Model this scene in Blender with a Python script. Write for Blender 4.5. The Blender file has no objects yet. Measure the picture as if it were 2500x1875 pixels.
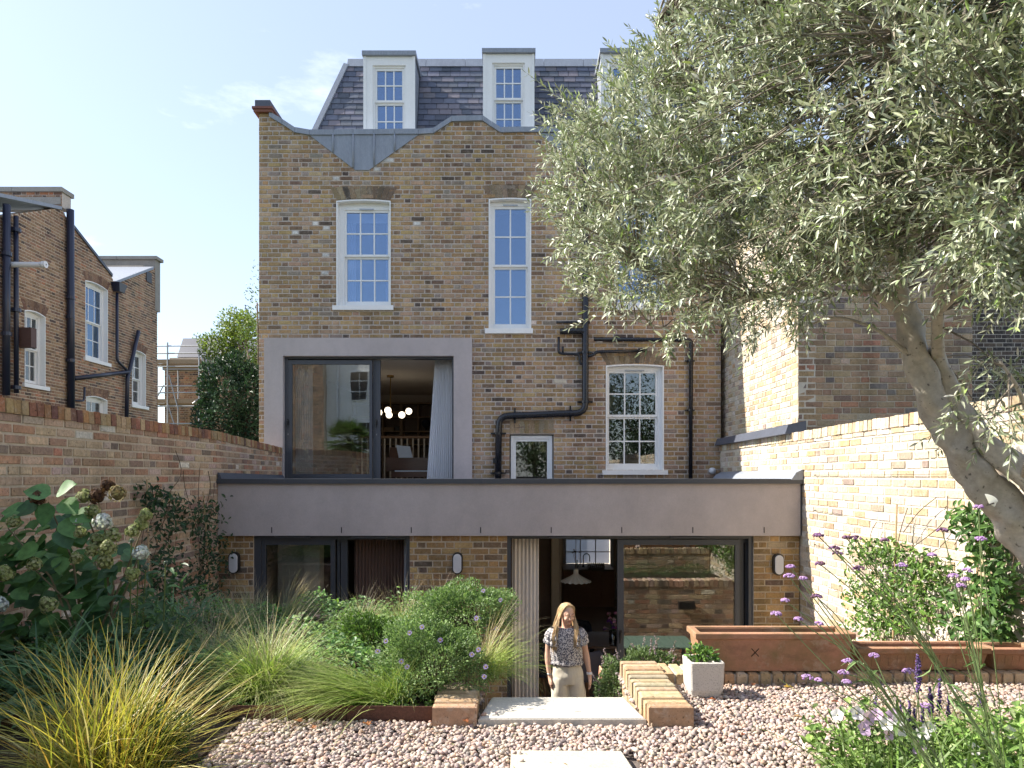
import bpy, bmesh, math, random
import numpy as np
from mathutils import Vector, Matrix
from mathutils.geometry import tessellate_polygon

# ---------------------------------------------------------------- camera, sky, sun, exposure
scene = bpy.context.scene
COL = scene.collection
F, H, CX, HY = 1666.667, 1.33, 1250.0, 1160.0      # 24 mm lens, camera 1.33 m above the gravel, horizon row

cam_data = bpy.data.cameras.new('camera'); cam = bpy.data.objects.new('camera', cam_data); COL.objects.link(cam)
cam_data.lens = 24.0; cam_data.sensor_width = 36.0; cam_data.shift_y = (HY - 937.5) / 2500.0
cam_data.clip_start = 0.05; cam_data.clip_end = 3000.0
cam.location = (0, 0, H); cam.rotation_euler = (math.radians(90), 0, 0)
scene.camera = cam

SUN_AZ, SUN_EL = math.radians(-80.7), math.radians(41.0)       # from the left, a little behind the house front
TO_SUN = Vector((math.sin(SUN_AZ) * math.cos(SUN_EL), math.cos(SUN_AZ) * math.cos(SUN_EL), math.sin(SUN_EL)))
world = bpy.data.worlds.new('World'); scene.world = world; world.use_nodes = True
wn, wl = world.node_tree.nodes, world.node_tree.links
wn.clear()
sky = wn.new('ShaderNodeTexSky'); sky.sky_type = 'NISHITA'; sky.sun_disc = False
sky.sun_elevation = SUN_EL; sky.sun_rotation = SUN_AZ
sky.altitude = 50; sky.air_density = 1.0; sky.dust_density = 0.8; sky.ozone_density = 1.3
bg = wn.new('ShaderNodeBackground'); bg.inputs['Strength'].default_value = 0.10
out = wn.new('ShaderNodeOutputWorld')
# thin wisps of cirrus, the same over the whole sky
wtc = wn.new('ShaderNodeTexCoord'); wmap = wn.new('ShaderNodeMapping'); wmap.inputs['Scale'].default_value = (2.2, 2.2, 6.5)
wmap.inputs['Location'].default_value = (0.35, 0.1, 0.62)
wno = wn.new('ShaderNodeTexNoise'); wno.inputs['Scale'].default_value = 1.6; wno.inputs['Detail'].default_value = 8; wno.inputs['Roughness'].default_value = 0.62
wrp = wn.new('ShaderNodeValToRGB'); wrp.color_ramp.elements[0].position = 0.60; wrp.color_ramp.elements[1].position = 0.86
wmx = wn.new('ShaderNodeMixRGB'); wmx.inputs['Color2'].default_value = (5.5, 5.6, 6.0, 1)
wml = wn.new('ShaderNodeMath'); wml.operation = 'MULTIPLY'; wml.inputs[1].default_value = 0.55
wl.new(wtc.outputs['Generated'], wmap.inputs['Vector']); wl.new(wmap.outputs['Vector'], wno.inputs['Vector'])
wl.new(wno.outputs['Fac'], wrp.inputs['Fac']); wl.new(wrp.outputs['Color'], wml.inputs[0])
# an even veil of summer haze over the whole sky
veil = wn.new('ShaderNodeMixRGB'); veil.inputs['Fac'].default_value = 0.55; veil.inputs['Color2'].default_value = (1.90, 2.02, 2.40, 1)
wl.new(sky.outputs['Color'], veil.inputs['Color1'])
wl.new(wml.outputs[0], wmx.inputs['Fac']); wl.new(veil.outputs['Color'], wmx.inputs['Color1'])
wl.new(wmx.outputs['Color'], bg.inputs['Color']); wl.new(bg.outputs['Background'], out.inputs['Surface'])

sun_data = bpy.data.lights.new('sun', 'SUN'); sun = bpy.data.objects.new('sun', sun_data); COL.objects.link(sun)
sun_data.energy = 3.2; sun_data.angle = math.radians(0.5); sun_data.color = (1.0, 0.93, 0.82)
sun.rotation_euler = TO_SUN.to_track_quat('Z', 'Y').to_euler(); sun.location = (-10, 5, 14)

scene.view_settings.view_transform = 'Standard'; scene.view_settings.look = 'None'
scene.view_settings.exposure = 1.9; scene.view_settings.gamma = 1.0
scene.cycles.use_denoising = True
scene.cycles.max_bounces = 8; scene.cycles.transparent_max_bounces = 24; scene.cycles.diffuse_bounces = 6

# ---------------------------------------------------------------- helpers
rng = np.random.default_rng(11)
random.seed(11)
U = rng.uniform
Z3 = Vector((0, 0, 1))

def P(px, py, d):
    """photo pixel + distance -> point"""
    return Vector(((px - CX) * d / F, d, H + (HY - py) * d / F))
def PX(px, d): return (px - CX) * d / F
def PZ(py, d): return H + (HY - py) * d / F

class MB:
    """collects polygons, builds ONE mesh object"""
    def __init__(s): s.v = []; s.f = []; s.c = []; s.n = 0
    def add(s, V, Fc, col=None):
        V = np.asarray(V, float).reshape(-1, 3)
        if isinstance(Fc, np.ndarray): groups = [Fc]
        else:
            by = {}
            for f in Fc: by.setdefault(len(f), []).append(f)
            groups = [np.array(g) for g in by.values()]
        for k, g in enumerate(groups):
            s.f.append(g + s.n)
            m = len(g)
            if col is None: c = np.full((m, 3), 0.5)
            else:
                c = np.asarray(col, float)
                if c.ndim == 1: c = np.tile(c, (m, 1))
            s.c.append(c)
        s.v.append(V); s.n += len(V)
        return s
    def mesh(s, name):
        me = bpy.data.meshes.new(name)
        if not s.v: return me
        V = np.concatenate(s.v).astype(np.float32)
        lens = np.concatenate([np.full(len(g), g.shape[1]) for g in s.f]).astype(np.int32)
        loops = np.concatenate([g.ravel() for g in s.f]).astype(np.int32)
        starts = np.zeros(len(lens), np.int32); starts[1:] = np.cumsum(lens)[:-1]
        me.vertices.add(len(V)); me.vertices.foreach_set('co', V.ravel())
        me.loops.add(len(loops)); me.loops.foreach_set('vertex_index', loops)
        me.polygons.add(len(lens)); me.polygons.foreach_set('loop_start', starts)
        me.polygons.foreach_set('use_smooth', np.zeros(len(lens), bool))
        me.update(calc_edges=True)
        C = np.concatenate(s.c); C4 = np.ones((len(C), 4), np.float32); C4[:, :3] = C
        a = me.attributes.new('tint', 'FLOAT_COLOR', 'FACE'); a.data.foreach_set('color', C4.ravel())
        return me
    def build(s, name, mat, parent=None, smooth=False, kind=None):
        me = s.mesh(name)
        if smooth: me.polygons.foreach_set('use_smooth', np.ones(len(me.polygons), bool))
        o = bpy.data.objects.new(name, me); COL.objects.link(o)
        if mat is not None: me.materials.append(M[mat] if isinstance(mat, str) else mat)
        if parent is not None: adopt(o, parent)
        if kind: o['kind'] = kind
        return o
    # -- shapes
    def box(s, x0, x1, y0, y1, z0, z1, col=None):
        V = [(x, y, z) for z in (z0, z1) for y in (y0, y1) for x in (x0, x1)]
        return s.add(V, [(0, 2, 3, 1), (4, 5, 7, 6), (0, 1, 5, 4), (2, 6, 7, 3), (0, 4, 6, 2), (1, 3, 7, 5)], col)
    def hexa(s, V, col=None):      # 8 corners, bottom ring then top ring (both counter-clockwise seen from above)
        return s.add(V, [(3, 2, 1, 0), (4, 5, 6, 7), (0, 1, 5, 4), (1, 2, 6, 5), (2, 3, 7, 6), (3, 0, 4, 7)], col)
    def bar(s, a, b, w, h=None, up=Z3, col=None):
        a, b, up = Vector(a), Vector(b), Vector(up); h = h or w
        t = (b - a).normalized(); x = t.cross(up)
        if x.length < 1e-4: x = t.cross(Vector((1, 0, 0)))
        x.normalize(); y = x.cross(t)
        V = [p + x * i * w / 2 + y * j * h / 2 for p in (a, b) for (i, j) in ((-1, -1), (1, -1), (1, 1), (-1, 1))]
        return s.hexa(V, col)
    def tube(s, pts, rad, n=8, col=None, cap=True):
        pts = [Vector(p) for p in pts]; m = len(pts)
        rad = list(rad) if hasattr(rad, '__len__') else [rad] * m
        prev = None; V = []
        for i, p in enumerate(pts):
            t = (pts[min(i + 1, m - 1)] - pts[max(i - 1, 0)])
            t = t.normalized() if t.length > 1e-9 else Z3.copy()
            if prev is None:
                x = t.cross(Z3)
                if x.length < 1e-3: x = t.cross(Vector((1, 0, 0)))
            else: x = prev - t * prev.dot(t)
            x.normalize(); prev = x; y = t.cross(x)
            for k in range(n):
                a = 2 * math.pi * k / n
                V.append(p + (x * math.cos(a) + y * math.sin(a)) * rad[i])
        fs = [(i * n + k, i * n + (k + 1) % n, (i + 1) * n + (k + 1) % n, (i + 1) * n + k) for i in range(m - 1) for k in range(n)]
        if cap: fs += [tuple(range(n - 1, -1, -1)), tuple((m - 1) * n + k for k in range(n))]
        return s.add(V, fs, col)
    def lathe(s, c, prof, n=20, col=None, axis=None):
        c = Vector(c); V = []; m = len(prof)
        for r, z in prof:
            for k in range(n):
                a = 2 * math.pi * k / n
                V.append(c + Vector((r * math.cos(a), r * math.sin(a), z)))
        if axis is not None:
            q = Z3.rotation_difference(Vector(axis)).to_matrix()
            V = [c + q @ (v - c) for v in V]
        fs = [(i * n + k, i * n + (k + 1) % n, (i + 1) * n + (k + 1) % n, (i + 1) * n + k) for i in range(m - 1) for k in range(n)]
        return s.add(V, fs, col)
    def ball(s, c, r, col=None, seg=10, rings=7):
        r = r if hasattr(r, '__len__') else (r, r, r)
        V = [(0, 0, 1)]
        for i in range(1, rings):
            a = math.pi * i / rings
            V += [(math.sin(a) * math.cos(2 * math.pi * k / seg), math.sin(a) * math.sin(2 * math.pi * k / seg), math.cos(a)) for k in range(seg)]
        V.append((0, 0, -1))
        fs = [(0, 1 + k, 1 + (k + 1) % seg) for k in range(seg)]
        for i in range(rings - 2):
            b = 1 + i * seg
            fs += [(b + k, b + seg + k, b + seg + (k + 1) % seg, b + (k + 1) % seg) for k in range(seg)]
        b = 1 + (rings - 2) * seg
        fs += [(b + k, len(V) - 1, b + (k + 1) % seg) for k in range(seg)]
        return s.add(np.array(V) * np.array(r) + np.array(c), fs, col)
    def prism(s, loop, offs, col=None):
        """closed polygon (3-D points) swept by the vector offs"""
        n = len(loop); offs = Vector(offs)
        V = [Vector(p) for p in loop] + [Vector(p) + offs for p in loop]
        tris = tessellate_polygon([[Vector(p) for p in loop]])
        fs = [tuple(t) for t in tris] + [tuple(i + n for i in reversed(t)) for t in tris]
        fs += [(i, i + n, (i + 1) % n + n, (i + 1) % n) for i in range(n)]
        return s.add(V, fs, col)

class Fr:
    """frame of a wall: u along it, w into it, z up"""
    def __init__(s, O, Ux, N): s.O = Vector(O); s.U = Vector(Ux).normalized(); s.N = Vector(N).normalized()
    def p(s, u, w, z): return s.O + s.U * u - s.N * w + Z3 * z
    def box(s, mb, u0, u1, w0, w1, z0, z1, col=None):
        V = [s.p(u, w, z) for z in (z0, z1) for (u, w) in ((u0, w0), (u1, w0), (u1, w1), (u0, w1))]
        return mb.hexa(V, col)

def adopt(o, parent):
    o.parent = parent
    o.matrix_parent_inverse = Matrix.Translation(-parent.location) if parent.type == 'EMPTY' else Matrix.Identity(4)
def tag(o, label=None, cat=None, group=None, kind=None):
    if label: o['label'] = label
    if cat: o['category'] = cat
    if group: o['group'] = group
    if kind: o['kind'] = kind
    return o
def thing(name, label, cat, loc=(0, 0, 0), group=None):
    o = bpy.data.objects.new(name, None); COL.objects.link(o); o.location = loc; o.empty_display_size = 0.1
    return tag(o, label, cat, group)
def inst(name, me, mw, parent):
    """one object sharing mesh data, placed by a world matrix under parent"""
    o = bpy.data.objects.new(name, me); COL.objects.link(o)
    adopt(o, parent); o.matrix_basis = mw
    return o
def ch(mb, name, mat, parent, smooth=False): return mb.build(name, mat, parent, smooth)
def bx(parent, name, mat, *a, **k):
    return MB().box(*a).build(name, mat, parent, **k)

# ---------------------------------------------------------------- materials
M = {}
def nodes(name):
    m = bpy.data.materials.new(name); m.use_nodes = True; M[name] = m
    nt = m.node_tree; nt.nodes.clear()
    o = nt.nodes.new('ShaderNodeOutputMaterial')
    return m, nt, nt.nodes, nt.links, o
def noise(nt, vec, scale, detail=4, rough=0.55, dist=0.0):
    n = nt.nodes.new('ShaderNodeTexNoise'); n.inputs['Scale'].default_value = scale; n.inputs['Detail'].default_value = detail
    n.inputs['Roughness'].default_value = rough; n.inputs['Distortion'].default_value = dist
    nt.links.new(vec, n.inputs['Vector']); return n.outputs['Fac']
def ramp(nt, fac, stops):
    r = nt.nodes.new('ShaderNodeValToRGB'); cr = r.color_ramp
    while len(cr.elements) < len(stops): cr.elements.new(0.5)
    for e, (p, c) in zip(cr.elements, stops):
        e.position = p; e.color = (c, c, c, 1) if not hasattr(c, '__len__') else (*c, 1)
    nt.links.new(fac, r.inputs['Fac']); return r.outputs['Color']
def mixc(nt, a, b, fac, mode='MIX'):
    n = nt.nodes.new('ShaderNodeMixRGB'); n.blend_type = mode
    for sk, v in (('Color1', a), ('Color2', b), ('Fac', fac)):
        if isinstance(v, bpy.types.NodeSocket): nt.links.new(v, n.inputs[sk])
        elif sk == 'Fac': n.inputs[sk].default_value = v
        else: n.inputs[sk].default_value = (*v, 1)
    return n.outputs['Color']
def wpos(nt, scale=None):
    g = nt.nodes.new('ShaderNodeNewGeometry'); v = g.outputs['Position']
    if scale:
        m = nt.nodes.new('ShaderNodeMapping'); m.inputs['Scale'].default_value = scale; nt.links.new(v, m.inputs['Vector']); v = m.outputs['Vector']
    return v
def bump(nt, h, strength, dist=0.01):
    b = nt.nodes.new('ShaderNodeBump'); b.inputs['Strength'].default_value = strength; b.inputs['Distance'].default_value = dist
    nt.links.new(h, b.inputs['Height']); return b.outputs['Normal']
def pbsdf(nt, col, rough=0.6, metal=0.0, normal=None, spec=0.5):
    b = nt.nodes.new('ShaderNodeBsdfPrincipled')
    if isinstance(col, bpy.types.NodeSocket): nt.links.new(col, b.inputs['Base Color'])
    else: b.inputs['Base Color'].default_value = (*col, 1)
    if isinstance(rough, bpy.types.NodeSocket): nt.links.new(rough, b.inputs['Roughness'])
    else: b.inputs['Roughness'].default_value = rough
    b.inputs['Metallic'].default_value = metal; b.inputs['Specular IOR Level'].default_value = spec
    if normal is not None: nt.links.new(normal, b.inputs['Normal'])
    return b

def mat_plain(name, col, rough=0.6, metal=0.0, var=0.12, scale=6.0, bmp=0.0, bscale=80.0, spec=0.5, vec_scale=None):
    m, nt, N, L, o = nodes(name)
    v = wpos(nt, vec_scale)
    f = noise(nt, v, scale, 5)
    c = mixc(nt, tuple(x * (1 - var) for x in col), tuple(min(1, x * (1 + var)) for x in col), f)
    f2 = noise(nt, v, scale * 9, 3)
    c = mixc(nt, c, ramp(nt, f2, [(0.3, 1 - var * 0.8), (0.7, 1 + var * 0.3)]), 1.0, 'MULTIPLY')
    nm = bump(nt, noise(nt, v, bscale, 3), bmp) if bmp else None
    b = pbsdf(nt, c, rough, metal, nm, spec); L.new(b.outputs[0], o.inputs['Surface'])
    return m
def mat_tint(name, rough=0.75, var=0.35, scale=45.0, grime=0.25, bmp=0.5, pits=True, smear=None, spec=0.35):
    """colour from the per-face attribute 'tint' with grain, grime and pits"""
    m, nt, N, L, o = nodes(name)
    a = N.new('ShaderNodeAttribute'); a.attribute_name = 'tint'
    v = wpos(nt)
    c = mixc(nt, a.outputs['Color'], ramp(nt, noise(nt, v, scale, 6, 0.65), [(0.25, 1 - var), (0.75, 1 + var * 0.6)]), 1.0, 'MULTIPLY')
    if smear: c = mixc(nt, c, smear, ramp(nt, noise(nt, v, 16, 6, 0.7, 0.4), [(0.52, 0.0), (0.75, 0.55)]))
    if grime > .2: c = mixc(nt, c, ramp(nt, noise(nt, wpos(nt, (1.6, 1.6, .16)), 2.2, 5, .6), [(0.32, 0.66), (0.54, 1.04)]), 1.0, 'MULTIPLY')
    if grime: c = mixc(nt, c, ramp(nt, noise(nt, v, 0.9, 5, 0.6), [(0.3, 1 - grime), (0.65, 1.08)]), 1.0, 'MULTIPLY')
    hn = noise(nt, v, scale * 2.2, 5, 0.7)
    if pits:
        p = ramp(nt, noise(nt, v, scale * 1.3, 2, 0.5), [(0.28, 0.35), (0.36, 1.0)])
        c = mixc(nt, c, p, 1.0, 'MULTIPLY')
        hn = mixc(nt, hn, p, 0.5, 'MULTIPLY')
    b = pbsdf(nt, c, rough, 0.0, bump(nt, hn, bmp, 0.006) if bmp else None, spec); L.new(b.outputs[0], o.inputs['Surface'])
    return m
def mat_leaf(name, trans=0.35, rough=0.5, spec=0.4, var=0.25, tc=(1.0, 1.15, 0.5)):
    m, nt, N, L, o = nodes(name)
    a = N.new('ShaderNodeAttribute'); a.attribute_name = 'tint'
    c = mixc(nt, a.outputs['Color'], ramp(nt, noise(nt, wpos(nt), 30, 3), [(0.3, 1 - var), (0.7, 1 + var)]), 1.0, 'MULTIPLY')
    b = pbsdf(nt, c, rough, 0, None, spec)
    t = N.new('ShaderNodeBsdfTranslucent'); L.new(mixc(nt, c, tc, 0.6, 'MULTIPLY'), t.inputs['Color'])
    x = N.new('ShaderNodeMixShader'); x.inputs[0].default_value = trans
    L.new(b.outputs[0], x.inputs[1]); L.new(t.outputs[0], x.inputs[2]); L.new(x.outputs[0], o.inputs['Surface'])
    return m
def mat_glass(name, base=0.1, k=1.0, tint=(0.93, 0.96, 0.95), gl=(0.96, 0.98, 1)):
    m, nt, N, L, o = nodes(name)
    fr = N.new('ShaderNodeFresnel'); fr.inputs['IOR'].default_value = 1.5
    ml = N.new('ShaderNodeMath'); ml.operation = 'MULTIPLY_ADD'; ml.inputs[1].default_value = k; ml.inputs[2].default_value = base; ml.use_clamp = True
    L.new(fr.outputs[0], ml.inputs[0])
    t = N.new('ShaderNodeBsdfTransparent'); t.inputs['Color'].default_value = (*tint, 1)
    g = N.new('ShaderNodeBsdfGlossy'); g.inputs['Roughness'].default_value = 0.0; g.inputs['Color'].default_value = (*gl, 1)
    nm = bump(nt, noise(nt, wpos(nt), 1.7, 1), 0.05, 0.02); L.new(nm, g.inputs['Normal'])
    x = N.new('ShaderNodeMixShader'); L.new(ml.outputs[0], x.inputs[0]); L.new(t.outputs[0], x.inputs[1]); L.new(g.outputs[0], x.inputs[2])
    L.new(x.outputs[0], o.inputs['Surface']); return m
def mat_cloth(name, col, trans=0.3, rough=0.9, bscale=300):
    m, nt, N, L, o = nodes(name)
    c = mixc(nt, tuple(x * 0.93 for x in col), col, noise(nt, wpos(nt), 40, 3))
    b = pbsdf(nt, c, rough, 0, bump(nt, noise(nt, wpos(nt), bscale, 2), 0.15), 0.1)
    t = N.new('ShaderNodeBsdfTranslucent'); L.new(c, t.inputs['Color'])
    x = N.new('ShaderNodeMixShader'); x.inputs[0].default_value = trans
    L.new(b.outputs[0], x.inputs[1]); L.new(t.outputs[0], x.inputs[2]); L.new(x.outputs[0], o.inputs['Surface']); return m

mat_tint('brick', rough=0.85, var=0.4, scale=42, grime=0.28, bmp=0.55, smear=(0.52, 0.44, 0.36))
mat_tint('brick_clean', rough=0.85, var=0.32, scale=42, grime=0.12, bmp=0.5, smear=(0.64, 0.59, 0.51))
mat_tint('slate', rough=0.5, var=0.22, scale=18, grime=0.15, bmp=0.3, pits=False, spec=0.5)
mat_tint('tinted', rough=0.6, var=0.12, scale=20, grime=0.0, bmp=0.0, pits=False)
mat_tint('pebble', rough=0.65, var=0.25, scale=55, grime=0.1, bmp=0.25, pits=False)
mat_tint('bark', rough=0.85, var=0.3, scale=26, grime=0.2, bmp=0.6, pits=True)
mat_plain('mortar', (0.55, 0.485, 0.43), 0.95, var=0.22, scale=3, bmp=0.6, bscale=160, spec=0.1)
mat_plain('mortar_warm', (0.58, 0.485, 0.375), 0.95, var=0.22, scale=3, bmp=0.6, bscale=160, spec=0.1)
mat_plain('mortar_pale', (0.60, 0.545, 0.46), 0.95, var=0.15, scale=3, bmp=0.6, bscale=160, spec=0.1)
mat_plain('white_paint', (0.80, 0.80, 0.79), 0.4, var=0.05, scale=4, bmp=0.05, bscale=60)
mat_plain('white_render', (0.78, 0.78, 0.77), 0.7, var=0.07, scale=5, bmp=0.5, bscale=45)
mat_plain('grey_render', (0.50, 0.445, 0.435), 0.9, var=0.06, scale=1.2, bmp=0.7, bscale=230, spec=0.15)
mat_plain('lead', (0.26, 0.29, 0.345), 0.48, var=0.25, scale=2.5, bmp=0.12, bscale=20, vec_scale=(6, 6, 0.9))
mat_plain('lead_dark', (0.075, 0.085, 0.115), 0.5, var=0.2, scale=4, bmp=0.1, bscale=20)
mat_plain('anthracite', (0.055, 0.060, 0.072), 0.42, var=0.06, scale=5)
mat_plain('pipe_black', (0.012, 0.013, 0.018), 0.25, var=0.1, scale=8)
mat_plain('pipe_navy', (0.018, 0.022, 0.045), 0.3, var=0.1, scale=8)
mat_plain('concrete', (0.30, 0.28, 0.25), 0.9, var=0.22, scale=5, bmp=0.5, bscale=60)
mat_plain('stone', (0.53, 0.50, 0.44), 0.85, var=0.22, scale=9, bmp=0.25, bscale=120)
mat_plain('stone_warm', (0.52, 0.475, 0.38), 0.85, var=0.22, scale=7, bmp=0.25, bscale=110)
mat_plain('soil', (0.050, 0.038, 0.028), 0.95, var=0.35, scale=14, bmp=1.0, bscale=50, spec=0.1)
mat_plain('gravel_bed', (0.16, 0.13, 0.115), 0.9, var=0.35, scale=30, bmp=1.0, bscale=60)
mat_plain('paving', (0.33, 0.30, 0.26), 0.85, var=0.12, scale=4, bmp=0.3, bscale=80)
mat_plain('grass_ground', (0.06, 0.08, 0.035), 0.95, var=0.35, scale=3)
mat_plain('corten', (0.115, 0.050, 0.032), 0.85, var=0.35, scale=9, bmp=0.4, bscale=90)
mat_plain('room_wall', (0.68, 0.60, 0.51), 0.85, var=0.05, scale=2)
mat_plain('room_cream', (0.66, 0.60, 0.51), 0.85, var=0.05, scale=2)
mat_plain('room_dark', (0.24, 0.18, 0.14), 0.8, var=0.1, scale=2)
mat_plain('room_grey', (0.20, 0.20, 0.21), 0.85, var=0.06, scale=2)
mat_plain('ceiling_paint', (0.84, 0.78, 0.69), 0.9, var=0.03, scale=2)
mat_plain('cupboard', (0.44, 0.26, 0.16), 0.5, var=0.12, scale=4, vec_scale=(8, 8, 1))
mat_plain('oak', (0.27, 0.15, 0.075), 0.5, var=0.2, scale=5, vec_scale=(1, 6, 6))
mat_plain('oak_pale', (0.36, 0.25, 0.15), 0.55, var=0.15, scale=5)
mat_plain('floor_wood', (0.50, 0.37, 0.27), 0.45, var=0.2, scale=5, vec_scale=(1, 7, 1))
mat_plain('piano_wood', (0.13, 0.065, 0.042), 0.22, var=0.2, scale=6, vec_scale=(1, 1, 8))
mat_plain('black', (0.012, 0.012, 0.013), 0.4, var=0.05)
mat_plain('brass', (0.45, 0.30, 0.12), 0.3, metal=1.0, var=0.05)
mat_plain('steel', (0.36, 0.37, 0.38), 0.4, metal=0.8, var=0.12, scale=8)
mat_plain('porcelain', (0.78, 0.74, 0.66), 0.3, var=0.03)
mat_plain('paper', (0.72, 0.74, 0.76), 0.8, var=0.04)
mat_plain('lamp_diffuser', (0.62, 0.62, 0.64), 0.45, var=0.04)
mat_plain('navy_fabric', (0.030, 0.035, 0.055), 0.9, var=0.15, scale=30)
mat_plain('grey_fabric', (0.17, 0.15, 0.16), 0.9, var=0.15, scale=40, bmp=0.2, bscale=300)
mat_plain('green_paint', (0.16, 0.24, 0.19), 0.5, var=0.08)
mat_plain('terrazzo', (0.62, 0.59, 0.54), 0.85, var=0.05, scale=10, bmp=0.5, bscale=160)
mat_plain('wood_weathered', (0.36, 0.27, 0.18), 0.85, var=0.3, scale=6, bmp=0.4, bscale=60, vec_scale=(8, 8, 1))
mat_plain('bamboo', (0.46, 0.33, 0.19), 0.6, var=0.15, scale=8)
mat_plain('plastic_white', (0.72, 0.73, 0.76), 0.35, var=0.04)
mat_plain('brown_box', (0.10, 0.05, 0.04), 0.6, var=0.2)
mat_glass('glass_sky', base=0.17, k=1.2, gl=(0.55, 0.74, 1.0), tint=(0.8, 0.86, 0.95))
mat_glass('glass', base=0.05, k=1.6, tint=(0.88, 0.91, 0.90))
mat_glass('glass_slider', base=0.11, k=1.6, tint=(0.85, 0.88, 0.87))
m, nt, N, L, o = nodes('lit_globe')
b = pbsdf(nt, (0.85, 0.8, 0.7), 0.3); b.inputs['Emission Color'].default_value = (1.0, 0.86, 0.66, 1); b.inputs['Emission Strength'].default_value = 0.8; L.new(b.outputs[0], o.inputs['Surface'])
mat_cloth('curtain_white', (0.84, 0.85, 0.88), 0.3)
mat_cloth('curtain_cream', (0.86, 0.79, 0.72), 0.12)
mat_cloth('curtain_brown', (0.24, 0.155, 0.125), 0.1)
mat_cloth('blind', (0.75, 0.76, 0.82), 0.6)
mat_leaf('leaf', 0.32, 0.5, 0.4)
mat_leaf('leaf_gloss', 0.2, 0.48, 0.3)
mat_leaf('olive_leaf', 0.18, 0.42, 0.5, var=0.15, tc=(1.0, 1.05, 0.8))
mat_leaf('grass', 0.35, 0.45, 0.4)
mat_leaf('petal', 0.25, 0.7, 0.15, var=0.08)
m = M['grey_render']; nt = m.node_tree      # faint rain streaks and patchy drying on the render
pb = [n for n in nt.nodes if n.type == 'BSDF_PRINCIPLED'][0]; src = pb.inputs['Base Color'].links[0].from_socket
src = mixc(nt, src, ramp(nt, noise(nt, wpos(nt, (1.4, 1.4, .7)), 1.3, 6, .65), [(0.35, 0.90), (0.62, 1.03)]), 1.0, 'MULTIPLY')
nt.links.new(mixc(nt, src, ramp(nt, noise(nt, wpos(nt), 260, 2), [(0.3, 0.86), (0.7, 1.1)]), 1.0, 'MULTIPLY'), pb.inputs['Base Color'])
# terracotta with algae and lime bloom
m, nt, N, L, o = nodes('terracotta')
v = wpos(nt)
c = mixc(nt, (0.36, 0.175, 0.11), (0.47, 0.26, 0.17), noise(nt, v, 5, 6))
c = mixc(nt, c, (0.13, 0.13, 0.05), ramp(nt, noise(nt, v, 3.0, 6, 0.65), [(0.45, 0.0), (0.68, 0.65)]))
c = mixc(nt, c, (0.50, 0.42, 0.34), ramp(nt, noise(nt, v, 9, 7, 0.7), [(0.54, 0.0), (0.74, 0.6)]))
c = mixc(nt, c, (0.17, 0.10, 0.07), ramp(nt, noise(nt, wpos(nt, (2, 2, 5)), 3.5, 6, .65), [(0.52, 0.0), (0.72, 0.6)]))
b = pbsdf(nt, c, 0.85, 0, bump(nt, noise(nt, v, 90, 4), 0.3), 0.2); L.new(b.outputs[0], o.inputs['Surface'])
# speckled blouse print
m, nt, N, L, o = nodes('blouse_print')
v = wpos(nt)
vo = nt.nodes.new('ShaderNodeTexVoronoi'); vo.inputs['Scale'].default_value = 75; nt.links.new(v, vo.inputs['Vector'])
c = mixc(nt, (0.07, 0.07, 0.105), (0.60, 0.57, 0.55), ramp(nt, vo.outputs['Distance'], [(0.42, 0.0), (0.58, 1.0)]))
b = pbsdf(nt, c, 0.85, 0, None, 0.2); L.new(b.outputs[0], o.inputs['Surface'])
# speckles on the cube pot
m = M['terrazzo']; nt = m.node_tree
pb = [n for n in nt.nodes if n.type == 'BSDF_PRINCIPLED'][0]; src = pb.inputs['Base Color'].links[0].from_socket
nt.links.new(mixc(nt, src, (0.16, 0.14, 0.12), ramp(nt, noise(nt, wpos(nt), 190, 2), [(0.60, 0.0), (0.66, 0.8)])), pb.inputs['Base Color'])

# ---------------------------------------------------------------- brickwork
def loops_at(loops, v):
    us = []
    for lp in loops:
        n = len(lp)
        for i in range(n):
            (u0, v0), (u1, v1) = lp[i], lp[(i + 1) % n]
            if (v0 <= v) != (v1 <= v): us.append(u0 + (v - v0) / (v1 - v0) * (u1 - u0))
    us.sort(); return list(zip(us[0::2], us[1::2]))

def pal(cols, n, jit=0.14):
    C = np.array([c[:3] for c in cols]); w = np.array([c[3] for c in cols], float); w /= w.sum()
    i = rng.choice(len(C), n, p=w)
    return np.clip(C[i] * (1 + U(-jit, jit, (n, 1))) * (1 + U(-0.05, 0.05, (n, 3))), 0.004, 0.9)

PAL_MAIN = [(0.42, 0.315, 0.165, 5), (0.36, 0.265, 0.145, 4.5), (0.30, 0.22, 0.135, 3), (0.43, 0.335, 0.235, 3), (0.40, 0.30, 0.225, 2.5),
            (0.20, 0.15, 0.11, 1.6), (0.115, 0.095, 0.085, 0.7), (0.29, 0.265, 0.235, 1.5), (0.46, 0.375, 0.23, 1.5), (0.72, 0.69, 0.64, 0.10)]
PAL_MAIN = [(r * 1.06, g * .94, b * .86, w) for r, g, b, w in PAL_MAIN]
PAL_EXT = [(0.36, 0.25, 0.115, 5), (0.30, 0.205, 0.105, 4), (0.42, 0.30, 0.145, 3), (0.20, 0.145, 0.095, 2.2), (0.13, 0.10, 0.08, 1.2), (0.33, 0.265, 0.19, 1.5)]
PAL_RED = [(0.34, 0.205, 0.145, 4), (0.33, 0.225, 0.16, 4), (0.39, 0.29, 0.215, 4), (0.25, 0.175, 0.14, 2.5), (0.19, 0.15, 0.13, 1.2), (0.43, 0.335, 0.235, 2), (0.37, 0.19, 0.13, 1.3), (0.38, 0.30, 0.265, 2), (0.55, 0.51, 0.47, 0.5)]
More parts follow.
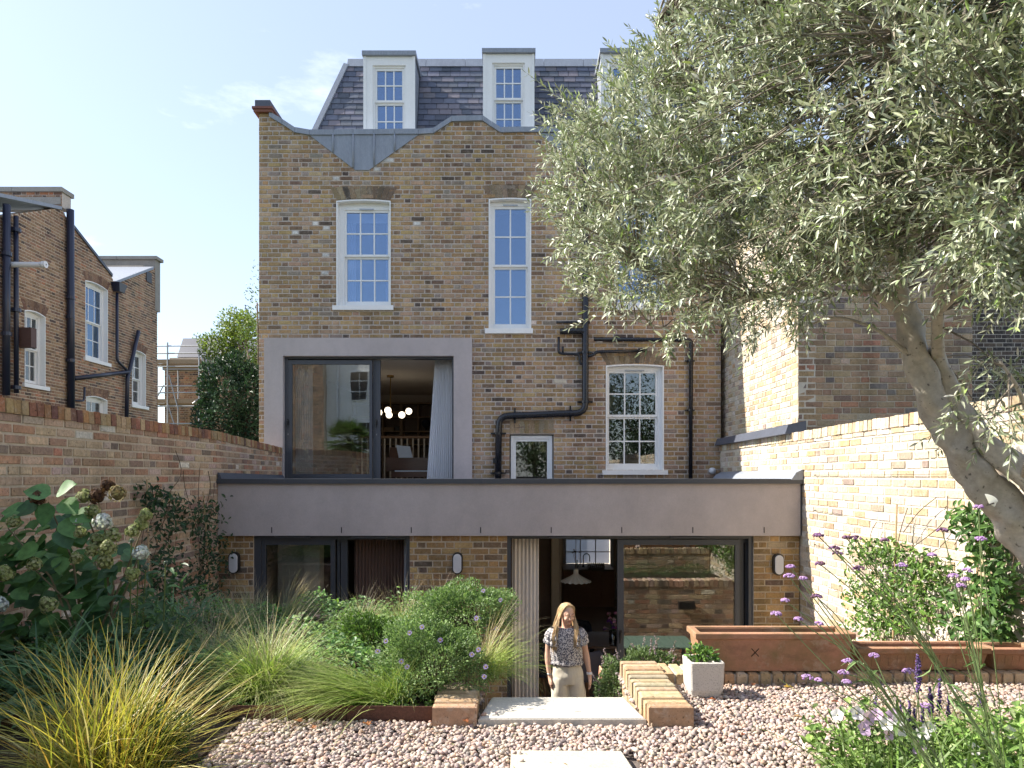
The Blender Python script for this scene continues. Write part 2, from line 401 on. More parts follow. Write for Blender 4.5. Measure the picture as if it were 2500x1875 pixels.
PAL_COPE = [(r * 1.25, g * 1.3, b * 1.25, w) for r, g, b, w in [(0.30, 0.14, 0.075, 4), (0.36, 0.235, 0.125, 4), (0.25, 0.11, 0.075, 3), (0.38, 0.27, 0.16, 3), (0.15, 0.075, 0.06, 1.5), (0.33, 0.18, 0.08, 2)]]
PAL_PALE = [(0.56, 0.475, 0.35, 5), (0.52, 0.405, 0.26, 3), (0.62, 0.54, 0.43, 5), (0.45, 0.34, 0.225, 1.5), (0.36, 0.285, 0.235, 0.6), (0.54, 0.37, 0.21, 0.8), (0.66, 0.61, 0.53, 4)]
PAL_WING = [(0.38, 0.30, 0.20, 4), (0.33, 0.24, 0.18, 4), (0.40, 0.33, 0.24, 3), (0.38, 0.22, 0.155, 1.6), (0.20, 0.185, 0.185, 1.6), (0.27, 0.20, 0.17, 2.5), (0.46, 0.41, 0.35, 1)]
PAL_LEFT = [(0.32, 0.215, 0.15, 5), (0.27, 0.18, 0.125, 5), (0.19, 0.13, 0.105, 4), (0.37, 0.265, 0.185, 3), (0.38, 0.18, 0.11, 0.8), (0.10, 0.08, 0.075, 1.6)]
PAL_DARK = [(0.11, 0.085, 0.07, 4), (0.07, 0.058, 0.055, 4), (0.16, 0.12, 0.095, 3), (0.21, 0.16, 0.12, 1.5)]

PAL_EXT = [(r * 1.15, g * 1.05, b * .95, w) for r, g, b, w in PAL_EXT]
PAL_WING = [(r * 1.2, g * 1.05, b * .92, w) for r, g, b, w in PAL_WING]
PAL_LEFT = [(r * 1.2, g * 1.05, b * .92, w) for r, g, b, w in PAL_LEFT]
PAL_PALE = [(r * .88, g * .87, b * .86, w) for r, g, b, w in PAL_PALE]
PAL_RED = [(r * 1.42, g * 1.36, b * 1.26, w) for r, g, b, w in PAL_RED]
def brick_mesh(rects, fr, cols, jd=0.004, jc=0.0025, back=0.008, cham=0.004):
    n = len(rects); R = np.asarray(rects)
    u0, u1, v0, v1 = R.T
    dep = U(-jd * 0.2, jd, n)
    o = np.zeros((n, 8, 3))          # local u, w(outward), z
    for k, (uu, vv) in enumerate(((u0, v0), (u1, v0), (u1, v1), (u0, v1))):
        su = 1 if k in (0, 3) else -1; sv = 1 if k in (0, 1) else -1
        o[:, k, 0] = uu; o[:, k, 1] = -back; o[:, k, 2] = vv
        o[:, 4 + k, 0] = uu + su * cham + U(-jc, jc, n); o[:, 4 + k, 1] = dep + U(-jc * 0.5, jc * 0.5, n); o[:, 4 + k, 2] = vv + sv * cham + U(-jc, jc, n)
    B = np.array([list(fr.U), list(fr.N), [0, 0, 1]])
    V = o @ B + np.array(fr.O)
    f1 = np.array([(4, 5, 6, 7), (0, 1, 5, 4), (1, 2, 6, 5), (2, 3, 7, 6), (3, 0, 4, 7)])
    Fc = (np.arange(n)[:, None, None] * 8 + f1[None]).reshape(-1, 4)
    # keep outward winding whatever the handedness of the frame
    if fr.U.cross(Z3).dot(fr.N) < 0: Fc = Fc[:, ::-1]
    return V.reshape(-1, 3), Fc, np.repeat(cols, 5, axis=0)

def brick_wall(parent, name, fr, loops, pal_, mortar, thick=0.22, course=0.075, slen=0.225, hlen=0.1125, joint=0.011,
               v0=None, bond='flemish', mat='brick', keep=300, vis=None, slab=True, whites=(), top_tint=None):
    """slab with openings (mortar) + every brick; the `keep` that show largest are objects of their own"""
    if slab:
        mb = MB(); rec = 0.006
        L3 = [[Vector((u, v, 0)) for u, v in lp] for lp in loops]
        flat = [p for lp in L3 for p in lp]
        tris = [tuple(t) for t in tessellate_polygon(L3)]
        V = [fr.p(p.x, rec, p.y) for p in flat] + [fr.p(p.x, thick, p.y) for p in flat]; n = len(flat)
        fs = tris + [tuple(i + n for i in reversed(t)) for t in tris]; b = 0
        for lp in loops:
            k = len(lp); fs += [(b + i, b + (i + 1) % k, b + (i + 1) % k + n, b + i + n) for i in range(k)]; b += k
        mb.add(V, fs, (0.36, 0.33, 0.29)); wall = mb.build(name, mortar, parent)
    else: wall = parent
    vs = [v for lp in loops for _, v in lp]; us = [u for lp in loops for u, _ in lp]
    va = min(vs) if v0 is None else v0; rects = []
    for i in range(int((max(vs) - va) / course) + 1):
        a = va + i * course
        if a + course * 0.5 > max(vs): break
        iv = [loops_at(loops, a + course * t) for t in (0.5,)][0]
        if bond == 'flemish': per = slen + hlen; cuts = (0.0, slen); off = (i % 2) * per / 2 + rng.normal(0, 0.008)
        elif bond == 'stretcher': per = slen; cuts = (0.0,); off = (i % 2) * per / 2 + rng.normal(0, 0.02)
        else: per = hlen; cuts = (0.0,); off = (i % 2) * per / 2
        for (s, e) in iv:
            if e - s < 0.03: continue
            js = []
            k = math.floor((s - off) / per) - 1
            while off + k * per < e + per:
                for c in cuts:
                    q = off + k * per + c + random.uniform(-0.007, 0.007)
                    if bond == 'stretcher' and random.random() < 0.14: js.append(q + slen / 2)
                    if s + 0.035 < q < e - 0.035: js.append(q)
                k += 1
            js = [q for q in sorted(js) if s + 0.035 < q < e - 0.035]
            js = [s - joint / 2] + js + [e + joint / 2]
            for q0, q1 in zip(js, js[1:]):
                if q1 - q0 < 0.03: continue
                t = random.uniform(-0.002, 0.002)
                rects.append((q0 + joint / 2, q1 - joint / 2, a + joint / 2 + t, a + course - joint / 2 + t))
    if not rects: return wall
    R = np.array(rects); cols = pal(pal_, len(R))
    for (wu, wv, ww, wh) in whites:
        i = np.argmin(np.abs((R[:, 0] + R[:, 1]) / 2 - wu) + np.abs((R[:, 2] + R[:, 3]) / 2 - wv)); cols[i] = (0.7, 0.68, 0.64)
    ctr = np.array([list(fr.p((r[0] + r[1]) / 2, 0, (r[2] + r[3]) / 2)) for r in R])
    d = ctr[:, 1].clip(0.3); px = CX + ctr[:, 0] / d * F; py = HY - (ctr[:, 2] - H) / d * F
    view = abs(fr.N.y) * 1.0 if abs(fr.N.y) > abs(fr.N.x) else np.abs(ctr[:, 0]) / np.hypot(ctr[:, 0], d)
    sc = (R[:, 1] - R[:, 0]) * (R[:, 3] - R[:, 2]) / d ** 2 * view
    ok = (px > 5) & (px < 2495) & (py > 5) & (py < 1870) & (ctr[:, 1] > 0.5)
    if vis is not None: ok &= np.array([bool(vis(a, b)) for a, b in zip(px, py)])
    # spread the choice over the equal-looking ones
    sc = sc * (1 + U(0, 0.05, len(sc))) * ok
    order = np.argsort(-sc); ind = order[:keep]; ind = ind[sc[ind] > 0]
    rest = np.ones(len(R), bool); rest[ind] = False
    if rest.any():
        V, Fc, C = brick_mesh(R[rest], fr, cols[rest]); mb = MB().add(V, Fc, C)
        mb.build('brickwork', mat, wall, kind='stuff')
    if len(ind):
        vary = []
        loc = Fr((0, 0, 0), (1, 0, 0), (0, -1, 0))
        for c in pal(pal_, 22):
            V, Fc, C = brick_mesh([(-0.5, 0.5, -0.5, 0.5)], loc, c[None], jd=0, jc=0, cham=0)
            V = V.reshape(8, 3); V[4:, 0] *= 0.965; V[4:, 2] *= 0.9; V[4:, [0, 2]] += U(-0.012, 0.012, (4, 2)) ; 
            me = MB().add(V, Fc, C).mesh('brick'); me.materials.append(M[mat]); vary.append((c, me))
        vc = np.array([c for c, _ in vary])
        whiteset = None
        for i in ind:
            k = int(np.argmin(np.abs(vc - cols[i]).sum(1) + U(0, 0.03, len(vc))))
            r = R[i]; c = ctr[i] + np.array(fr.N) * random.uniform(-0.001, 0.004)
            mw = Matrix(((fr.U.x * (r[1] - r[0]), -fr.N.x, 0, c[0]), (fr.U.y * (r[1] - r[0]), -fr.N.y, 0, c[1]),
                         (0, 0, (r[3] - r[2]), c[2]), (0, 0, 0, 1)))
            inst('brick', vary[k][1], mw, wall)
    return wall

def arch_loop(u0, u1, z0, z1, rise, n=8):
    """opening with a shallow segmental head, counter-clockwise"""
    pts = [(u0, z0), (u1, z0), (u1, z1 - rise)]
    for i in range(1, n):
        t = i / n; pts.append((u1 + (u0 - u1) * t, z1 - rise + rise * (1 - (2 * t - 1) ** 2)))
    pts.append((u0, z1 - rise)); return pts

def voussoirs(parent, fr, u0, u1, z, hgt, rise, pal_, mat='brick', w=0.075, splay=0.12):
    """flat or segmental arch of bricks on end above an opening: each its own object"""
    n = max(4, int((u1 - u0) / w)); cols = pal(pal_, n)
    for i in range(n):
        a, b = i / n, (i + 1) / n; g = 0.004 / (u1 - u0)
        def q(t, top):
            e = (2 * t - 1); zz = z - rise + rise * (1 - e * e)
            return (u0 + (u1 - u0) * t + (splay * e if top else 0), zz + (hgt if top else 0))
        lo = [q(a + g, 0), q(b - g, 0), q(b - g, 1), q(a + g, 1)]
        mb = MB(); V = [fr.p(u, 0.01, v) for u, v in lo] + [fr.p(u, -0.0035, v) for u, v in lo]
        mb.add(V, [(4, 5, 6, 7), (0, 1, 5, 4), (1, 2, 6, 5), (2, 3, 7, 6), (3, 0, 4, 7)], cols[i]); mb.build('arch_brick', mat, parent)

def sash(house, fr, u0, u1, z0, z1, cols, rows, glass='glass_sky', w=0.11, fw=0.055, meet=None, bar=0.022, sill=None, name='window',
         reveal=None, paint='white_paint', split=True, fwl=None, fwr=None):
    """white sash window: frame (part) > sashes, glazing bars, panes, sill"""
    mb = MB(); fl_, fr_ = fwl or fw, fwr or fw
    fr.box(mb, u0, u0 + fl_, w, w + 0.12, z0, z1); fr.box(mb, u1 - fr_, u1, w, w + 0.12, z0, z1)
    fr.box(mb, u0 + fl_, u1 - fr_, w + 0.002, w + 0.12, z1 - fw, z1); fr.box(mb, u0 + fl_, u1 - fr_, w + 0.002, w + 0.12, z0, z0 + fw * 0.9)
    win = mb.build(name, paint, house)
    a0, a1, b0, b1 = u0 + fl_, u1 - fr_, z0 + fw * 0.9, z1 - fw
    zm = meet if meet is not None else (b0 + b1) / 2
    halves = [(b0, zm, rows[1], 0.060, 0.07, 0.035), (zm, b1, rows[0], 0.022, 0.035, 0.04)] if split else [(b0, b1, rows[0], 0.03, 0.05, 0.045)]
    for (s0, s1, nr, dw, rb, rt) in halves:
        st = 0.035; sm = MB(); q = w + dw
        fr.box(sm, a0, a0 + st, q, q + 0.036, s0, s1); fr.box(sm, a1 - st, a1, q, q + 0.036, s0, s1)
        fr.box(sm, a0 + st, a1 - st, q - 0.002, q + 0.036, s0, s0 + rb); fr.box(sm, a0 + st, a1 - st, q - 0.002, q + 0.036, s1 - rt, s1)
        sm.build('sash', paint, win)
        g0, g1, h0, h1 = a0 + st, a1 - st, s0 + rb, s1 - rt
        for i in range(1, cols):
            uu = g0 + (g1 - g0) * i / cols; t = MB(); fr.box(t, uu - bar / 2, uu + bar / 2, q + 0.004, q + 0.03, h0, h1); t.build('glazing_bar', paint, win)
        for j in range(1, nr):
            zz = h0 + (h1 - h0) * j / nr; t = MB(); fr.box(t, g0, g1, q + 0.006, q + 0.028, zz - bar / 2, zz + bar / 2); t.build('glazing_bar', paint, win)
        for i in range(cols):
            for j in range(nr):
                c0 = g0 + (g1 - g0) * i / cols; c1 = g0 + (g1 - g0) * (i + 1) / cols
                e0 = h0 + (h1 - h0) * j / nr; e1 = h0 + (h1 - h0) * (j + 1) / nr
                t = MB(); tl = random.uniform(-0.0015, 0.0015); tk = random.uniform(-0.0015, 0.0015)
                V = [fr.p(u, q + 0.016 + dd, z) for (u, z, dd) in ((c0, e0, 0), (c1, e0, tl), (c1, e1, tl + tk), (c0, e1, tk))]
                V2 = [fr.p(u, q + 0.020 + dd, z) for (u, z, dd) in ((c0, e0, 0), (c1, e0, tl), (c1, e1, tl + tk), (c0, e1, tk))]
                t.hexa([V[0], V[1], V2[1], V2[0], V[3], V[2], V2[2], V2[3]]); t.build('pane', glass, win)
    if sill:
        t = MB(); su0, su1, sz0, sz1, sw = sill; fr.box(t, su0, su1, -sw, w + 0.02, sz0, sz1); t.build('sill', paint, win)
    if reveal:                      # painted plaster lining of the opening, with its arched head
        r0, r1, q0, q1, rise = reveal; t = MB(); th = 0.02
        lo = arch_loop(r0, r1, q0, q1, rise); li = arch_loop(r0 + th, r1 - th, q0 - 0.002, q1 - th, rise)
        k = len(lo)
        Vv = [fr.p(u, -0.004, z) for u, z in lo] + [fr.p(u, -0.004, z) for u, z in li] + [fr.p(u, w + 0.01, z) for u, z in li]
        t.add(Vv, [(i, i + 1, k + i + 1, k + i) for i in range(1, k - 1)] + [(k + i, k + i + 1, 2 * k + i + 1, 2 * k + i) for i in range(1, k - 1)] +
              [(0, k, 2 * k - 1, k - 1), (k, 2 * k, 3 * k - 1, 2 * k - 1)])
        hd = [fr.p(u, w + 0.004, z) for u, z in li if z >= z1 - 0.02] 
        t.build('reveal', paint, win)
        t = MB(); t.prism([fr.p(r0 + th, w + 0.012, z1 - 0.005), fr.p(r1 - th, w + 0.012, z1 - 0.005)] + [fr.p(u, w + 0.012, z) for u, z in li[2:]], -fr.N * 0.05)
        t.build('head_board', paint, win)
    return win

def curtain(name, label, mat, a, b, z0, z1, folds=10, amp=0.03, gather=1.0, thing_=True, parent=None, lean=0.0):
    """hanging pleated cloth between floor points a and b"""
    a, b = Vector(a), Vector(b); t = (b - a); Ln = t.length; t.normalize(); nrm = Vector((-t.y, t.x, 0))
    nu, nv = folds * 8, 10; V = []
    ph = [random.uniform(0, 6.28) for _ in range(4)]
    for j in range(nv + 1):
        z = z1 + (z0 - z1) * j / nv; f = 0.6 + 0.4 * j / nv
        for i in range(nu + 1):
            s = i / nu
            off = amp * f * math.sin(s * folds * 2 * math.pi + 0.5 * math.sin(3 * s + ph[0])) + amp * 0.35 * math.sin(s * 11 + ph[1] + j * 0.1)
            spread = 1 + lean * j / nv
            V.append(a + t * (Ln * (1 - (1 - s) * spread) + 0.006 * math.sin(s * folds * 4 * math.pi + ph[2]) * j / nv) + nrm * off + Z3 * z)
    fs = np.array([(j * (nu + 1) + i, j * (nu + 1) + i + 1, (j + 1) * (nu + 1) + i + 1, (j + 1) * (nu + 1) + i) for j in range(nv) for i in range(nu)])
    o = MB().add([Vector((p.x, p.y, p.z)) for p in V], fs).build(name, mat, parent, smooth=True)
    sm = o.modifiers.new('thickness', 'SOLIDIFY'); sm.thickness = 0.003
    if thing_: tag(o, label, 'curtain')
    return o
# ================================================================ the setting
DE, DM, HB = 8.17, 11.34, 17.3          # extension front, main rear wall, street front
FL = -1.80                              # lower ground floor / patio level
XE0, XE1 = PX(537, DE), PX(1953, DE)    # extension sides
XM0, XM1 = PX(632, DM), 3.47            # main house sides
SX0, SX1 = -0.17, 0.70                  # garden stair

def sheet(name, mat, x0, x1, y0, y1, z, kind='structure'):
    o = MB().add([(x0, y0, z), (x1, y0, z), (x1, y1, z), (x0, y1, z)], [(0, 1, 2, 3)]).build(name, mat); o['kind'] = kind; return o
# ground far and wide lies lower than the sunken patio; the garden terraces are solid blocks on it
g = sheet('ground', 'grass_ground', -400, 400, -400, 600, -2.4)
mb = MB(); mb.box(-3.9, 3.7, -30, 3.97, -2.39, -0.03); mb.box(-3.9, SX0 - 0.03, 3.97, 4.50, -2.39, -0.03); mb.box(SX1 + 0.04, 3.7, 3.97, 4.50, -2.39, -0.03); o = mb.build('terrace', 'gravel_bed'); o['kind'] = 'structure'
o = MB().box(-30, -3.92, -30, 40, -2.39, -0.2).build('neighbour_lawn', 'grass_ground'); o['kind'] = 'structure'
o = MB().box(3.72, 30, -30, 40, -2.39, -0.2).build('neighbour_garden', 'grass_ground'); o['kind'] = 'structure'
o = MB().box(-3.9, 3.7, 4.6, 8.3, -2.38, FL).build('patio', 'paving'); o['kind'] = 'structure'
# planting beds: left bed raised beside the stair, right bed one tier down
o = MB().box(-3.66, -0.42, 3.75, 6.2, -2.37, 0.03).build('left_bed', 'soil'); o['kind'] = 'structure'
o = MB().box(-3.68, -1.45, -3, 3.75, -2.36, 0.02).build('side_bed', 'soil'); o['kind'] = 'structure'
o = MB().box(0.96, 3.44, 4.62, 5.62, -2.37, -0.36).build('right_bed', 'soil'); o['kind'] = 'structure'
o = MB().box(1.15, 3.44, -3, 3.05, -0.02, 0.02).build('front_bed', 'soil'); o['kind'] = 'structure'
mb = MB()
for i in range(9): mb.box(SX0, SX1, 4.02 + i * 0.29, 4.02 + (i + 1) * 0.29, -2.35, -0.2 * (i + 1) + (0.002 if i < 8 else 0.004))
o = mb.build('garden_steps', 'stone'); o['kind'] = 'structure'

# ================================================================ the house
house = thing('terraced_house', 'tall yellow-brick terraced house with slate mansard and grey rendered extension', 'house', (0, DM, FL))
fm = Fr((0, DM, 0), (1, 0, 0), (0, -1, 0))
def pu(px): return PX(px, DM)
def pz(py): return PZ(py, DM)
def poly(pts): return [(pu(a), pz(b)) for a, b in pts]
top = [(1767, 322), (1720, 295), (1645, 296), (1600, 327), (1580, 328), (1463, 414), (1426, 414), (1318, 324), (1222, 324), (1178, 295), (1103, 298), (1058, 326), (1020, 330),
       (903, 414), (866, 414), (757, 331), (721, 322), (690, 305), (660, 284), (657, 278), (632, 278)]
outer = [(XM0, 0.3), (XM1, 0.3)] + [(XM1 if a == 1767 else pu(a), pz(b)) for a, b in top]
W = {  # outer white lining of each opening
    'w1': (821, 954, 487, 748, 3.5), 'w2': (1193, 1297, 483, 804, 3), 'w3': (1479, 1621, 889, 1149, 3.5), 'w5': (1500, 1622, 487, 748, 3.5), 'w4': (1244, 1352, 1060, 1185, 0.01)}
holes = [arch_loop(pu(a), pu(b), pz(d), pz(c), e / 147.0) for a, b, c, d, e in W.values()]
holes.append([(pu(690), pz(1186)), (pu(1111), pz(1186)), (pu(1111), pz(867)), (pu(690), pz(867))])
wl_ = [(pu(a), pz(b), 0, 0) for a, b in ((715, 569), (765, 548), (796, 567), (785, 623), (789, 665), (953, 392), (928, 414), (1017, 543), (1455, 838), (998, 655), (820, 437), (797, 557))]
def vis_main(a, b): return 640 < a < 1330 and 330 < b < 1150 and not (640 < a < 1160 and b > 820)
brick_wall(house, 'rear_wall', fm, [outer] + holes, PAL_MAIN, 'mortar', thick=0.3, v0=0.3, whites=wl_, vis=vis_main, joint=0.0165)
for a, b, c, d, e in [W['w1'], W['w2'], W['w3'], W['w5']]:
    voussoirs(house, fm, pu(a) + 0.01, pu(b) - 0.01, pz(c) + 0.012, 0.21, e / 147.0, [(0.27, 0.20, 0.12, 3), (0.20, 0.15, 0.10, 3), (0.33, 0.26, 0.17, 2), (0.12, 0.10, 0.08, 1)])
voussoirs(house, fm, pu(1244), pu(1352), pz(1060) + 0.012, 0.22, 0.0, [(0.36, 0.27, 0.16, 3), (0.33, 0.26, 0.18, 3), (0.30, 0.22, 0.12, 2)], splay=0.0)
# shell behind the rear wall
mb = MB(); mb.box(XM0, XM0 + 0.25, DM + 0.302, HB, -2.2, 6.9); mb.build('party_wall', 'mortar', house)
mb = MB(); mb.box(XM1 - 0.02, XM1 + 0.06, DM + 0.302, HB, -2.2, 6.9); mb.build('party_wall', 'mortar', house)
fs_ = Fr((0, HB, 0), (1, 0, 0), (0, -1, 0))
kw = (PX(1380, HB), PX(1492, HB), PZ(1379, HB), 0.35)      # basement window to the street
mb = MB()
mb.box(XM0, kw[0], HB, HB + 0.3, -2.2, 6.9); mb.box(kw[1], XM1, HB, HB + 0.3, -2.2, 6.9); mb.box(kw[0], kw[1], HB, HB + 0.3, -2.2, kw[2]); mb.box(kw[0], kw[1], HB, HB + 0.3, kw[3], 6.9)
mb.build('street_wall', 'room_wall', house)
# floors and ceilings
bx(house, 'basement_floor', 'floor_wood', XM0 + 0.26, XM1 - 0.03, DE + 0.1, HB - 0.002, -2.2, FL)
bx(house, 'basement_ceiling', 'ceiling_paint', XM0 + 0.26, XM1 - 0.03, DM + 0.31, HB - 0.002, 0.62, 0.85)
bx(house, 'living_ceiling', 'ceiling_paint', XM0 + 0.26, XM1 - 0.03, DM + 0.31, HB - 0.002, 3.36, 3.60)
bx(house, 'attic_floor', 'room_wall', XM0 + 0.26, XM1 - 0.03, DM + 0.31, HB - 0.002, 6.65, 6.85)
# partitions upstairs: dark-backed rooms
bx(house, 'partition_wall', 'room_wall', pu(1160), pu(1160) + 0.1, DM + 0.302, HB - 0.004, 0.852, 3.358)
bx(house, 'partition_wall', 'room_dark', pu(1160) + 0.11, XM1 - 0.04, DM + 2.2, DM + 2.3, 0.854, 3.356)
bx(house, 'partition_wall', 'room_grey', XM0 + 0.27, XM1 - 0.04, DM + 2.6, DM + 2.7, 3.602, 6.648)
bx(house, 'partition_wall', 'room_wall', pu(1080), pu(1080) + 0.1, DM + 0.302, DM + 2.598, 3.604, 6.646)

# --- sash windows of the rear wall
def win(k, cols, rows, glass, meet_py, gl, gr, gt, gb, sill):
    a, b, c, d, e = W[k]
    u0, u1 = pu(a) + 0.014, pu(b) - 0.014
    return sash(house, fm, u0, u1, pz(d), pz(gt) + 0.09, cols, rows, glass, w=0.10, meet=pz(meet_py), sill=sill, fwl=max(0.02, pu(gl) - 0.035 - u0), fwr=max(0.02, u1 - pu(gr) - 0.035),
                reveal=(pu(a), pu(b), pz(d), pz(c), e / 147.0))
win('w1', 3, (2, 2), 'glass_sky', 621, 842, 944, 512, 732, (pu(813), pu(961), pz(758), pz(747), 0.05))
win('w2', 2, (2, 2), 'glass_sky', 646, 1208, 1284, 503, 790, (pu(1184), pu(1301), pz(815), pz(803), 0.05))
win('w3', 3, (2, 2), 'glass', 1016, 1490, 1604, 908, 1127, (pu(1470), pu(1629), pz(1159), pz(1148), 0.06))
win('w5', 3, (2, 2), 'glass_sky', 621, 1512, 1610, 512, 732, (pu(1492), pu(1630), pz(758), pz(747), 0.05))
a, b, c, d, e = W['w4']
sash(house, fm, pu(1247), pu(1349), pz(1185), pz(1063), 1, (1, 1), 'glass', w=0.07, fw=0.05, split=False, name='casement_window')
# air bricks over two sashes
for (x0, x1, y) in ((875, 910, 506), (1228, 1264, 496), (1528, 1575, 903), (1280, 1316, 1067)):
    mb = MB(); fm.box(mb, pu(x0), pu(x1), 0.085, 0.098, pz(y + 1.5), pz(y - 1.5)); mb.build('trickle_vent', 'steel', house)
# net curtains and blinds behind the glass
curtain('net_curtain', '', 'curtain_white', (pu(836), DM + 0.33, 0), (pu(858), DM + 0.33, 0), pz(745), pz(520), 4, 0.02, thing_=False, parent=house)
curtain('net_curtain', '', 'curtain_white', (pu(934), DM + 0.33, 0), (pu(948), DM + 0.33, 0), pz(745), pz(520), 4, 0.02, thing_=False, parent=house)
bx(house, 'roller_blind', 'curtain_white', pu(838), pu(948), DM + 0.31, DM + 0.315, pz(528), pz(505))

# --- lead coping and lead V panels
def strip(pts, hgt, out_, back, name='lead_coping', mat='lead'):
    for (x0, y0), (x1, y1) in zip(pts, pts[1:]):
        mb = MB(); g = 0.002
        V = [fm.p(pu(x0) + g, -out_, pz(y0)), fm.p(pu(x1) - g, -out_, pz(y1)), fm.p(pu(x1) - g, back, pz(y1)), fm.p(pu(x0) + g, back, pz(y0))]
        V += [v + Z3 * hgt for v in V]; mb.hexa(V); mb.build(name, mat, house)
cop = [(658, 286), (690, 305), (721, 325), (757, 331), (815, 331), (863, 330), (914, 330), (964, 329), (1022, 329), (1058, 327), (1103, 298), (1140, 297), (1178, 296), (1200, 311), (1222, 325), (1270, 324), (1318, 324), (1426, 324), (1510, 324), (1600, 327), (1645, 297), (1720, 296), (1766, 321)]
strip(cop, 0.085, 0.035, 0.34)
def vpanels(xs, yb, xl, xr, b0, b1, yt):
    xs = [xl] + list(xs) + [xr]
    def bot(x): return yt + (yb - yt) * (x - xl) / (b0 - xl) if x < b0 else (yb if x < b1 else yb + (yt - yb) * (x - b1) / (xr - b1))
    for i, (a, b) in enumerate(zip(xs, xs[1:])):
        mids = [q for q in (b0, b1) if a < q < b]
        pts = [(a, yt), (b, yt)] + [(q, bot(q)) for q in [b] + mids[::-1] + [a]]
        pts = [p for j, p in enumerate(pts) if abs(p[0] - pts[j - 1][0]) + abs(p[1] - pts[j - 1][1]) > 0.5]
        MB().prism([fm.p(pu(x) , -0.014 - 0.002 * (i % 2), pz(y)) for x, y in pts], (0, 0.03, 0)).build('lead_panel', 'lead', house)
        if i: MB().tube([fm.p(pu(a), -0.022, pz(yt)), fm.p(pu(a), -0.022, pz(bot(a)) + 0.01)], 0.016, 8).build('lead_roll', 'lead', house, smooth=True)
vpanels((814, 863, 914, 964), 416, 753, 1024, 868, 901, 328)
vpanels((1374, 1426, 1475, 1526), 416, 1314, 1584, 1428, 1462, 326)
# kneeler and party-wall coping at the left end
bx(house, 'tile_course', 'tinted', pu(622), pu(667), DM - 0.06, DM + 3, pz(277), pz(271), (0.22, 0.09, 0.06))
bx(house, 'tile_course', 'tinted', pu(619), pu(669), DM - 0.08, DM + 3, pz(270.6), pz(265), (0.19, 0.075, 0.055))
bx(house, 'lead_cap', 'lead_dark', pu(625), pu(662), DM - 0.05, DM + 3, pz(264.6), pz(248))
bx(house, 'parapet_wall', 'mortar', pu(633), pu(656), DM + 0.302, DM + 3, 6.8, pz(278))

# --- slate mansard
ZB, ZT, YB, YT = 6.80, PZ(160, 12.45), 11.82, 12.45
def slope(x, z, o=0.0):
    t = (z - ZB) / (ZT - ZB); n = Vector((0, -(ZT - ZB), (YT - YB))).normalized()
    return Vector((x, YB + (YT - YB) * t, z)) + n * o
def hipx(z): return PX(764, 11.84) + (PX(852, 12.45) - PX(764, 11.84)) * (z - PZ(316, 11.84)) / (PZ(150, 12.45) - PZ(316, 11.84))
XR = 3.45
mb = MB(); back = 15.5
V = [slope(hipx(ZB), ZB), slope(XR, ZB), slope(XR, ZT), slope(hipx(ZT), ZT)]
mb.add(V + [Vector((hipx(ZB), back, ZB)), Vector((XR, back, ZB)), Vector((XR, back, ZT)), Vector((hipx(ZT), back, ZT))],
       [(0, 1, 2, 3), (4, 7, 6, 5), (0, 3, 7, 4), (1, 5, 6, 2), (3, 2, 6, 7)])
roof = mb.build('mansard_roof', 'lead_dark', house)
DMR = [(889, 1012, 138, 11.72), (1181, 1303, 132, 11.72), (1468, 1592, 132, 11.72)]
DMX = [(PX(a, d) - 0.01, PX(b, d) + 0.01) for a, b, c, d in DMR]
exp_ = 0.118; sl_pal = [(0.115, 0.128, 0.17, 5), (0.085, 0.096, 0.135, 4), (0.155, 0.165, 0.205, 3), (0.18, 0.175, 0.195, 1.2), (0.06, 0.07, 0.10, 1.5)]
vary = []
sn = Vector((0, -(ZT - ZB), (YT - YB))).normalized(); su_ = Vector((0, YT - YB, ZT - ZB)).normalized()
for c in pal(sl_pal, 16):
    mb = MB(); V = [(-.5, 0.004, -.5), (.5, 0.004, -.5), (.5, -.010, -.5), (-.5, -.010, -.5), (-.5, 0.012, .5), (.5, 0.012, .5), (.5, 0.004, .5), (-.5, 0.004, .5)]
    V = np.array(V); V[:, 0] += U(-0.01, 0.01, 8); V[:, 2] += U(-0.02, 0.02, 8)
    mb.hexa(V[[3, 2, 1, 0, 7, 6, 5, 4]], c); me = mb.mesh('slate'); me.materials.append(M['slate']); vary.append(me)
r = 0; zz = ZB + 0.10
while zz < ZT - 0.03:
    spans = [(hipx(zz) - 0.03, XR)]
    for a, b in DMX:
        spans = [s for (p, q) in spans for s in ((p, min(q, a)), (max(p, b), q)) if s[1] - s[0] > 0.04]
    for p, q in spans:
        x = p + (0 if r % 2 else -0.09)
        while x < q:
            w_ = random.uniform(0.16, 0.23); a, b = max(x, p), min(x + w_, q); x += w_
            if b - a < 0.03: continue
            c = slope((a + b) / 2, zz + exp_ / 2, 0.012)
            L_ = exp_ * 1.25
            mw = Matrix(((b - a - 0.009, 0, 0, c.x), (0, -sn.y, su_.y * L_, c.y), (0, -sn.z, su_.z * L_, c.z), (0, 0, 0, 1)))
            inst('slate', random.choice(vary), mw, roof)
    zz += exp_; r += 1
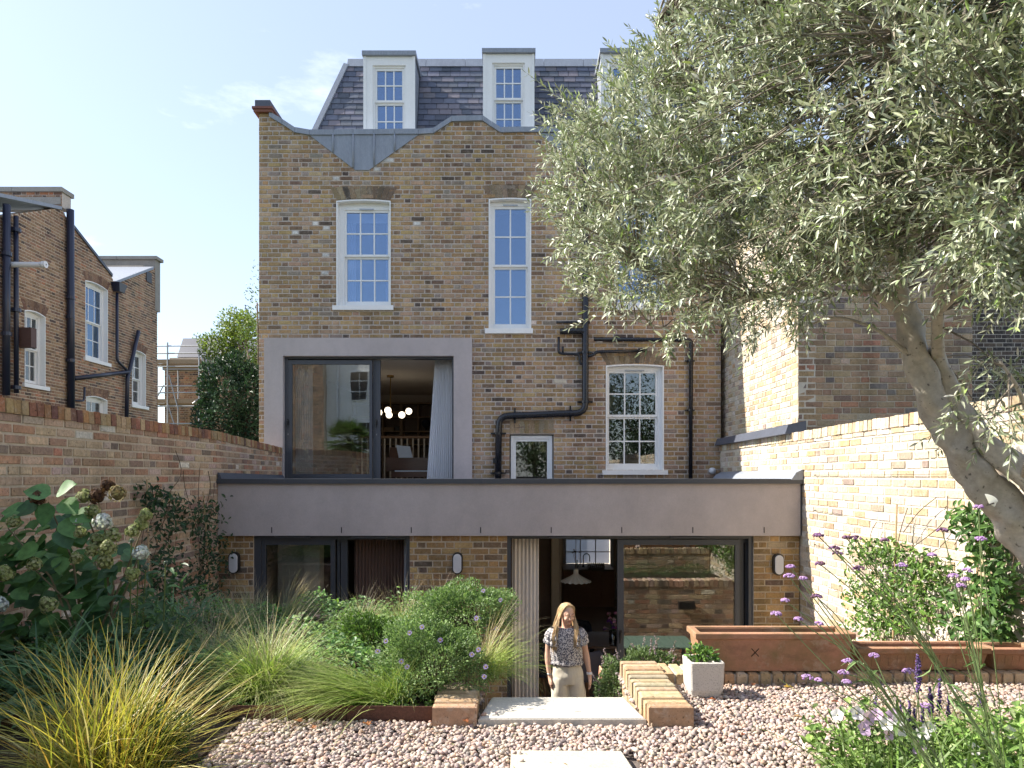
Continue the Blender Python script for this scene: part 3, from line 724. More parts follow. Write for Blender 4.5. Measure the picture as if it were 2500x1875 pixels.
# lead ridge roll and hip flashing
MB().bar(slope(hipx(ZB + .1) - .02, ZB + .1, .03), slope(hipx(ZT) - .02, ZT, .03), .09, .03, up=(0, -1, .3)).build('hip_flashing', 'lead', roof)
mb = MB()
for i in range(9):
    xa = hipx(ZT) + (XR - hipx(ZT)) * i / 9; xb = hipx(ZT) + (XR - hipx(ZT)) * (i + 1) / 9 - 0.006
    mb = MB(); mb.hexa([slope(xa, ZT - 0.05, 0.035), slope(xb, ZT - 0.05, 0.035), Vector((xb, YT + 0.4, ZT - 0.05)), Vector((xa, YT + 0.4, ZT - 0.05)),
                        slope(xa, ZT + 0.12, 0.03), slope(xb, ZT + 0.12, 0.03), Vector((xb, YT + 0.4, ZT + 0.13)), Vector((xa, YT + 0.4, ZT + 0.13))])
    mb.build('lead_ridge', 'lead', roof)
for i, (a, b, c, d) in enumerate(DMR):
    x0, x1, zt, zb = PX(a, d), PX(b, d), PZ(c, d), 6.78
    gl, gr = PX(a + 21, d), PX(b - 22, d); gt = PZ(c + 21, d); gb = PZ(c + 205, d)
    mb = MB(); mb.box(x0, gl, d, d + 0.05, zb, zt); mb.box(gr, x1, d, d + 0.05, zb, zt); mb.box(gl, gr, d, d + 0.05, gt, zt)
    mb.box(x0 - 0.012, x0 + 0.035, d - 0.012, d - 0.001, zb, zt); mb.box(x1 - 0.035, x1 + 0.012, d - 0.012, d - 0.001, zb, zt)
    dm = mb.build('dormer', 'white_paint', house)
    bx(dm, 'dormer_cheek', 'lead', x0 + 0.002, x0 + 0.05, d + 0.051, 13.2, zb, zt - 0.01); bx(dm, 'dormer_cheek', 'lead', x1 - 0.05, x1 - 0.002, d + 0.051, 13.2, zb, zt - 0.01)
    bx(dm, 'dormer_roof', 'lead', x0 - 0.03, x1 + 0.03, d - 0.05, 13.3, zt + 0.002, zt + 0.075)
    bx(dm, 'dormer_room', 'room_grey', x0 + 0.06, x1 - 0.06, d + 1.2, d + 1.25, zb, zt - 0.02)
    fd = Fr((0, d, 0), (1, 0, 0), (0, -1, 0))
    sash(house, fd, gl, gr, gb, gt, 3, (2, 2), 'glass_sky', w=0.03, fw=0.03, meet=PZ(c + 108, d), bar=0.02)

# --- grey render surround and the upper sliding door
x0, x1, zt = pu(647), pu(1153), pz(826); ox0, ox1, oz1, oz0 = pu(693), pu(1108), pz(870), pz(1180)
mb = MB(); y0, y1 = DM - 0.05, DM - 0.001
mb.box(x0, ox0, y0, y1, oz0, zt); mb.box(ox1, x1, y0, y1, oz0, zt); mb.box(ox0, ox1, y0, y1, oz1, zt)
mb.box(ox0 - 0.018, ox0, y1, DM + 0.32, oz0, oz1 + 0.02); mb.box(ox1, ox1 + 0.018, y1, DM + 0.32, oz0, oz1 + 0.02); mb.box(ox0, ox1, y1, DM + 0.32, oz1, oz1 + 0.018)
mb.build('render_surround', 'grey_render', house)
def rect_frame(mb, x0, x1, z0, z1, y0, y1, wl, wr, wt, wb):
    mb.box(x0, x0 + wl, y0, y1, z0, z1); mb.box(x1 - wr, x1, y0, y1, z0, z1); mb.box(x0 + wl, x1 - wr, y0 + .002, y1, z1 - wt, z1); mb.box(x0 + wl, x1 - wr, y0 + .002, y1, z0, z0 + wb)
def handle(parent, x, y, z):
    mb = MB(); mb.box(x - 0.016, x + 0.016, y - 0.012, y, z - 0.05, z + 0.05); mb.tube([(x, y - 0.01, z + 0.02), (x, y - 0.045, z + 0.02), (x - 0.012, y - 0.05, z - 0.10)], 0.011, 8); mb.build('handle', 'black', parent)
    MB().box(x - 0.006, x + 0.006, y - 0.004, y - 0.0005, z - 0.215, z - 0.19).build('keyhole', 'steel', parent)
mb = MB(); rect_frame(mb, ox0, ox1, oz0, oz1, DM + 0.04, DM + 0.2, 0.05, 0.03, 0.03, 0.05)
sl = mb.build('sliding_door', 'anthracite', house)
mb = MB(); rect_frame(mb, pu(697), pu(907), pz(1172), pz(878), DM + 0.045, DM + 0.10, 0.09, 0.045, 0.07, 0.10); mb.build('door_leaf', 'anthracite', sl)
bx(sl, 'pane', 'glass_slider', pu(708), pu(902), DM + 0.07, DM + 0.076, pz(1161), pz(886))
mb = MB(); rect_frame(mb, pu(907), pu(925), pz(1172), pz(876), DM + 0.12, DM + 0.17, 0.035, 0.085, 0.07, 0.08); mb.build('door_leaf', 'anthracite', sl)
handle(sl, pu(701), DM + 0.045, pz(1030)); handle(sl, pu(916), DM + 0.12, pz(1030))

# --- drainpipes
def pipe(pts, r, mat='pipe_black', d=DM - 0.075, bend=0.10, parent=house, name='drainpipe', clips=()):
    P3 = [Vector((PX(a, d), d, PZ(b, d))) if len(q) == 2 else Vector(q) for q in pts for (a, b) in ([q] if len(q) == 2 else [(0, 0)])]
    out_ = [P3[0]]
    for i in range(1, len(P3) - 1):
        a, b, c = P3[i - 1], P3[i], P3[i + 1]
        k = min(bend, (a - b).length * 0.48, (c - b).length * 0.48)
        s, e = b + (a - b).normalized() * k, b + (c - b).normalized() * k
        for t in (0, .25, .5, .75, 1): out_.append(s * (1 - t) ** 2 + b * 2 * t * (1 - t) + e * t * t)
    out_.append(P3[-1])
    o = MB().tube(out_, r, 12).build(name, mat, parent, smooth=True)
    for (a, b, vert) in clips:
        c = Vector((PX(a, d), d, PZ(b, d))); h = r * 2.3
        mb = MB()
        if vert: mb.lathe(c - Z3 * 0.02, [(r + .001, 0), (r + 0.008, 0), (r + 0.008, 0.04), (r + .001, 0.04)], 12); mb.box(c.x - h, c.x + h, d + 0.03, d + 0.072, c.z - 0.012, c.z + 0.012)
        else: mb.lathe(c - Vector((0.02, 0, 0)), [(r + .001, 0), (r + 0.008, 0), (r + 0.008, 0.04), (r + .001, 0.04)], 12, axis=(1, 0, 0)); mb.box(c.x - 0.012, c.x + 0.012, d + 0.03, d + 0.072, c.z - h, c.z + h)
        mb.build('pipe_clip', mat, o)
    return o
pipe([(1429, 285), (1429, 1008), (1218, 1016), (1216, 1176)], 0.055, bend=0.16, clips=((1429, 981, 1), (1393, 1009, 0), (1257, 1014, 0), (1216.5, 1058, 1), (1216, 1155, 1), (1429, 700, 1), (1429, 500, 1), (1429, 860, 1)))
pipe([(1367, 809), (1420, 808), (1428, 812), (1429, 830)], 0.05, bend=0.08)
pipe([(1358, 787), (1440, 787)], 0.022)
pipe([(1364, 823), (1364, 863), (1414, 865), (1416, 888), (1426, 890)], 0.022, bend=0.05)
pipe([(1374, 846), (1374, 862)], 0.018)
pipe([(1450, 828), (1687, 830), (1686, 1176)], 0.034, bend=0.06, clips=((1686, 1001, 1), (1686, 880, 1)))
pipe([(1432, 870), (1447, 868), (1457, 859), (1580, 856)], 0.026, bend=0.05)
bx(house, 'rodding_eye', 'pipe_black', pu(1204), pu(1213), DM - 0.14, DM - 0.05, pz(1131), pz(1119))
MB().lathe((pu(1737), DM - 0.10, pz(1149)), [(0.001, 0.0), (0.03, 0.0), (0.03, 0.02), (0.05, 0.02), (0.05, 0.09)], 16, axis=(0, 1, 0)).build('boiler_flue', 'plastic_white', house, smooth=True)

# ================================================================ the extension
fe = Fr((0, DE, 0), (1, 0, 0), (0, -1, 0)); ZL = PZ(1307, DE)
def eu(px): return PX(px, DE)
def ez(py): return PZ(py, DE)
for (a, b) in ((531, 618), (1000, 1238), (1840, 1952)):
    brick_wall(house, 'extension_pier', fe, [[(eu(a), FL - 0.3), (eu(b), FL - 0.3), (eu(b), ZL - 0.004), (eu(a), ZL - 0.004)]], PAL_EXT, 'mortar_warm', thick=0.28, v0=ZL - 0.004 - 0.075 * 36, keep=110, joint=0.013)
bx(house, 'fascia_band', 'grey_render', XE0, XE1 - 0.02, DE - 0.06, DE + 0.30, ZL, ez(1181))
bx(house, 'fascia_end_trim', 'anthracite', XE1 - 0.02, XE1 - 0.001, DE - 0.058, DE + 0.3, ZL, ez(1181))
for i, (a, b) in enumerate(((536, 700), (700, 1180), (1180, 1868), (1868, 1953))):
    bx(house, 'parapet_coping', 'anthracite', eu(a) + 0.001, eu(b) - 0.001, DE - 0.095, DE + 0.34, ez(1181) + 0.001, ez(1169))
for a in (668, 837, 1006, 1174, 1345, 1516, 1688, 1861):
    for k in range(6): pass
    mb = MB(); mb.box(eu(a) - 0.005, eu(a) + 0.005, DE - 0.064, DE - 0.0605, ez(1300), ez(1286)); mb.build('weep_vent', 'black', house)
bx(house, 'flat_roof', 'lead_dark', XE0 + 0.01, XE1 - 0.005, DE + 0.345, DM - 0.08, 0.70, ez(1181) - 0.03)
bx(house, 'extension_ceiling', 'ceiling_paint', XE0 + 0.02, XE1 - 0.02, DE + 0.31, DM + 0.3, 0.64, 0.695)
bx(house, 'extension_side', 'room_wall', XE0 + 0.005, XE0 + 0.1, DE + 0.29, DM + 0.3, -2.2, 0.635); bx(house, 'extension_side', 'room_wall', XE1 - 0.1, XE1 - 0.005, DE + 0.29, DM + 0.3, -2.2, 0.635)
bx(house, 'lead_flashing', 'lead_dark', 3.39, 3.444, DE + 0.1, DM - 0.1, 1.262, 1.30)
mb = MB(); mb.hexa([(3.30, DE - 0.1, 1.274), (3.443, DE - 0.1, 1.274), (3.443, DM - 0.1, 1.274), (3.30, DM - 0.1, 1.274), (3.36, DE - 0.1, 1.36), (3.443, DE - 0.1, 1.40), (3.443, DM - 0.1, 1.38), (3.36, DM - 0.1, 1.34)]); mb.build('lead_flashing', 'lead', house)
mb = MB(); mb.hexa([(-3.485, DE - 0.08, 1.27), (-3.44, DE - 0.08, 1.27), (-3.745, DM - 0.06, 1.25), (-3.80, DM - 0.06, 1.25), (-3.485, DE - 0.08, 1.36), (-3.47, DE - 0.08, 1.36), (-3.78, DM - 0.06, 1.33), (-3.80, DM - 0.06, 1.33)]); mb.build('lead_flashing', 'lead_dark', house)
# lower left slider
mb = MB(); z0 = FL + 0.02
rect_frame(mb, eu(618), eu(1000), z0, ZL - 0.003, DE + 0.03, DE + 0.2, 0.085, 0.045, 0.05, 0.05); s1 = mb.build('sliding_door', 'anthracite', house)
mb = MB(); rect_frame(mb, eu(636), eu(815), z0 + 0.05, ez(1316), DE + 0.04, DE + 0.095, 0.045, 0.05, 0.075, 0.09); mb.build('door_leaf', 'anthracite', s1)
bx(s1, 'pane', 'glass', eu(644), eu(806), DE + 0.06, DE + 0.066, z0 + 0.13, ez(1330))
mb = MB(); rect_frame(mb, eu(817), eu(842), z0 + 0.05, ez(1318), DE + 0.12, DE + 0.17, 0.03, 0.08, 0.05, 0.06); mb.build('door_leaf', 'anthracite', s1)
for a, b in ((670, 758), (858, 945), (1342, 1425), (1637, 1721)):
    bx(house, 'trickle_vent', 'anthracite', eu(a), eu(b), DE - 0.03, DE + 0.029, ez(1313.5), ez(1310))
# lower right slider
mb = MB(); rect_frame(mb, eu(1238), eu(1840), FL + 0.01, ZL - 0.003, DE + 0.03, DE + 0.2, 0.045, 0.05, 0.04, 0.012); s2 = mb.build('sliding_door', 'anthracite', house)
mb = MB(); rect_frame(mb, eu(1509), eu(1808), FL + 0.02, ez(1318), DE + 0.04, DE + 0.095, 0.075, 0.05, 0.065, 0.09); mb.build('door_leaf', 'anthracite', s2)
bx(s2, 'pane', 'glass_slider', eu(1523), eu(1800), DE + 0.06, DE + 0.066, FL + 0.1, ez(1331))
mb = MB(); rect_frame(mb, eu(1812), eu(1832), FL + 0.02, ez(1318), DE + 0.12, DE + 0.17, 0.06, 0.02, 0.05, 0.06); mb.build('door_leaf', 'anthracite', s2)
handle(s2, eu(1516), DE + 0.04, ez(1550))

# wall lamps
for px, py, lb in ((575, 1373, 'black oval bulkhead wall lamp nearest the left garden wall'), (1117.5, 1374, 'black oval bulkhead wall lamp on the middle brick pier'), (1897, 1377, 'black oval bulkhead wall lamp beside the sunlit right wall')):
    c = Vector((eu(px), DE, ez(py))); t = thing('wall_lamp', lb, 'wall lamp', c, 'oval bulkhead lamps on the extension')
    def stadium(w, h, y, n=10):
        return [Vector((c.x + w * math.cos(a), y, c.z + (h - w) * (1 if s else -1) + w * math.sin(a))) for s in (1, 0) for a in [math.pi * (k / n) + (0 if s else math.pi) for k in range(n + 1)]]
    MB().prism(stadium(0.062, 0.13, DE - 0.006), (0, -0.055, 0)).build('housing', 'black', t)
    mb = MB(); ring = stadium(0.048, 0.113, DE - 0.0615); MB().prism(ring, (0, -0.018, 0)).build('diffuser', 'lamp_diffuser', t)
    for k in range(5):
        xx = c.x - 0.034 + k * 0.017; MB().box(xx - 0.003, xx + 0.003, DE - 0.083, DE - 0.0797, c.z - 0.085, c.z + 0.085).build('rib', 'lamp_diffuser', t)
# ================================================================ garden walls
def wall_run(wall, pts, ztop, pal_, cope_pal, mortar, mat, zb=-1.9, course=0.075, keep=300, side=1, ckeep=150, thick=0.225, bond='stretcher', cope=0.105):
    """wall along the points (x, y) with brick-on-edge coping; side=+1 faces +x, -1 faces -x"""
    for (x0, y0), (x1, y1), (t0, t1) in zip(pts, pts[1:], zip(ztop, ztop[1:])):
        d = Vector((x1 - x0, y1 - y0, 0)); L_ = d.length; d.normalize()
        N_ = Vector((d.y, -d.x, 0)) * side
        fr = Fr((x0, y0, 0), d, N_)
        brick_wall(wall, 'wall_face', fr, [[(0, zb), (L_, zb), (L_, t1 - cope), (0, t0 - cope)]], pal_, mortar, thick=thick, course=course, v0=zb, bond=bond, mat=mat, keep=keep, joint=0.017)
        n = int(L_ / 0.076); cols = pal(cope_pal, n); cand = []
        for i in range(n):
            a, b = i / n * L_ + 0.003, (i + 1) / n * L_ - 0.004; zt = t0 + (t1 - t0) * (i + 0.5) / n + random.uniform(-0.004, 0.004)
            q = random.uniform(-0.004, 0.004); lean = random.uniform(-0.002, 0.002)
            V = [fr.p(a + lean, -0.012 + q, zt - cope + 0.004), fr.p(b + lean, -0.012 + q, zt - cope + 0.004), fr.p(b + lean, thick + 0.008, zt - cope + 0.004), fr.p(a + lean, thick + 0.008, zt - cope + 0.004)]
            W_ = [fr.p(a + 0.002, -0.008 + q, zt), fr.p(b - 0.002, -0.008 + q, zt), fr.p(b - 0.002, thick, zt), fr.p(a + 0.002, thick, zt)]
            V = V + W_
            if side > 0 and False: V = V
            cand.append((V, cols[i], fr.p((a + b) / 2, 0, zt).y))
        vis_ = [k for k, c in enumerate(cand) if abs(fr.p(0, 0, 0).x) * F / max(c[2], 0.1) < 1262 and c[2] > 0]
        vis_ = set(sorted(vis_, key=lambda k: cand[k][2])[:ckeep])
        rest = MB()
        for k, (V, c, _) in enumerate(cand):
            if k in vis_: MB().hexa(V, c).build('coping_brick', mat, wall)
            else: rest.hexa(V, c)
        if rest.n: rest.build('coping_bricks', mat, wall, kind='stuff')
        mb = MB(); fr.box(mb, 0, L_, 0.004, thick - 0.01, 0, 0)       # mortar bed between the coping bricks
        V = [fr.p(0, 0.002, t0 - cope + 0.002), fr.p(L_, 0.002, t1 - cope + 0.002), fr.p(L_, thick - 0.01, t1 - cope + 0.002), fr.p(0, thick - 0.01, t0 - cope + 0.002)]
        MB().hexa(V + [v + Z3 * 0.09 for v in V]).build('mortar_bed', mortar, wall)

lw = thing('garden_wall', 'red-brown brick garden wall in shade behind the hydrangea, left side', 'wall', (-3.6, 4, -0.2))
wall_run(lw, [(-3.70, -2.0), (-3.495, DE - 0.10)], [1.92, 1.85], PAL_RED, PAL_COPE, 'mortar_warm', 'brick', side=1, keep=300)
wall_run(lw, [(-3.495, DE - 0.098), (-3.80, DM - 0.06)], [1.85, 1.78], PAL_RED, PAL_COPE, 'mortar_warm', 'brick', zb=-1.9, side=1, keep=90, ckeep=60)
rw = thing('garden_wall', 'sunlit pale yellow brick garden wall behind the olive trunk', 'wall', (3.5, 5, -0.2))
wall_run(rw, [(3.45, -2.0), (3.45, DM - 0.01)], [1.92, 1.83], PAL_PALE, PAL_PALE, 'mortar_pale', 'brick_clean', course=0.080, side=-1, keep=300)
# training wires with eyes
for py0, py1 in ((1078, 1046), (1160, 1157), (1246, 1293), (1330, 1420)):
    a = P(1990, py0, F * 3.43 / 740.); b = P(2390, py1 + (2390 - 2250) * (py1 - py0) / 260. * 0.6, F * 3.43 / 1140.)
    MB().tube([a, (a + b) / 2 - Z3 * 0.004, b], 0.0018, 5).build('training_wire', 'black', rw)
    MB().lathe(a + Vector((0.0, 0, 0)), [(0.004, -0.01), (0.008, 0), (0.004, 0.012)], 8, axis=(-1, 0, 0)).build('wire_eye', 'black', rw)
# lead capping where the neighbour's wing stands on the wall
mb = MB(); mb.hexa([(3.36, 8.40, 1.84), (3.62, 8.40, 1.84), (3.62, DM - 0.02, 1.82), (3.36, DM - 0.02, 1.82), (3.40, 8.40, 1.955), (3.62, 8.40, 2.00), (3.62, DM - 0.02, 1.97), (3.40, DM - 0.02, 1.93)])
mb.build('lead_capping', 'lead_dark', rw)

# retaining walls round the sunken patio, walls beside the stair
def small_wall(name, label, fr, L_, z0, z1, pal_, keep=120, thick=0.22, topw=True, mortar='mortar_pale', mat='brick_clean', cap=0.215):
    t = thing(name, label, 'wall', fr.p(L_ / 2, 0, z0))
    brick_wall(t, 'wall_face', fr, [[(0, z0), (L_, z0), (L_, z1 - 0.105), (0, z1 - 0.105)]], pal_, mortar, thick=thick, v0=z0, mat=mat, keep=keep)
    n = max(1, int(round(L_ / 0.078)))
    for i in range(n):
        a, b = L_ * i / n + 0.004, L_ * (i + 1) / n - 0.005; q = random.uniform(-0.006, 0.006); zz = z1 + random.uniform(-0.006, 0.004)
        e = 0.006
        V = [fr.p(a, -0.012 + q, z1 - 0.103), fr.p(b, -0.012 + q, z1 - 0.103), fr.p(b, thick + 0.005 + q, z1 - 0.103), fr.p(a, thick + 0.005 + q, z1 - 0.103)]
        W_ = [fr.p(a + e, -0.012 + q, zz - e), fr.p(b - e, -0.012 + q, zz - e), fr.p(b - e, thick + 0.005 + q, zz - e), fr.p(a + e, thick + 0.005 + q, zz - e)]
        T_ = [fr.p(a + 2 * e, 0.0 + q, zz), fr.p(b - 2 * e, 0.0 + q, zz), fr.p(b - 2 * e, thick - e + q, zz), fr.p(a + 2 * e, thick - e + q, zz)]
        c = pal(pal_, 1)[0]; mb = MB().add(V + W_ + T_, [(3, 2, 1, 0), (0, 1, 5, 4), (1, 2, 6, 5), (2, 3, 7, 6), (3, 0, 4, 7), (4, 5, 9, 8), (5, 6, 10, 9), (6, 7, 11, 10), (7, 4, 8, 11), (8, 9, 10, 11)], c)
        mb.build('coping_brick', mat, t)
    V = [fr.p(0.01, 0.008, z1 - 0.104), fr.p(L_ - 0.01, 0.008, z1 - 0.104), fr.p(L_ - 0.01, thick - 0.01, z1 - 0.104), fr.p(0.01, thick - 0.01, z1 - 0.104)]
    MB().hexa(V + [v + Z3 * 0.088 for v in V]).build('mortar_bed', mortar, t)
    return t
PAL_STAIR = [(0.50, 0.37, 0.22, 4), (0.46, 0.33, 0.20, 4), (0.55, 0.44, 0.30, 3), (0.42, 0.27, 0.16, 2), (0.38, 0.31, 0.21, 2)]
small_wall('stair_wall', 'low sunlit yellow brick wall edging the right of the stone step', Fr((0.73, 3.60, 0), (0, 1, 0), (-1, 0, 0)), 0.92, -1.7, 0.105, PAL_STAIR, keep=80)
small_wall('stair_wall', 'low brick wall edging the left of the stone step under the aster', Fr((-0.20, 3.62, 0), (0, 1, 0), (1, 0, 0)), 0.40, -1.7, 0.10, PAL_STAIR, keep=40)
small_wall('retaining_wall', 'low yellow brick wall running right behind the speckled cube pot', Fr((0.965, 4.58, 0), (1, 0, 0), (0, 1, 0)), 2.47, -0.6, 0.068, PAL_STAIR, keep=60)
small_wall('retaining_wall', 'brick retaining wall above the sunken patio, mirrored in the right sliding door', Fr((0.74, 5.86, 0), (1, 0, 0), (0, 1, 0)), 2.70, -1.8, -0.30, PAL_RED, keep=0, mortar='mortar_warm', mat='brick')
small_wall('retaining_wall', 'brick retaining wall holding the left planting bed above the patio', Fr((-3.45, 6.42, 0), (1, 0, 0), (0, 1, 0)), 3.0, -1.8, 0.02, PAL_RED, keep=0, mortar='mortar_warm', mat='brick')
bx(thing('wall_light', 'small black box light on the patio retaining wall, seen in the door reflection', 'wall lamp', (2.7, 5.9, -0.7)), 'housing', 'black', 2.58, 2.82, 5.875, 5.96, -0.74, -0.63)
t = thing('timber_edging', 'upright weathered timber posts at the bed edge left of the curtain', 'edging', (-0.22, 4.3, 0))
for i in range(9):
    x = -0.235 + 0.03 * math.sin(i * 2.1); y = 4.06 + i * 0.10; MB().hexa([(x - .035, y, -1.2), (x + .035, y, -1.2), (x + .035, y + .07, -1.2), (x - .035, y + .07, -1.2), (x - .033, y, .16 + U(-.03, .05)), (x + .033, y, .16 + U(-.03, .05)), (x + .033, y + .07, .17), (x - .033, y + .07, .17)]).build('post', 'wood_weathered', t)

# ================================================================ neighbour on the right
nb = thing('neighbour_wing', 'projecting brick wing of the neighbouring house behind the olive trunk', 'house', (4.6, 9, -0.2))
XW = 3.56; DW = 8.5
brick_wall(nb, 'flank_wall', Fr((XW, DW, 0), (0, 1, 0), (-1, 0, 0)), [[(0, 1.75), (DM + 0.4 - DW, 1.75), (DM + 0.4 - DW, 5.1), (0, 5.1)]], PAL_PALE, 'mortar_pale', course=0.076, mat='brick_clean', keep=120, vis=lambda a, b: b > 640)
brick_wall(nb, 'rear_wall', Fr((XW + 0.003, DW, 0), (1, 0, 0), (0, -1, 0)), [[(0, -0.2), (2.17, -0.2), (2.17, 5.1), (0, 5.1)]], PAL_WING, 'mortar_warm', course=0.0765, mat='brick', keep=220, bond='stretcher', vis=lambda a, b: b > 700)
bx(nb, 'wing_roof', 'lead_dark', XW - 0.03, XW + 2.25, DW - 0.05, 12.2, 5.1, 5.2); bx(nb, 'side_wall', 'mortar_warm', XW + 2.0, XW + 2.172, DW + 0.225, 12.2, -0.2, 5.098)
nd = thing('neighbour_house', 'dark sooty brick house at the far right edge behind the olive tree', 'house', (8, 12.3, -0.2))
brick_wall(nd, 'rear_wall', Fr((XM1 + 0.08, 12.22, 0), (1, 0, 0), (0, -1, 0)), [[(0, -0.2), (8, -0.2), (8, 6.9), (0, 6.9)]], PAL_DARK, 'mortar', course=0.075, mat='brick', keep=60, vis=lambda a, b: a > 2371 and 600 < b < 960)
bx(nd, 'house_body', 'mortar', XM1 + 0.09, 11.4, 12.45, 17, -0.2, 6.89); bx(nd, 'roof', 'slate', XM1 + 0.09, 11.4, 12.4, 17.1, 6.9, 7.3, (0.08, 0.085, 0.1))

# ================================================================ neighbour on the left: flank of a rear wing facing us
XL = -11.2
lh = thing('neighbour_house', 'brown brick house with white sashes beyond the left garden wall', 'house', (XL, 18, -0.2))
fl = Fr((XL, 0, 0), (0, 1, 0), (1, 0, 0))
def lu(px): return F * -XL / (CX - px)
def lp(px, py): d = lu(px); return (d, PZ(py, d))
def lz(px, py): return PZ(py, lu(px))
roofline = [lp(383, 652), lp(330, 668), lp(278, 690), lp(272, 672), lp(168, 540), lp(150, 508), lp(0, 528)]
LW = {'a': (60, 111, 760, 940), 'b': (208, 263, 692, 880), 'c': (322, 356, 857, 990), 'd': (210, 262, 968, 1090)}
holes = []
for k, (a, b, t_, b_) in LW.items():
    u0, u1 = lu(a), lu(b); zc = PZ((t_), (u0 + u1) / 2) ; zs = PZ(b_, (u0 + u1) / 2); LW[k] = (u0, u1, zs, zc)
    holes.append(arch_loop(u0, u1, zs, zc, 0.055))
UEND = lu(384)
brick_wall(lh, 'flank_wall', fl, [[(12.0, -0.2), (UEND, -0.2), (UEND, lz(384, 652))] + roofline[1:] + [(12.0, lz(0, 560))]] + holes, PAL_LEFT, 'mortar_warm', thick=0.3, v0=-0.2, keep=300, vis=lambda a, b: b < 950, joint=0.015)
for k, (u0, u1, zs, zc) in LW.items():
    voussoirs(lh, fl, u0, u1, zc + 0.01, 0.22, 0.055, [(0.20, 0.11, 0.075, 3), (0.26, 0.16, 0.10, 3)])
    sash(lh, fl, u0 + 0.02, u1 - 0.02, zs, zc - 0.06, 3 if k in 'ab' else 2, (2, 2), 'glass_sky' if k == 'b' else 'glass', w=0.12, sill=(u0 - 0.08, u1 + 0.08, zs - 0.09, zs, 0.06), reveal=(u0, u1, zs, zc, 0.055))
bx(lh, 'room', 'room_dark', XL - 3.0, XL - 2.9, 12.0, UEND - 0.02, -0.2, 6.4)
bx(lh, 'end_wall', 'mortar_warm', XL - 6, XL - 0.302, UEND - 0.3, UEND, -0.2, lz(384, 655)); 
bx(lh, 'corner_board', 'white_paint', XL - 0.25, XL + 0.012, UEND - 0.02, UEND + 0.05, lz(380, 715), lz(380, 640))
# party parapets running back from us, with stone copings
zt = lz(150, 470); d0 = lu(149)
brick_wall(lh, 'party_parapet', Fr((XL + 0.02, d0, 0), (-1, 0, 0), (0, -1, 0)), [[(0, lz(150, 506)), (5, lz(150, 506)), (5, zt), (0, zt)]], PAL_LEFT, 'mortar', thick=0.35, keep=20)
bx(lh, 'render_band', 'concrete', XL - 5, XL + 0.0, d0 - 0.015, d0 - 0.006, lz(150, 500), lz(150, 482))
for i in range(4): bx(lh, 'coping_stone', 'concrete', XL - 1.25 * (i + 1) + 0.07, XL - 1.25 * i + 0.06, d0 - 0.07, d0 + 0.42, zt + 0.002, zt + 0.11)
d1 = lu(378); z1_ = lz(378, 634)
bx(lh, 'party_parapet', 'concrete', XL - 5, XL + 0.015, d1 - 0.0, d1 + 0.3, 6.5, z1_)
for i in range(4): bx(lh, 'coping_stone', 'concrete', XL - 1.25 * (i + 1) + 0.10, XL - 1.25 * i + 0.09, d1 - 0.07, d1 + 0.36, z1_ + 0.002, z1_ + 0.10)
# roof slopes falling to the valley
def lroof(a, b, mat, name):
    (u0, z0), (u1, z1) = a, b
    MB().hexa([fl.p(u0, -0.04, z0 - 0.03), fl.p(u1, -0.04, z1 - 0.03), fl.p(u1, 5.5, z1 - 0.03), fl.p(u0, 5.5, z0 - 0.03), fl.p(u0, -0.04, z0 + 0.05), fl.p(u1, -0.04, z1 + 0.05), fl.p(u1, 5.5, z1 + 0.05), fl.p(u0, 5.5, z0 + 0.05)]).build(name, mat, lh)
lroof(lp(168, 541), lp(272, 673), 'lead_dark', 'roof_slope'); lroof((lu(280), lz(280, 690)), (lu(372), lz(372, 655)), 'lead', 'roof_slope'); lroof((12.0, lz(0, 560)), lp(148, 509), 'lead', 'roof_slope')
def lpipe(pts, r, mat='pipe_navy', off=0.10, **k):
    P3 = [fl.p(lu(a), -off, PZ(b, lu(a))) for a, b in pts]; return pipe([tuple(p) for p in P3], r, mat, parent=lh, **k)
lpipe([(5, 500), (4, 965)], 0.075); lpipe([(28, 528), (29, 960)], 0.05); lpipe([(162, 512), (164, 1000)], 0.085)
lpipe([(277, 715), (277, 880), (302, 905)], 0.04); lpipe([(330, 808), (308, 905), (303, 920), (300, 1040)], 0.055); lpipe([(172, 924), (305, 908)], 0.055); lpipe([(173, 978), (196, 979), (197, 945)], 0.025)
for a, ys in ((5, (620, 815)), (28, (562, 757, 946)), (162, (727, 774, 880))):
    for b in ys:
        c = fl.p(lu(a), -0.10, PZ(b, lu(a))); MB().lathe(c - Z3 * 0.04, [(0.06, 0), (0.10, 0), (0.10, 0.08), (0.06, 0.08)], 12).build('pipe_collar', 'pipe_navy', lh)
c = fl.p(lu(279), -0.12, lz(279, 703)); MB().hexa([c + Vector(v) for v in ((-.08, -.12, -.12), (.1, -.12, -.12), (.1, .12, -.12), (-.08, .12, -.12), (-.1, -.2, .12), (.14, -.2, .12), (.14, .2, .12), (-.1, .2, .12))]).build('rain_hopper', 'pipe_navy', lh)
c = fl.p(lu(18), 0, lz(18, 646)); mb = MB(); mb.tube([c, c + Vector((0.75, 0, 0))], 0.06, 12); mb.lathe(c + Vector((0.76, 0, 0)), [(0.04, 0), (0.075, 0.02), (0.075, 0.1), (0.02, 0.1)], 12, axis=(1, 0, 0)); mb.build('boiler_flue', 'plastic_white', lh, smooth=False)
c = fl.p(lu(38), 0, lz(38, 823)); bx(lh, 'meter_box', 'brown_box', c.x, c.x + 0.35, c.y, c.y + 0.18, c.z - 0.22, c.z + 0.22)
c = fl.p(lu(363), 0, lz(363, 677)); bx(lh, 'air_vent', 'black', c.x, c.x + 0.02, c.y - 0.15, c.y + 0.15, c.z - 0.16, c.z + 0.16)

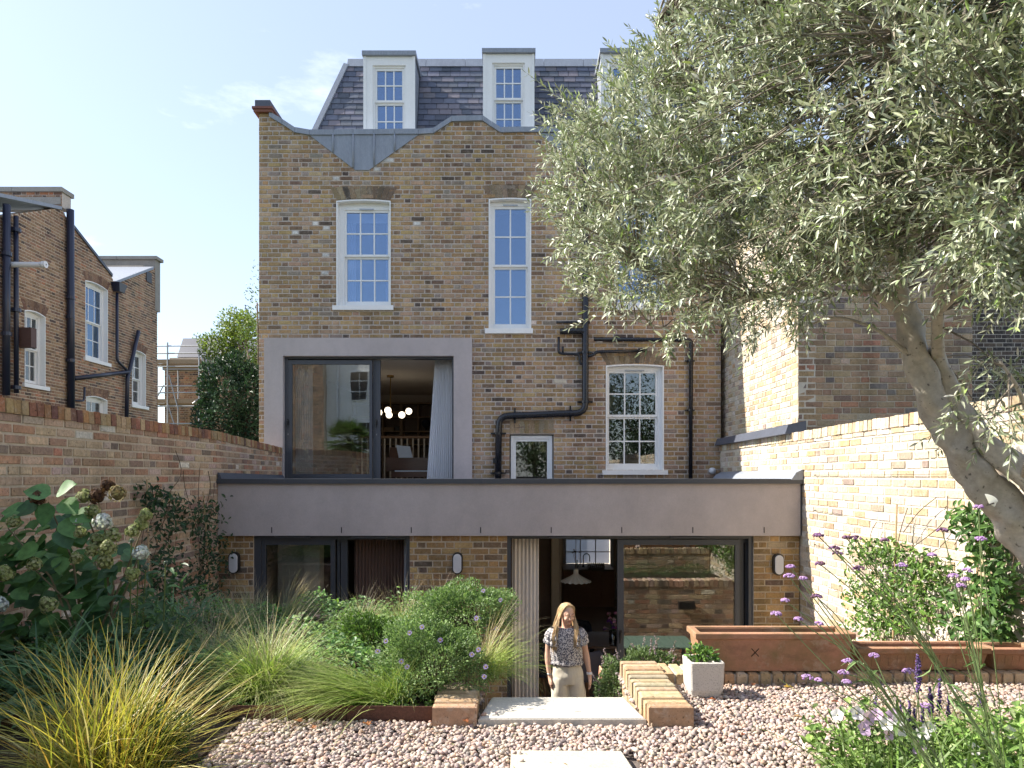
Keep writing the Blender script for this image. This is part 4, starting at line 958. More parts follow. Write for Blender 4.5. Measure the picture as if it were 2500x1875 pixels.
# ================================================================ scaffolded house in the distance
DS = 27.0
sh = thing('distant_house', 'distant brick house with slate mansard behind scaffolding', 'house', (PX(500, DS), DS, -0.2))
fsd = Fr((0, DS, 0), (1, 0, 0), (0, -1, 0))
brick_wall(sh, 'rear_wall', fsd, [[(PX(402, DS), -0.2), (PX(660, DS), -0.2), (PX(660, DS), PZ(905, DS)), (PX(402, DS), PZ(905, DS))]], PAL_LEFT, 'mortar_warm', keep=0, thick=0.3)
bx(sh, 'house_body', 'mortar_warm', PX(404, DS), PX(660, DS), DS + 0.31, DS + 8, -0.2, PZ(870, DS))
bx(sh, 'rendered_band', 'concrete', PX(399, DS), PX(662, DS), DS - 0.08, DS + 0.3, PZ(904, DS), PZ(878, DS))
mb = MB(); a, b, c, d = P(432, 872, DS + 0.8), P(660, 872, DS + 0.8), P(660, 826, DS + 1.6), P(447, 826, DS + 1.6)
mb.add([a, b, c, d, a + Vector((0, 6, 0)), b + Vector((0, 6, 0)), c + Vector((0, 5, 0)), d + Vector((0, 5, 0))], [(0, 1, 2, 3), (4, 7, 6, 5), (0, 3, 7, 4), (3, 2, 6, 7), (1, 5, 6, 2)], (0.10, 0.105, 0.13)); mb.build('mansard_roof', 'slate', sh)
bx(sh, 'dormer_window', 'white_paint', PX(497, DS), PX(516, DS), DS + 0.9, DS + 1.6, PZ(862, DS), PZ(838, DS))
sc = thing('scaffold', 'steel tube scaffold with plank decks in front of the distant house', 'scaffold', (PX(430, 26), 26, -0.2))
DS2 = 25.8
def sp(px, py, d=DS2): return P(px, py, d)
for a, y0, y1, d in ((409, 836, 1080, DS2), (486, 818, 1085, DS2), (435, 905, 1080, DS2 + 1.0), (384, 880, 1060, DS2 + 1.0)): MB().tube([sp(a, y0, d), sp(a, y1, d)], 0.028, 6).build('standard', 'steel', sc)
for y in (845, 863, 895, 943, 959, 992, 1035): MB().tube([sp(375, y), sp(520, y - 1)], 0.026, 6).build('ledger', 'steel', sc)
for (a, b, c, d) in ((412, 915, 435, 1000), (375, 985, 400, 940), (409, 985, 428, 1045), (470, 985, 490, 970)): MB().tube([sp(a, b), sp(c, d)], 0.022, 6).build('brace', 'steel', sc)
for y in (887, 984): 
    for k in range(3): bx(sc, 'deck_board', 'wood_weathered', PX(375, DS2), PX(530, DS2), DS2 + 0.1 + 0.26 * k, DS2 + 0.34 + 0.26 * k, PZ(y + 3, DS2), PZ(y, DS2))
    bx(sc, 'toe_board', 'wood_weathered', PX(375, DS2), PX(500, DS2), DS2 + 0.03, DS2 + 0.07, PZ(y, DS2), PZ(y - 10, DS2))
ld = thing('ladder', 'aluminium ladder leaning against the distant scaffold', 'ladder', sp(500, 900))
for a in (0, 9): MB().tube([sp(478 + a, 818, DS2 - 0.3), sp(506 + a, 925, DS2 - 0.3)], 0.02, 6).build('rail', 'steel', ld)
for k in range(12): q = k / 12; MB().tube([sp(479 + 28 * q, 822 + 107 * q, DS2 - 0.3), sp(488 + 28 * q, 822 + 107 * q, DS2 - 0.3)], 0.012, 5).build('rung', 'steel', ld)
an = thing('antenna', 'thin television aerial on a pole above the green tree', 'antenna', P(605, 815, 26))
MB().tube([P(606, 830, 26), P(605, 756, 26)], 0.03, 6).build('mast', 'black', an)
for y in (745, 752, 759, 766): MB().tube([P(597, y, 26), P(603, y + 2, 26)], 0.012, 5).build('element', 'black', an)
MB().tube([P(599, 744, 26), P(601, 770, 26)], 0.015, 5).build('boom', 'black', an); MB().tube([P(600, 757, 26), P(605, 757, 26)], 0.015, 5).build('arm', 'black', an)

# ================================================================ behind the camera: what the panes mirror
wh = thing('white_house', 'white rendered house mirrored in the upper sliding door', 'house', (-6.6, -13, -0.2))
fw_ = Fr((0, -12.5, 0), (1, 0, 0), (0, 1, 0))
MB().box(-9.6, -4.6, -18, -12.5, -2.3, 9.3).build('wall', 'white_render', wh)
for (x, z) in ((-8.4, 5.2), (-8.0, 2.6), (-6.2, 5.2), (-6.2, 2.6)):
    mb = MB(); mb.box(x, x + 0.95, -12.498, -12.44, z, z + 1.5); w_ = mb.build('window', 'white_paint', wh)
    for i in range(2):
        for j in range(3): bx(w_, 'pane', 'black', x + 0.06 + i * 0.43, x + 0.46 + i * 0.43, -12.438, -12.43, z + 0.06 + j * 0.47, z + 0.48 + j * 0.47)
MB().tube([(-9.0, -12.4, 0), (-9.0, -12.4, 9)], 0.06, 8).build('drainpipe', 'plastic_white', wh); bx(wh, 'roof', 'slate', -9.8, -4.4, -18.2, -12.3, 9.3, 9.7, (0.08, 0.085, 0.1))
bh = thing('brown_house', 'brown brick house mirrored at the left of the upper sliding door', 'house', (-13, -13, -0.2))
brick_wall(bh, 'wall', Fr((-16, -12.0, 0), (1, 0, 0), (0, 1, 0)), [[(0, -2.2), (6.38, -2.2), (6.38, 8.2), (0, 8.2)]], PAL_LEFT, 'mortar_warm', keep=0, thick=4.0)
# ================================================================ rooms: furniture seen through the doors
# --- upstairs living room
UF = 0.85
curtain('curtain', 'sheer white curtain gathered at the right of the upper sliding door', 'curtain_white', (PX(1062, 11.75), 11.75, 0), (PX(1104, 11.75), 11.75, 0), 1.0, 3.34, 12, 0.014, lean=0.55)
curtain('curtain', 'pale blue curtain behind the left pane of the upper sliding door', 'curtain_white', (PX(720, 11.58), 11.58, 0), (PX(764, 11.58), 11.58, 0), 1.0, 3.34, 9, 0.014)
sv = thing('bookcase', 'built-in bookcase across the back wall of the upper living room', 'bookcase', (PX(1000, 17), 17.1, UF))
SD = 16.9
for y in (984, 1018, 1053, 1085, 1120): bx(sv, 'shelf', 'oak_pale', PX(760, SD), PX(1140, SD), SD, HB - 0.01, PZ(y + 1.2, SD), PZ(y - 1.2, SD))
for x in (770, 815, 860, 905, 934, 977, 981, 1020, 1060, 1100, 1138): bx(sv, 'upright', 'oak_pale', PX(x - 1.5, SD), PX(x + 1.5, SD), SD + 0.004, HB - 0.012, UF, PZ(984, SD))
bx(sv, 'back_panel', 'room_dark', PX(760, SD), PX(1140, SD), HB - 0.009, HB - 0.004, UF, PZ(984, SD))
bx(sv, 'box_file', 'oak_pale', PX(930, SD), PX(960, SD), SD + 0.05, SD + 0.3, PZ(1052, SD), PZ(1043, SD)); bx(sv, 'picture', 'black', PX(963, SD), PX(974, SD), SD + 0.1, SD + 0.15, PZ(1052, SD), PZ(1040, SD))
MB().ball(P(1040, 1034, SD + 0.15), 0.11).build('globe', 'navy_fabric', sv, smooth=True); MB().tube([P(1040, 1052, SD + 0.15), P(1040, 1044, SD + 0.15)], 0.02, 8).build('globe_stand', 'black', sv)
for i in range(7): bx(sv, 'book', random.choice(['cupboard', 'navy_fabric', 'oak', 'black']), PX(985 + i * 4, SD), PX(988.4 + i * 4, SD), SD + 0.05, SD + 0.25, PZ(1085, SD) + .02, PZ(1074 - (i % 3), SD))
bl = thing('balustrade', 'oak handrail with pale spindles across the upper room', 'balustrade', (PX(1000, 14.9), 14.9, 1.3)); BD = 14.9
bx(bl, 'handrail', 'oak', PX(880, BD), PX(1120, BD), BD - 0.03, BD + 0.03, PZ(1070, BD), PZ(1064.5, BD))
for i in range(17): bx(bl, 'spindle', 'room_cream', PX(884 + i * 13.8, BD) - 0.016, PX(884 + i * 13.8, BD) + 0.016, BD - 0.016, BD + 0.016, 1.15, PZ(1070, BD) - .001)
bx(bl, 'base_rail', 'room_cream', PX(880, BD), PX(1120, BD), BD - 0.03, BD + 0.03, 1.07, 1.149)
pl = thing('pendant_lamp', 'brass branching pendant with white glass globes in the upper room', 'lamp', P(953, 1010, 13.9)); LD = 13.9
MB().tube([P(953, 918, LD), P(953, 1006, LD)], 0.012, 8).build('rod', 'brass', pl); MB().lathe((PX(953, LD), LD, 3.32), [(0.001, 0.04), (0.07, 0.04), (0.07, 0), (0.001, 0)], 16).build('ceiling_plate', 'brass', pl)
gl_ = [(925, 1007, LD - 0.2), (947, 1002, LD - 0.4), (950, 1013, LD + 0.3), (981, 1013, LD - 0.2), (998, 1004, LD + 0.25)]
for a, b, d in gl_:
    MB().ball(P(a, b, d), 0.068, seg=16, rings=10).build('globe', 'lit_globe', pl, smooth=True); MB().tube([P(953, 1006, LD), P(a, b, d)], 0.008, 6).build('arm', 'brass', pl)
pn = thing('piano', 'brown grand piano with open sheet music in the upper room', 'piano', (PX(985, 13.0), 13.2, UF)); PD = 12.9
xa, xb = PX(941, PD), PX(1052, PD); zt_, zb_ = PZ(1121, PD), PZ(1147, PD)
mb = MB(); mb.prism([Vector((x, PD, z)) for x, z in ((xa, zt_), (xa + .03, zt_ - .08), (xa + .10, zb_), (xb - .10, zb_), (xb - .03, zt_ - .08), (xb, zt_))], (0, 0.06, 0)); mb.build('fallboard', 'piano_wood', pn)
bx(pn, 'case', 'piano_wood', xa, xb, PD + 0.065, PD + 1.3, zb_ - 0.02, zt_ + 0.03); bx(pn, 'key_slip', 'paper', PX(966, PD), xb - .05, PD - 0.10, PD - 0.012, zb_ - 0.035, zb_ - 0.012)
bx(pn, 'key_bed', 'piano_wood', PX(958, PD), xb, PD - 0.12, PD + 0.9, zb_ - 0.14, zb_ - 0.037)
for (x, y) in ((xa + .12, PD + .1), (xb - .12, PD + .1), ((xa + xb) / 2, PD + 1.1)): MB().lathe((x, y, UF), [(0.03, 0), (0.05, 0.1), (0.06, zb_ - 0.15 - UF)], 10).build('leg', 'piano_wood', pn)
MB().hexa([P(950, 1120, PD + .3), P(1005, 1120, PD + .3), P(1005, 1120, PD + .33), P(950, 1120, PD + .33), P(952, 1092, PD + .45), P(1008, 1092, PD + .45), P(1008, 1092, PD + .48), P(952, 1092, PD + .48)]).build('music_desk', 'piano_wood', pn)
sm_ = thing('sheet_music', 'open sheet music book standing on the piano', 'book', P(985, 1120, PD + .25))
for a, b in (((967, 1086), (982, 1088)), ((982, 1088), (1001, 1090))):
    A, B = P(a[0], a[1], PD + .38), P(b[0], b[1], PD + .38); A2, B2 = P(a[0] + 7, 1120, PD + .27), P(b[0] + 7, 1120, PD + .27); k = Vector((0, 0.006, 0))
    MB().hexa([A2, B2, B2 + k, A2 + k, A, B, B + k, A + k]).build('page', 'paper', sm_)
bx(house, 'room_floor', 'floor_wood', XM0 + 0.27, pu(1160) - 0.002, DM + 0.32, HB - 0.003, UF + 0.001, UF + 0.02)
bx(house, 'landing_floor', 'oak_pale', XM0 + 0.28, pu(1160) - 0.003, BD - 0.1, HB - 0.013, 0.872, 1.07)

# --- lower ground floor: kitchen and dining
curtain('curtain', 'full-length cream curtain at the open right sliding door', 'curtain_cream', (eu(1250), DE + 0.36, 0), (eu(1318), DE + 0.36, 0), FL + 0.02, 0.58, 7, 0.017)
curtain('curtain', 'brown pleated curtain behind the open left sliding door', 'curtain_brown', (eu(846), DE + 0.42, 0), (eu(976), DE + 0.42, 0), FL + 0.02, 0.60, 16, 0.03)
curtain('curtain', 'narrow white curtain edge beside the brown one in the left door', 'curtain_white', (eu(976), DE + 0.33, 0), (eu(992), DE + 0.33, 0), FL + 0.02, 0.60, 3, 0.02)
bx(house, 'partition_wall', 'room_wall', eu(1100), eu(1100) + 0.12, DE + 0.3, HB - 0.01, FL + 0.001, 0.617)
bx(house, 'column', 'room_cream', eu(716), eu(756), DE + 0.42, DE + 0.62, FL + 0.001, 0.632); bx(house, 'alcove_wall', 'room_cream', eu(640), eu(716), DE + 0.55, DE + 0.65, FL + 0.001, 0.632)
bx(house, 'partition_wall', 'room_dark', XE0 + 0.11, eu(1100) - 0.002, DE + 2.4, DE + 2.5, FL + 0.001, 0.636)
tvs = thing('television', 'dark flat screen leaning inside the left sliding door', 'television', (eu(800), DE + 2.1, FL)); MB().hexa([(eu(757), DE + 1.5, FL + 1.0), (eu(790), DE + 1.5, FL + 1.0), (eu(790), DE + 1.55, FL + 1.0), (eu(757), DE + 1.55, FL + 1.0), (eu(757), DE + 1.5, FL + 1.42), (eu(790), DE + 1.5, FL + 1.50), (eu(790), DE + 1.55, FL + 1.50), (eu(757), DE + 1.55, FL + 1.42)]).build('screen', 'black', tvs); bx(tvs, 'stand', 'cupboard', eu(757), eu(800), DE + 1.4, DE + 1.8, FL + .001, FL + 0.999)
bx(house, 'column', 'room_cream', PX(1347, 11.3), PX(1366, 11.3), 11.3, 11.55, FL + 0.001, 0.618)
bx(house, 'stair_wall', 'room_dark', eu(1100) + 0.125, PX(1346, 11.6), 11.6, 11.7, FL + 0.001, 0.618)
bx(house, 'kitchen_wall', 'room_wall', PX(1366, 12) - 0.02, PX(1366, 12), 11.56, HB - 0.01, FL + 0.001, 0.616)
# window to the street and its blind
bx(house, 'blind', 'blind', kw[0] + 0.02, kw[1] - 0.02, HB + 0.20, HB + 0.205, kw[2] + 0.02, kw[3])
mb = MB(); rect_frame(mb, kw[0] - 0.06, kw[1] + 0.06, kw[2] - 0.05, kw[3] + 0.05, HB - 0.03, HB - 0.003, 0.08, 0.08, 0.08, 0.06); kwn = mb.build('kitchen_window', 'white_paint', house)
for k in (1, 2): x = kw[0] + (kw[1] - kw[0]) * k / 3; bx(kwn, 'glazing_bar', 'white_paint', x - .012, x + .012, HB + .05, HB + .08, kw[2], kw[3])
for k in (1, 2, 3): z = kw[2] + (kw[3] - kw[2]) * k / 4; bx(kwn, 'glazing_bar', 'white_paint', kw[0], kw[1], HB + .052, HB + .078, z - .012, z + .012)
kc = thing('kitchen_unit', 'dark wooden kitchen unit under the back window', 'kitchen unit', (PX(1430, 16.3), 16.5, FL)); KD = 16.2
zc = PZ(1390, KD)
bx(kc, 'worktop', 'oak_pale', PX(1375, KD), PX(1500, KD), KD - 0.03, HB - 0.04, zc - 0.04, zc)
for i in range(4): bx(kc, 'cupboard_door', 'cupboard', PX(1375 + 31 * i, KD) + .004, PX(1406 + 31 * i, KD) - .004, KD - 0.015, KD - .001, FL + 0.1, zc - 0.05)
bx(kc, 'carcass', 'cupboard', PX(1375, KD), PX(1500, KD), KD, HB - 0.045, FL + .002, zc - 0.041)
tp = thing('tap', 'black arched kitchen tap in front of the bright back window', 'tap', P(1424, 1383, KD + .4)); q = KD + 0.4
b0 = Vector((PX(1424, q), q, zc)); MB().tube([b0, b0 + Z3 * 0.25] + [b0 + Vector((0.075 - 0.075 * math.cos(a), -0.05 * (a / 3.14), 0.25 + 0.08 * math.sin(a))) for a in (0.5, 1, 1.57, 2.1, 2.6, 3.14)] + [b0 + Vector((0.15, -0.05, 0.14))], 0.013, 8).build('spout', 'black', tp)
MB().lathe(b0, [(0.03, 0), (0.03, 0.02), (0.018, 0.06)], 10).build('base', 'black', tp)
dr = thing('dish_rack', 'wooden dish rack on the kitchen worktop', 'dish rack', P(1455, 1385, KD)); c = Vector((PX(1455, KD + .15), KD + .2, zc))
bx(dr, 'tray', 'oak', c.x - .2, c.x + .2, c.y - .13, c.y + .13, c.z + .01, c.z + .03)
for i in range(9): bx(dr, 'slat', 'oak', c.x - .19 + i * .047, c.x - .175 + i * .047, c.y - .12, c.y + .12, c.z + .031, c.z + .12)
vs = thing('vase', 'slim glass vase of dried stems by the kitchen tap', 'vase', P(1408, 1386, KD)); c = Vector((PX(1408, KD + .2), KD + .2, zc))
MB().lathe(c, [(0.03, 0), (0.045, 0.06), (0.02, 0.16), (0.03, 0.2)], 12).build('glass_body', 'glass', vs, smooth=True)
for i in range(7):
    a = U(-.1, .1, 2); e = c + Vector((a[0], a[1], U(.34, .46))); mb = MB().tube([c + Z3 * .02, e], 0.003, 4); mb.ball(e, 0.018, seg=6, rings=4); mb.build('stem', 'cupboard', vs)
pd = thing('pendant_lamp', 'fluted white pendant lamp hanging above the woman', 'lamp', P(1406, 1420, 9.3)); D_ = 9.3; c = Vector((PX(1406, D_), D_, PZ(1425, D_)))
V = []; n = 96
for j, (r_, z_) in enumerate([(0.032, 0.20), (0.036, 0.13), (0.09, 0.095), (0.20, 0.03), (0.205, 0.026), (0.088, 0.085), (0.03, 0.12)]):
    for k in range(n):
        a = 2 * math.pi * k / n; w_ = (0.05 if 2 <= j <= 5 else 0) * math.sin(a * 16); V.append((c.x + r_ * (1 + w_ * .6) * math.cos(a), c.y + r_ * (1 + w_ * .6) * math.sin(a), c.z + z_ + (w_ * .16 if j in (3, 4) else 0)))
MB().add(V, np.array([(j * n + k, j * n + (k + 1) % n, (j + 1) * n + (k + 1) % n, (j + 1) * n + k) for j in range(6) for k in range(n)])).build('shade', 'porcelain', pd, smooth=True)
MB().tube([c + Z3 * .2, Vector((c.x, c.y, 0.635))], 0.004, 6).build('cord', 'brass', pd)
tb = thing('dining_table', 'dark glossy dining table behind the woman', 'table', (eu(1530), DE + 1.7, FL)); tz = FL + .74
bx(tb, 'table_top', 'piano_wood', eu(1450), eu(1720), DE + 1.35, DE + 2.25, tz - .035, tz)
for x in (1465, 1705):
    for y in (DE + 1.42, DE + 2.18): bx(tb, 'leg', 'cupboard', eu(x) - .03, eu(x) + .03, y - .03, y + .03, FL + .001, tz - .036)
def chair(label, x, y, rz, fab):
    t = thing('dining_chair', label, 'chair', (x, y, FL), 'dining chairs'); R_ = Matrix.Rotation(rz, 3, 'Z'); o = Vector((x, y, FL))
    def q(v): return o + R_ @ Vector(v)
    n = 12; V = []                                   # shell back, rounded top, curved round the sitter
    for zz, hw in ((.46, .20), (.55, .225), (.66, .23), (.76, .215), (.82, .17)):
        for k in range(n + 1):
            s = -1 + 2 * k / n; V.append(q((s * hw, -.22 + .10 * s * s - .06 * (zz - .46), zz)))
    for zz, hw in ((.46, .20), (.55, .225), (.66, .23), (.76, .215), (.82, .17)):
        for k in range(n + 1):
            s = -1 + 2 * k / n; V.append(q((s * hw * .94, -.185 + .10 * s * s - .06 * (zz - .46), zz)))
    m_ = (n + 1); N5 = 5 * m_; fs = []
    for j in range(4):
        for k in range(n): a = j * m_ + k; fs += [(a, a + 1, a + m_ + 1, a + m_), (N5 + a, N5 + a + m_, N5 + a + m_ + 1, N5 + a + 1)]
    for k in range(n): a = 4 * m_ + k; fs += [(a, a + 1, N5 + a + 1, N5 + a)]
    for j in range(4):
        for e in (0, n): a = j * m_ + e; fs += [(a, a + m_, N5 + a + m_, N5 + a)]
    MB().add(V, fs).build('backrest', fab, t, smooth=True)
    MB().prism([q(v) for v in [(-.21, -.2, .42), (.21, -.2, .42), (.235, .1, .42), (.2, .22, .42), (-.2, .22, .42), (-.235, .1, .42)]], (0, 0, .05)).build('seat', fab, t)
    for sx in (-1, 1):
        for sy in (-1, 1): MB().tube([q((sx * .15, sy * .14, .42)), q((sx * .22, sy * .22, 0))], [.022, .014], 8).build('leg', 'oak', t)
chair('grey upholstered dining chair with oak legs just behind the woman', eu(1452) + .02, DE + .95, math.radians(-8), 'grey_fabric')
chair('navy dining chair on the far side of the dining table', eu(1462), DE + 2.5, math.radians(180), 'navy_fabric')
chair('navy dining chair half hidden behind the cream curtain', eu(1325) - .05, DE + 1.2, math.radians(75), 'navy_fabric')
fv = thing('flower_vase', 'glass vase of pink and purple flowers on the dining table', 'vase', (eu(1560), DE + 1.5, tz)); c = Vector((PX(1496, DE + 1.45), DE + 1.45, tz))
MB().lathe(c, [(0.04, 0.002), (0.05, 0.01), (0.055, 0.2), (0.048, 0.2), (0.042, 0.015), (0.001, 0.015)], 14).build('glass_body', 'glass', fv, smooth=True)
mb = MB(); pc = [(0.45, 0.12, 0.30), (0.55, 0.25, 0.35), (0.14, 0.04, 0.20), (0.60, 0.42, 0.42)]
for i in range(26):
    a = U(0, 6.28); r_ = U(0.02, .17); e = c + Vector((r_ * math.cos(a), r_ * math.sin(a), U(.24, .5) - r_ * .5)); MB().tube([c + Z3 * .02, c + Vector((0, 0, .2)), e], 0.003, 4, (0.05, 0.10, 0.03)).build('stem', 'leaf', fv)
    if i < 18:
        h = MB(); col = pc[i % 4]
        for k in range(14): th = U(0, 6.28); ph = U(-.2, 1.5); d_ = Vector((math.cos(th) * math.cos(ph), math.sin(th) * math.cos(ph), math.sin(ph))) * .03; h.ball(e + d_ * .6, (.014, .014, .012), col, 5, 4)
        h.build('bloom', 'petal', fv)
# patio table mirrored in the right door
pt = thing('patio_table', 'green slatted metal patio table mirrored in the right sliding door', 'table', (2.1, 6.6, FL))
for i in range(7): bx(pt, 'slat', 'green_paint', 1.55 + i * .15, 1.69 + i * .15, 6.25, 6.95, FL + .70, FL + .725)
for x in (1.6, 2.54):
    for y in (6.32, 6.88): bx(pt, 'leg', 'anthracite', x - .02, x + .02, y - .02, y + .02, FL, FL + .699)
# ================================================================ terrace: slabs, gravel, pots
def slab_thing(name, label, pts, z0, z1, mat):
    mb = MB(); e = 0.008; c = sum((Vector(p) for p in pts), Vector((0, 0))) / 4
    lo = [Vector((p[0], p[1], z0)) for p in pts]; mi = [Vector((p[0], p[1], z1 - e)) for p in pts]
    hi = [Vector((p[0] + (c.x - p[0]) * 0.03, p[1] + (c.y - p[1]) * 0.03, z1)) for p in pts]
    mb.add(lo + mi + hi, [(3, 2, 1, 0), (0, 1, 5, 4), (1, 2, 6, 5), (2, 3, 7, 6), (3, 0, 4, 7), (4, 5, 9, 8), (5, 6, 10, 9), (6, 7, 11, 10), (7, 4, 8, 11), (8, 9, 10, 11)])
    return tag(mb.build(name, mat), label, 'slab')
SLAB = [(-0.180, 3.635), (0.715, 3.635), (0.655, 3.985), (-0.120, 3.985)]
PAVE = [(-0.012, 2.72), (0.585, 2.72), (0.525, 3.255), (-0.005, 3.262)]
slab_thing('stone_step', 'thick pale stone step at the head of the garden stair', SLAB, -0.02, 0.035, 'stone')
slab_thing('paving_slab', 'buff paving slab set in the gravel at the bottom edge', PAVE, -0.03, 0.018, 'stone_warm')

def sphere_tpl(seg=6, rings=5):
    mb = MB().ball((0, 0, 0), 1.0, None, seg, rings)
    return mb.v[0], mb.f
def gravel():
    sp_ = 0.0192; xs = np.arange(-2.5, 3.4, sp_); ys = np.arange(2.75, 4.56, sp_ * 0.9)
    X, Y = np.meshgrid(xs, ys); X = X + (np.arange(len(ys)) % 2)[:, None] * sp_ / 2
    X = X.ravel() + U(-.008, .008, X.size); Y = Y.ravel() + U(-.007, .007, Y.size)
    def inside(q, X, Y, m=0.0):
        x0 = min(p[0] for p in q) - m; x1 = max(p[0] for p in q) + m; y0 = min(p[1] for p in q) - m; y1 = max(p[1] for p in q) + m
        return (X > x0) & (X < x1) & (Y > y0) & (Y < y1)
    k = ~inside(SLAB, X, Y, .006) & ~inside(PAVE, X, Y, .004) & ~((X > .735) & (X < .96) & (Y > 3.6)) & ~((X < -.20) & (X > -.43) & (Y > 3.62)) & ~((X < -.3) & (Y > 3.70)) & ~((X > SX0) & (X < SX1) & (Y > 3.95)) & ~((X > .9) & (Y > 4.35))
    k &= np.abs(X / Y) < 0.80
    k &= ~((X < -1.47 + .0) & (Y < 3.72)) & ~((X > 1.9) & (Y < 2.9))
    X, Y = X[k], Y[k]; n0 = len(X); X = np.concatenate([X, U(.0, .06, 3), U(.48, .52, 1), U(-.17, .0, 2)]); Y = np.concatenate([Y, U(3.12, 3.25, 3), U(3.0, 3.2, 1), U(3.66, 3.7, 2)]); n = len(X)
    a = U(.0085, .0182, n) * np.where(U(0, 1, n) < .04, 1.3, 1); b = a * U(.62, .95, n); c = a * U(.45, .72, n); th = U(0, 6.28, n); tx = rng.normal(0, .35, n); ty = rng.normal(0, .35, n)
    T, Fl = sphere_tpl(); m = len(T)
    S = T[None] * np.stack([a, b, c], 1)[:, None, :]
    S = S * (1 + .13 * np.sin(T[None] * np.array([3.1, 4.3, 2.7]) + U(0, 6.28, (n, 1, 3))))
    # tilt then turn
    y, z = S[..., 1].copy(), S[..., 2].copy(); S[..., 1] = y * np.cos(tx)[:, None] - z * np.sin(tx)[:, None]; S[..., 2] = y * np.sin(tx)[:, None] + z * np.cos(tx)[:, None]
    x, z = S[..., 0].copy(), S[..., 2].copy(); S[..., 0] = x * np.cos(ty)[:, None] + z * np.sin(ty)[:, None]; S[..., 2] = -x * np.sin(ty)[:, None] + z * np.cos(ty)[:, None]
    x, y = S[..., 0].copy(), S[..., 1].copy(); S[..., 0] = x * np.cos(th)[:, None] - y * np.sin(th)[:, None]; S[..., 1] = x * np.sin(th)[:, None] + y * np.cos(th)[:, None]
    S[..., 0] += X[:, None]; S[..., 1] += Y[:, None]; S[..., 2] += (U(-.014, .006, n) + .012 * np.sin(X * 3.1) * np.sin(Y * 4.2 + X) * .6 + np.where(np.arange(n) < n0, 0, np.where(Y > 3.6, .044, .028)))[:, None]
    cols = pal([(.40, .305, .26, 4), (.47, .38, .325, 4), (.32, .26, .24, 3), (.57, .48, .42, 2), (.24, .20, .19, 1.8), (.45, .31, .24, 1.6), (.53, .40, .32, 1.2)], n, .12)
    mb = MB(); mb.v.append(S.reshape(-1, 3)); mb.n = n * m
    for f in Fl:
        mb.f.append((np.arange(n)[:, None, None] * m + f[None]).reshape(-1, f.shape[1])); mb.c.append(np.repeat(cols, len(f), 0))
    o = mb.build('gravel', 'pebble', smooth=True); tag(o, 'pinkish grey rounded pebbles covering the terrace', 'gravel', kind='stuff')
gravel()
def litter():
    n = 900; x = U(-1.4, 2.6, n); y = U(2.9, 4.3, n); k = (np.abs(x / y) < .8) & ~((x > SX0) & (x < .97) & (y > 3.58)); x, y = x[k], y[k]; n = len(x)
    a = U(0, 6.28, n); L_ = U(.012, .045, n); d = np.stack([np.cos(a), np.sin(a), U(-.2, .2, n)], -1) * L_[:, None]; sd = np.stack([-np.sin(a), np.cos(a), np.zeros(n)], -1) * (L_ * .11)[:, None]; p = np.stack([x, y, U(.012, .02, n)], -1)
    V = np.stack([p, p + d * .5 + sd, p + d, p + d * .5 - sd], 1); o = MB().add(V.reshape(-1, 3), np.arange(4 * n).reshape(n, 4), pal([(.20, .12, .06, 3), (.30, .20, .09, 2), (.16, .16, .07, 2), (.10, .06, .04, 2), (.30, .30, .18, 1)], n, .2)).build('leaf_litter', 'tinted')
    tag(o, 'dry olive leaves and twig bits scattered over the pebbles', 'litter', kind='stuff')
litter()

def trough(label, x0, x1, y0, y1, z0, z1, flute=False, mark=None):
    t = thing('terracotta_trough', label, 'planter', ((x0 + x1) / 2, (y0 + y1) / 2, z0), 'terracotta troughs on the low wall')
    tp_, rm, th = 0.02, 0.018, 0.022
    def ring(i, z, o): return [Vector((x0 + i, y0 + i, z)), Vector((x1 - i, y0 + i, z)), Vector((x1 - i, y1 - i, z)), Vector((x0 + i, y1 - i, z))]
    rings = [ring(tp_ + rm, z0, 0), ring(rm, z1 - .045, 0), ring(rm * .7, z1 - .04, 0), ring(0, z1 - .034, 0), ring(0, z1 - .004, 0), ring(.006, z1, 0), ring(rm + th, z1, 0), ring(rm + th + .004, z1 - .01, 0), ring(rm + th + .012, z1 - .09, 0)]
    V = [v for r in rings for v in r]; fs = [(3, 2, 1, 0)]
    for j in range(len(rings) - 1): fs += [(j * 4 + k, j * 4 + (k + 1) % 4, (j + 1) * 4 + (k + 1) % 4, (j + 1) * 4 + k) for k in range(4)]
    MB().add(V, fs).build('body', 'terracotta', t)
    q = rm + th + .012; MB().add([(x0 + q, y0 + q, z1 - .088), (x1 - q, y0 + q, z1 - .088), (x1 - q, y1 - q, z1 - .088), (x0 + q, y1 - q, z1 - .088)], [(0, 1, 2, 3)]).build('compost', 'soil', t)
    if flute:
        n = int((x1 - x0) / .06)
        for i in range(n): x = x0 + .05 + (x1 - x0 - .1) * i / n; MB().tube([(x, y0 + tp_ + rm - .001, z0 + .02), (x, y0 + rm + .001, z1 - .05)], .004, 5).build('flute', 'terracotta', t)
    if mark:
        cx, cz = mark
        def fy(z): return y0 + rm + tp_ * (1 - (z - z0) / (z1 - .045 - z0)) - .0015
        for s in (-1, 1): MB().bar((cx - .024, fy(cz + .026 * s), cz + .026 * s), (cx + .024, fy(cz - .026 * s), cz - .026 * s), .0035, .004).build('scratched_mark', 'soil', t)
trough('large plain terracotta trough behind the speckled cube pot', 1.17, 2.19, 4.345, 4.575, .072, .322, mark=(PX(1845, 4.36), PZ(1594, 4.36)))
trough('lower fluted terracotta trough below the wall climber', 2.215, 3.07, 4.37, 4.57, .072, .222, True)
trough('terracotta trough at the right picture edge against the wall', 3.085, 3.42, 4.38, 4.57, .072, .215, True)

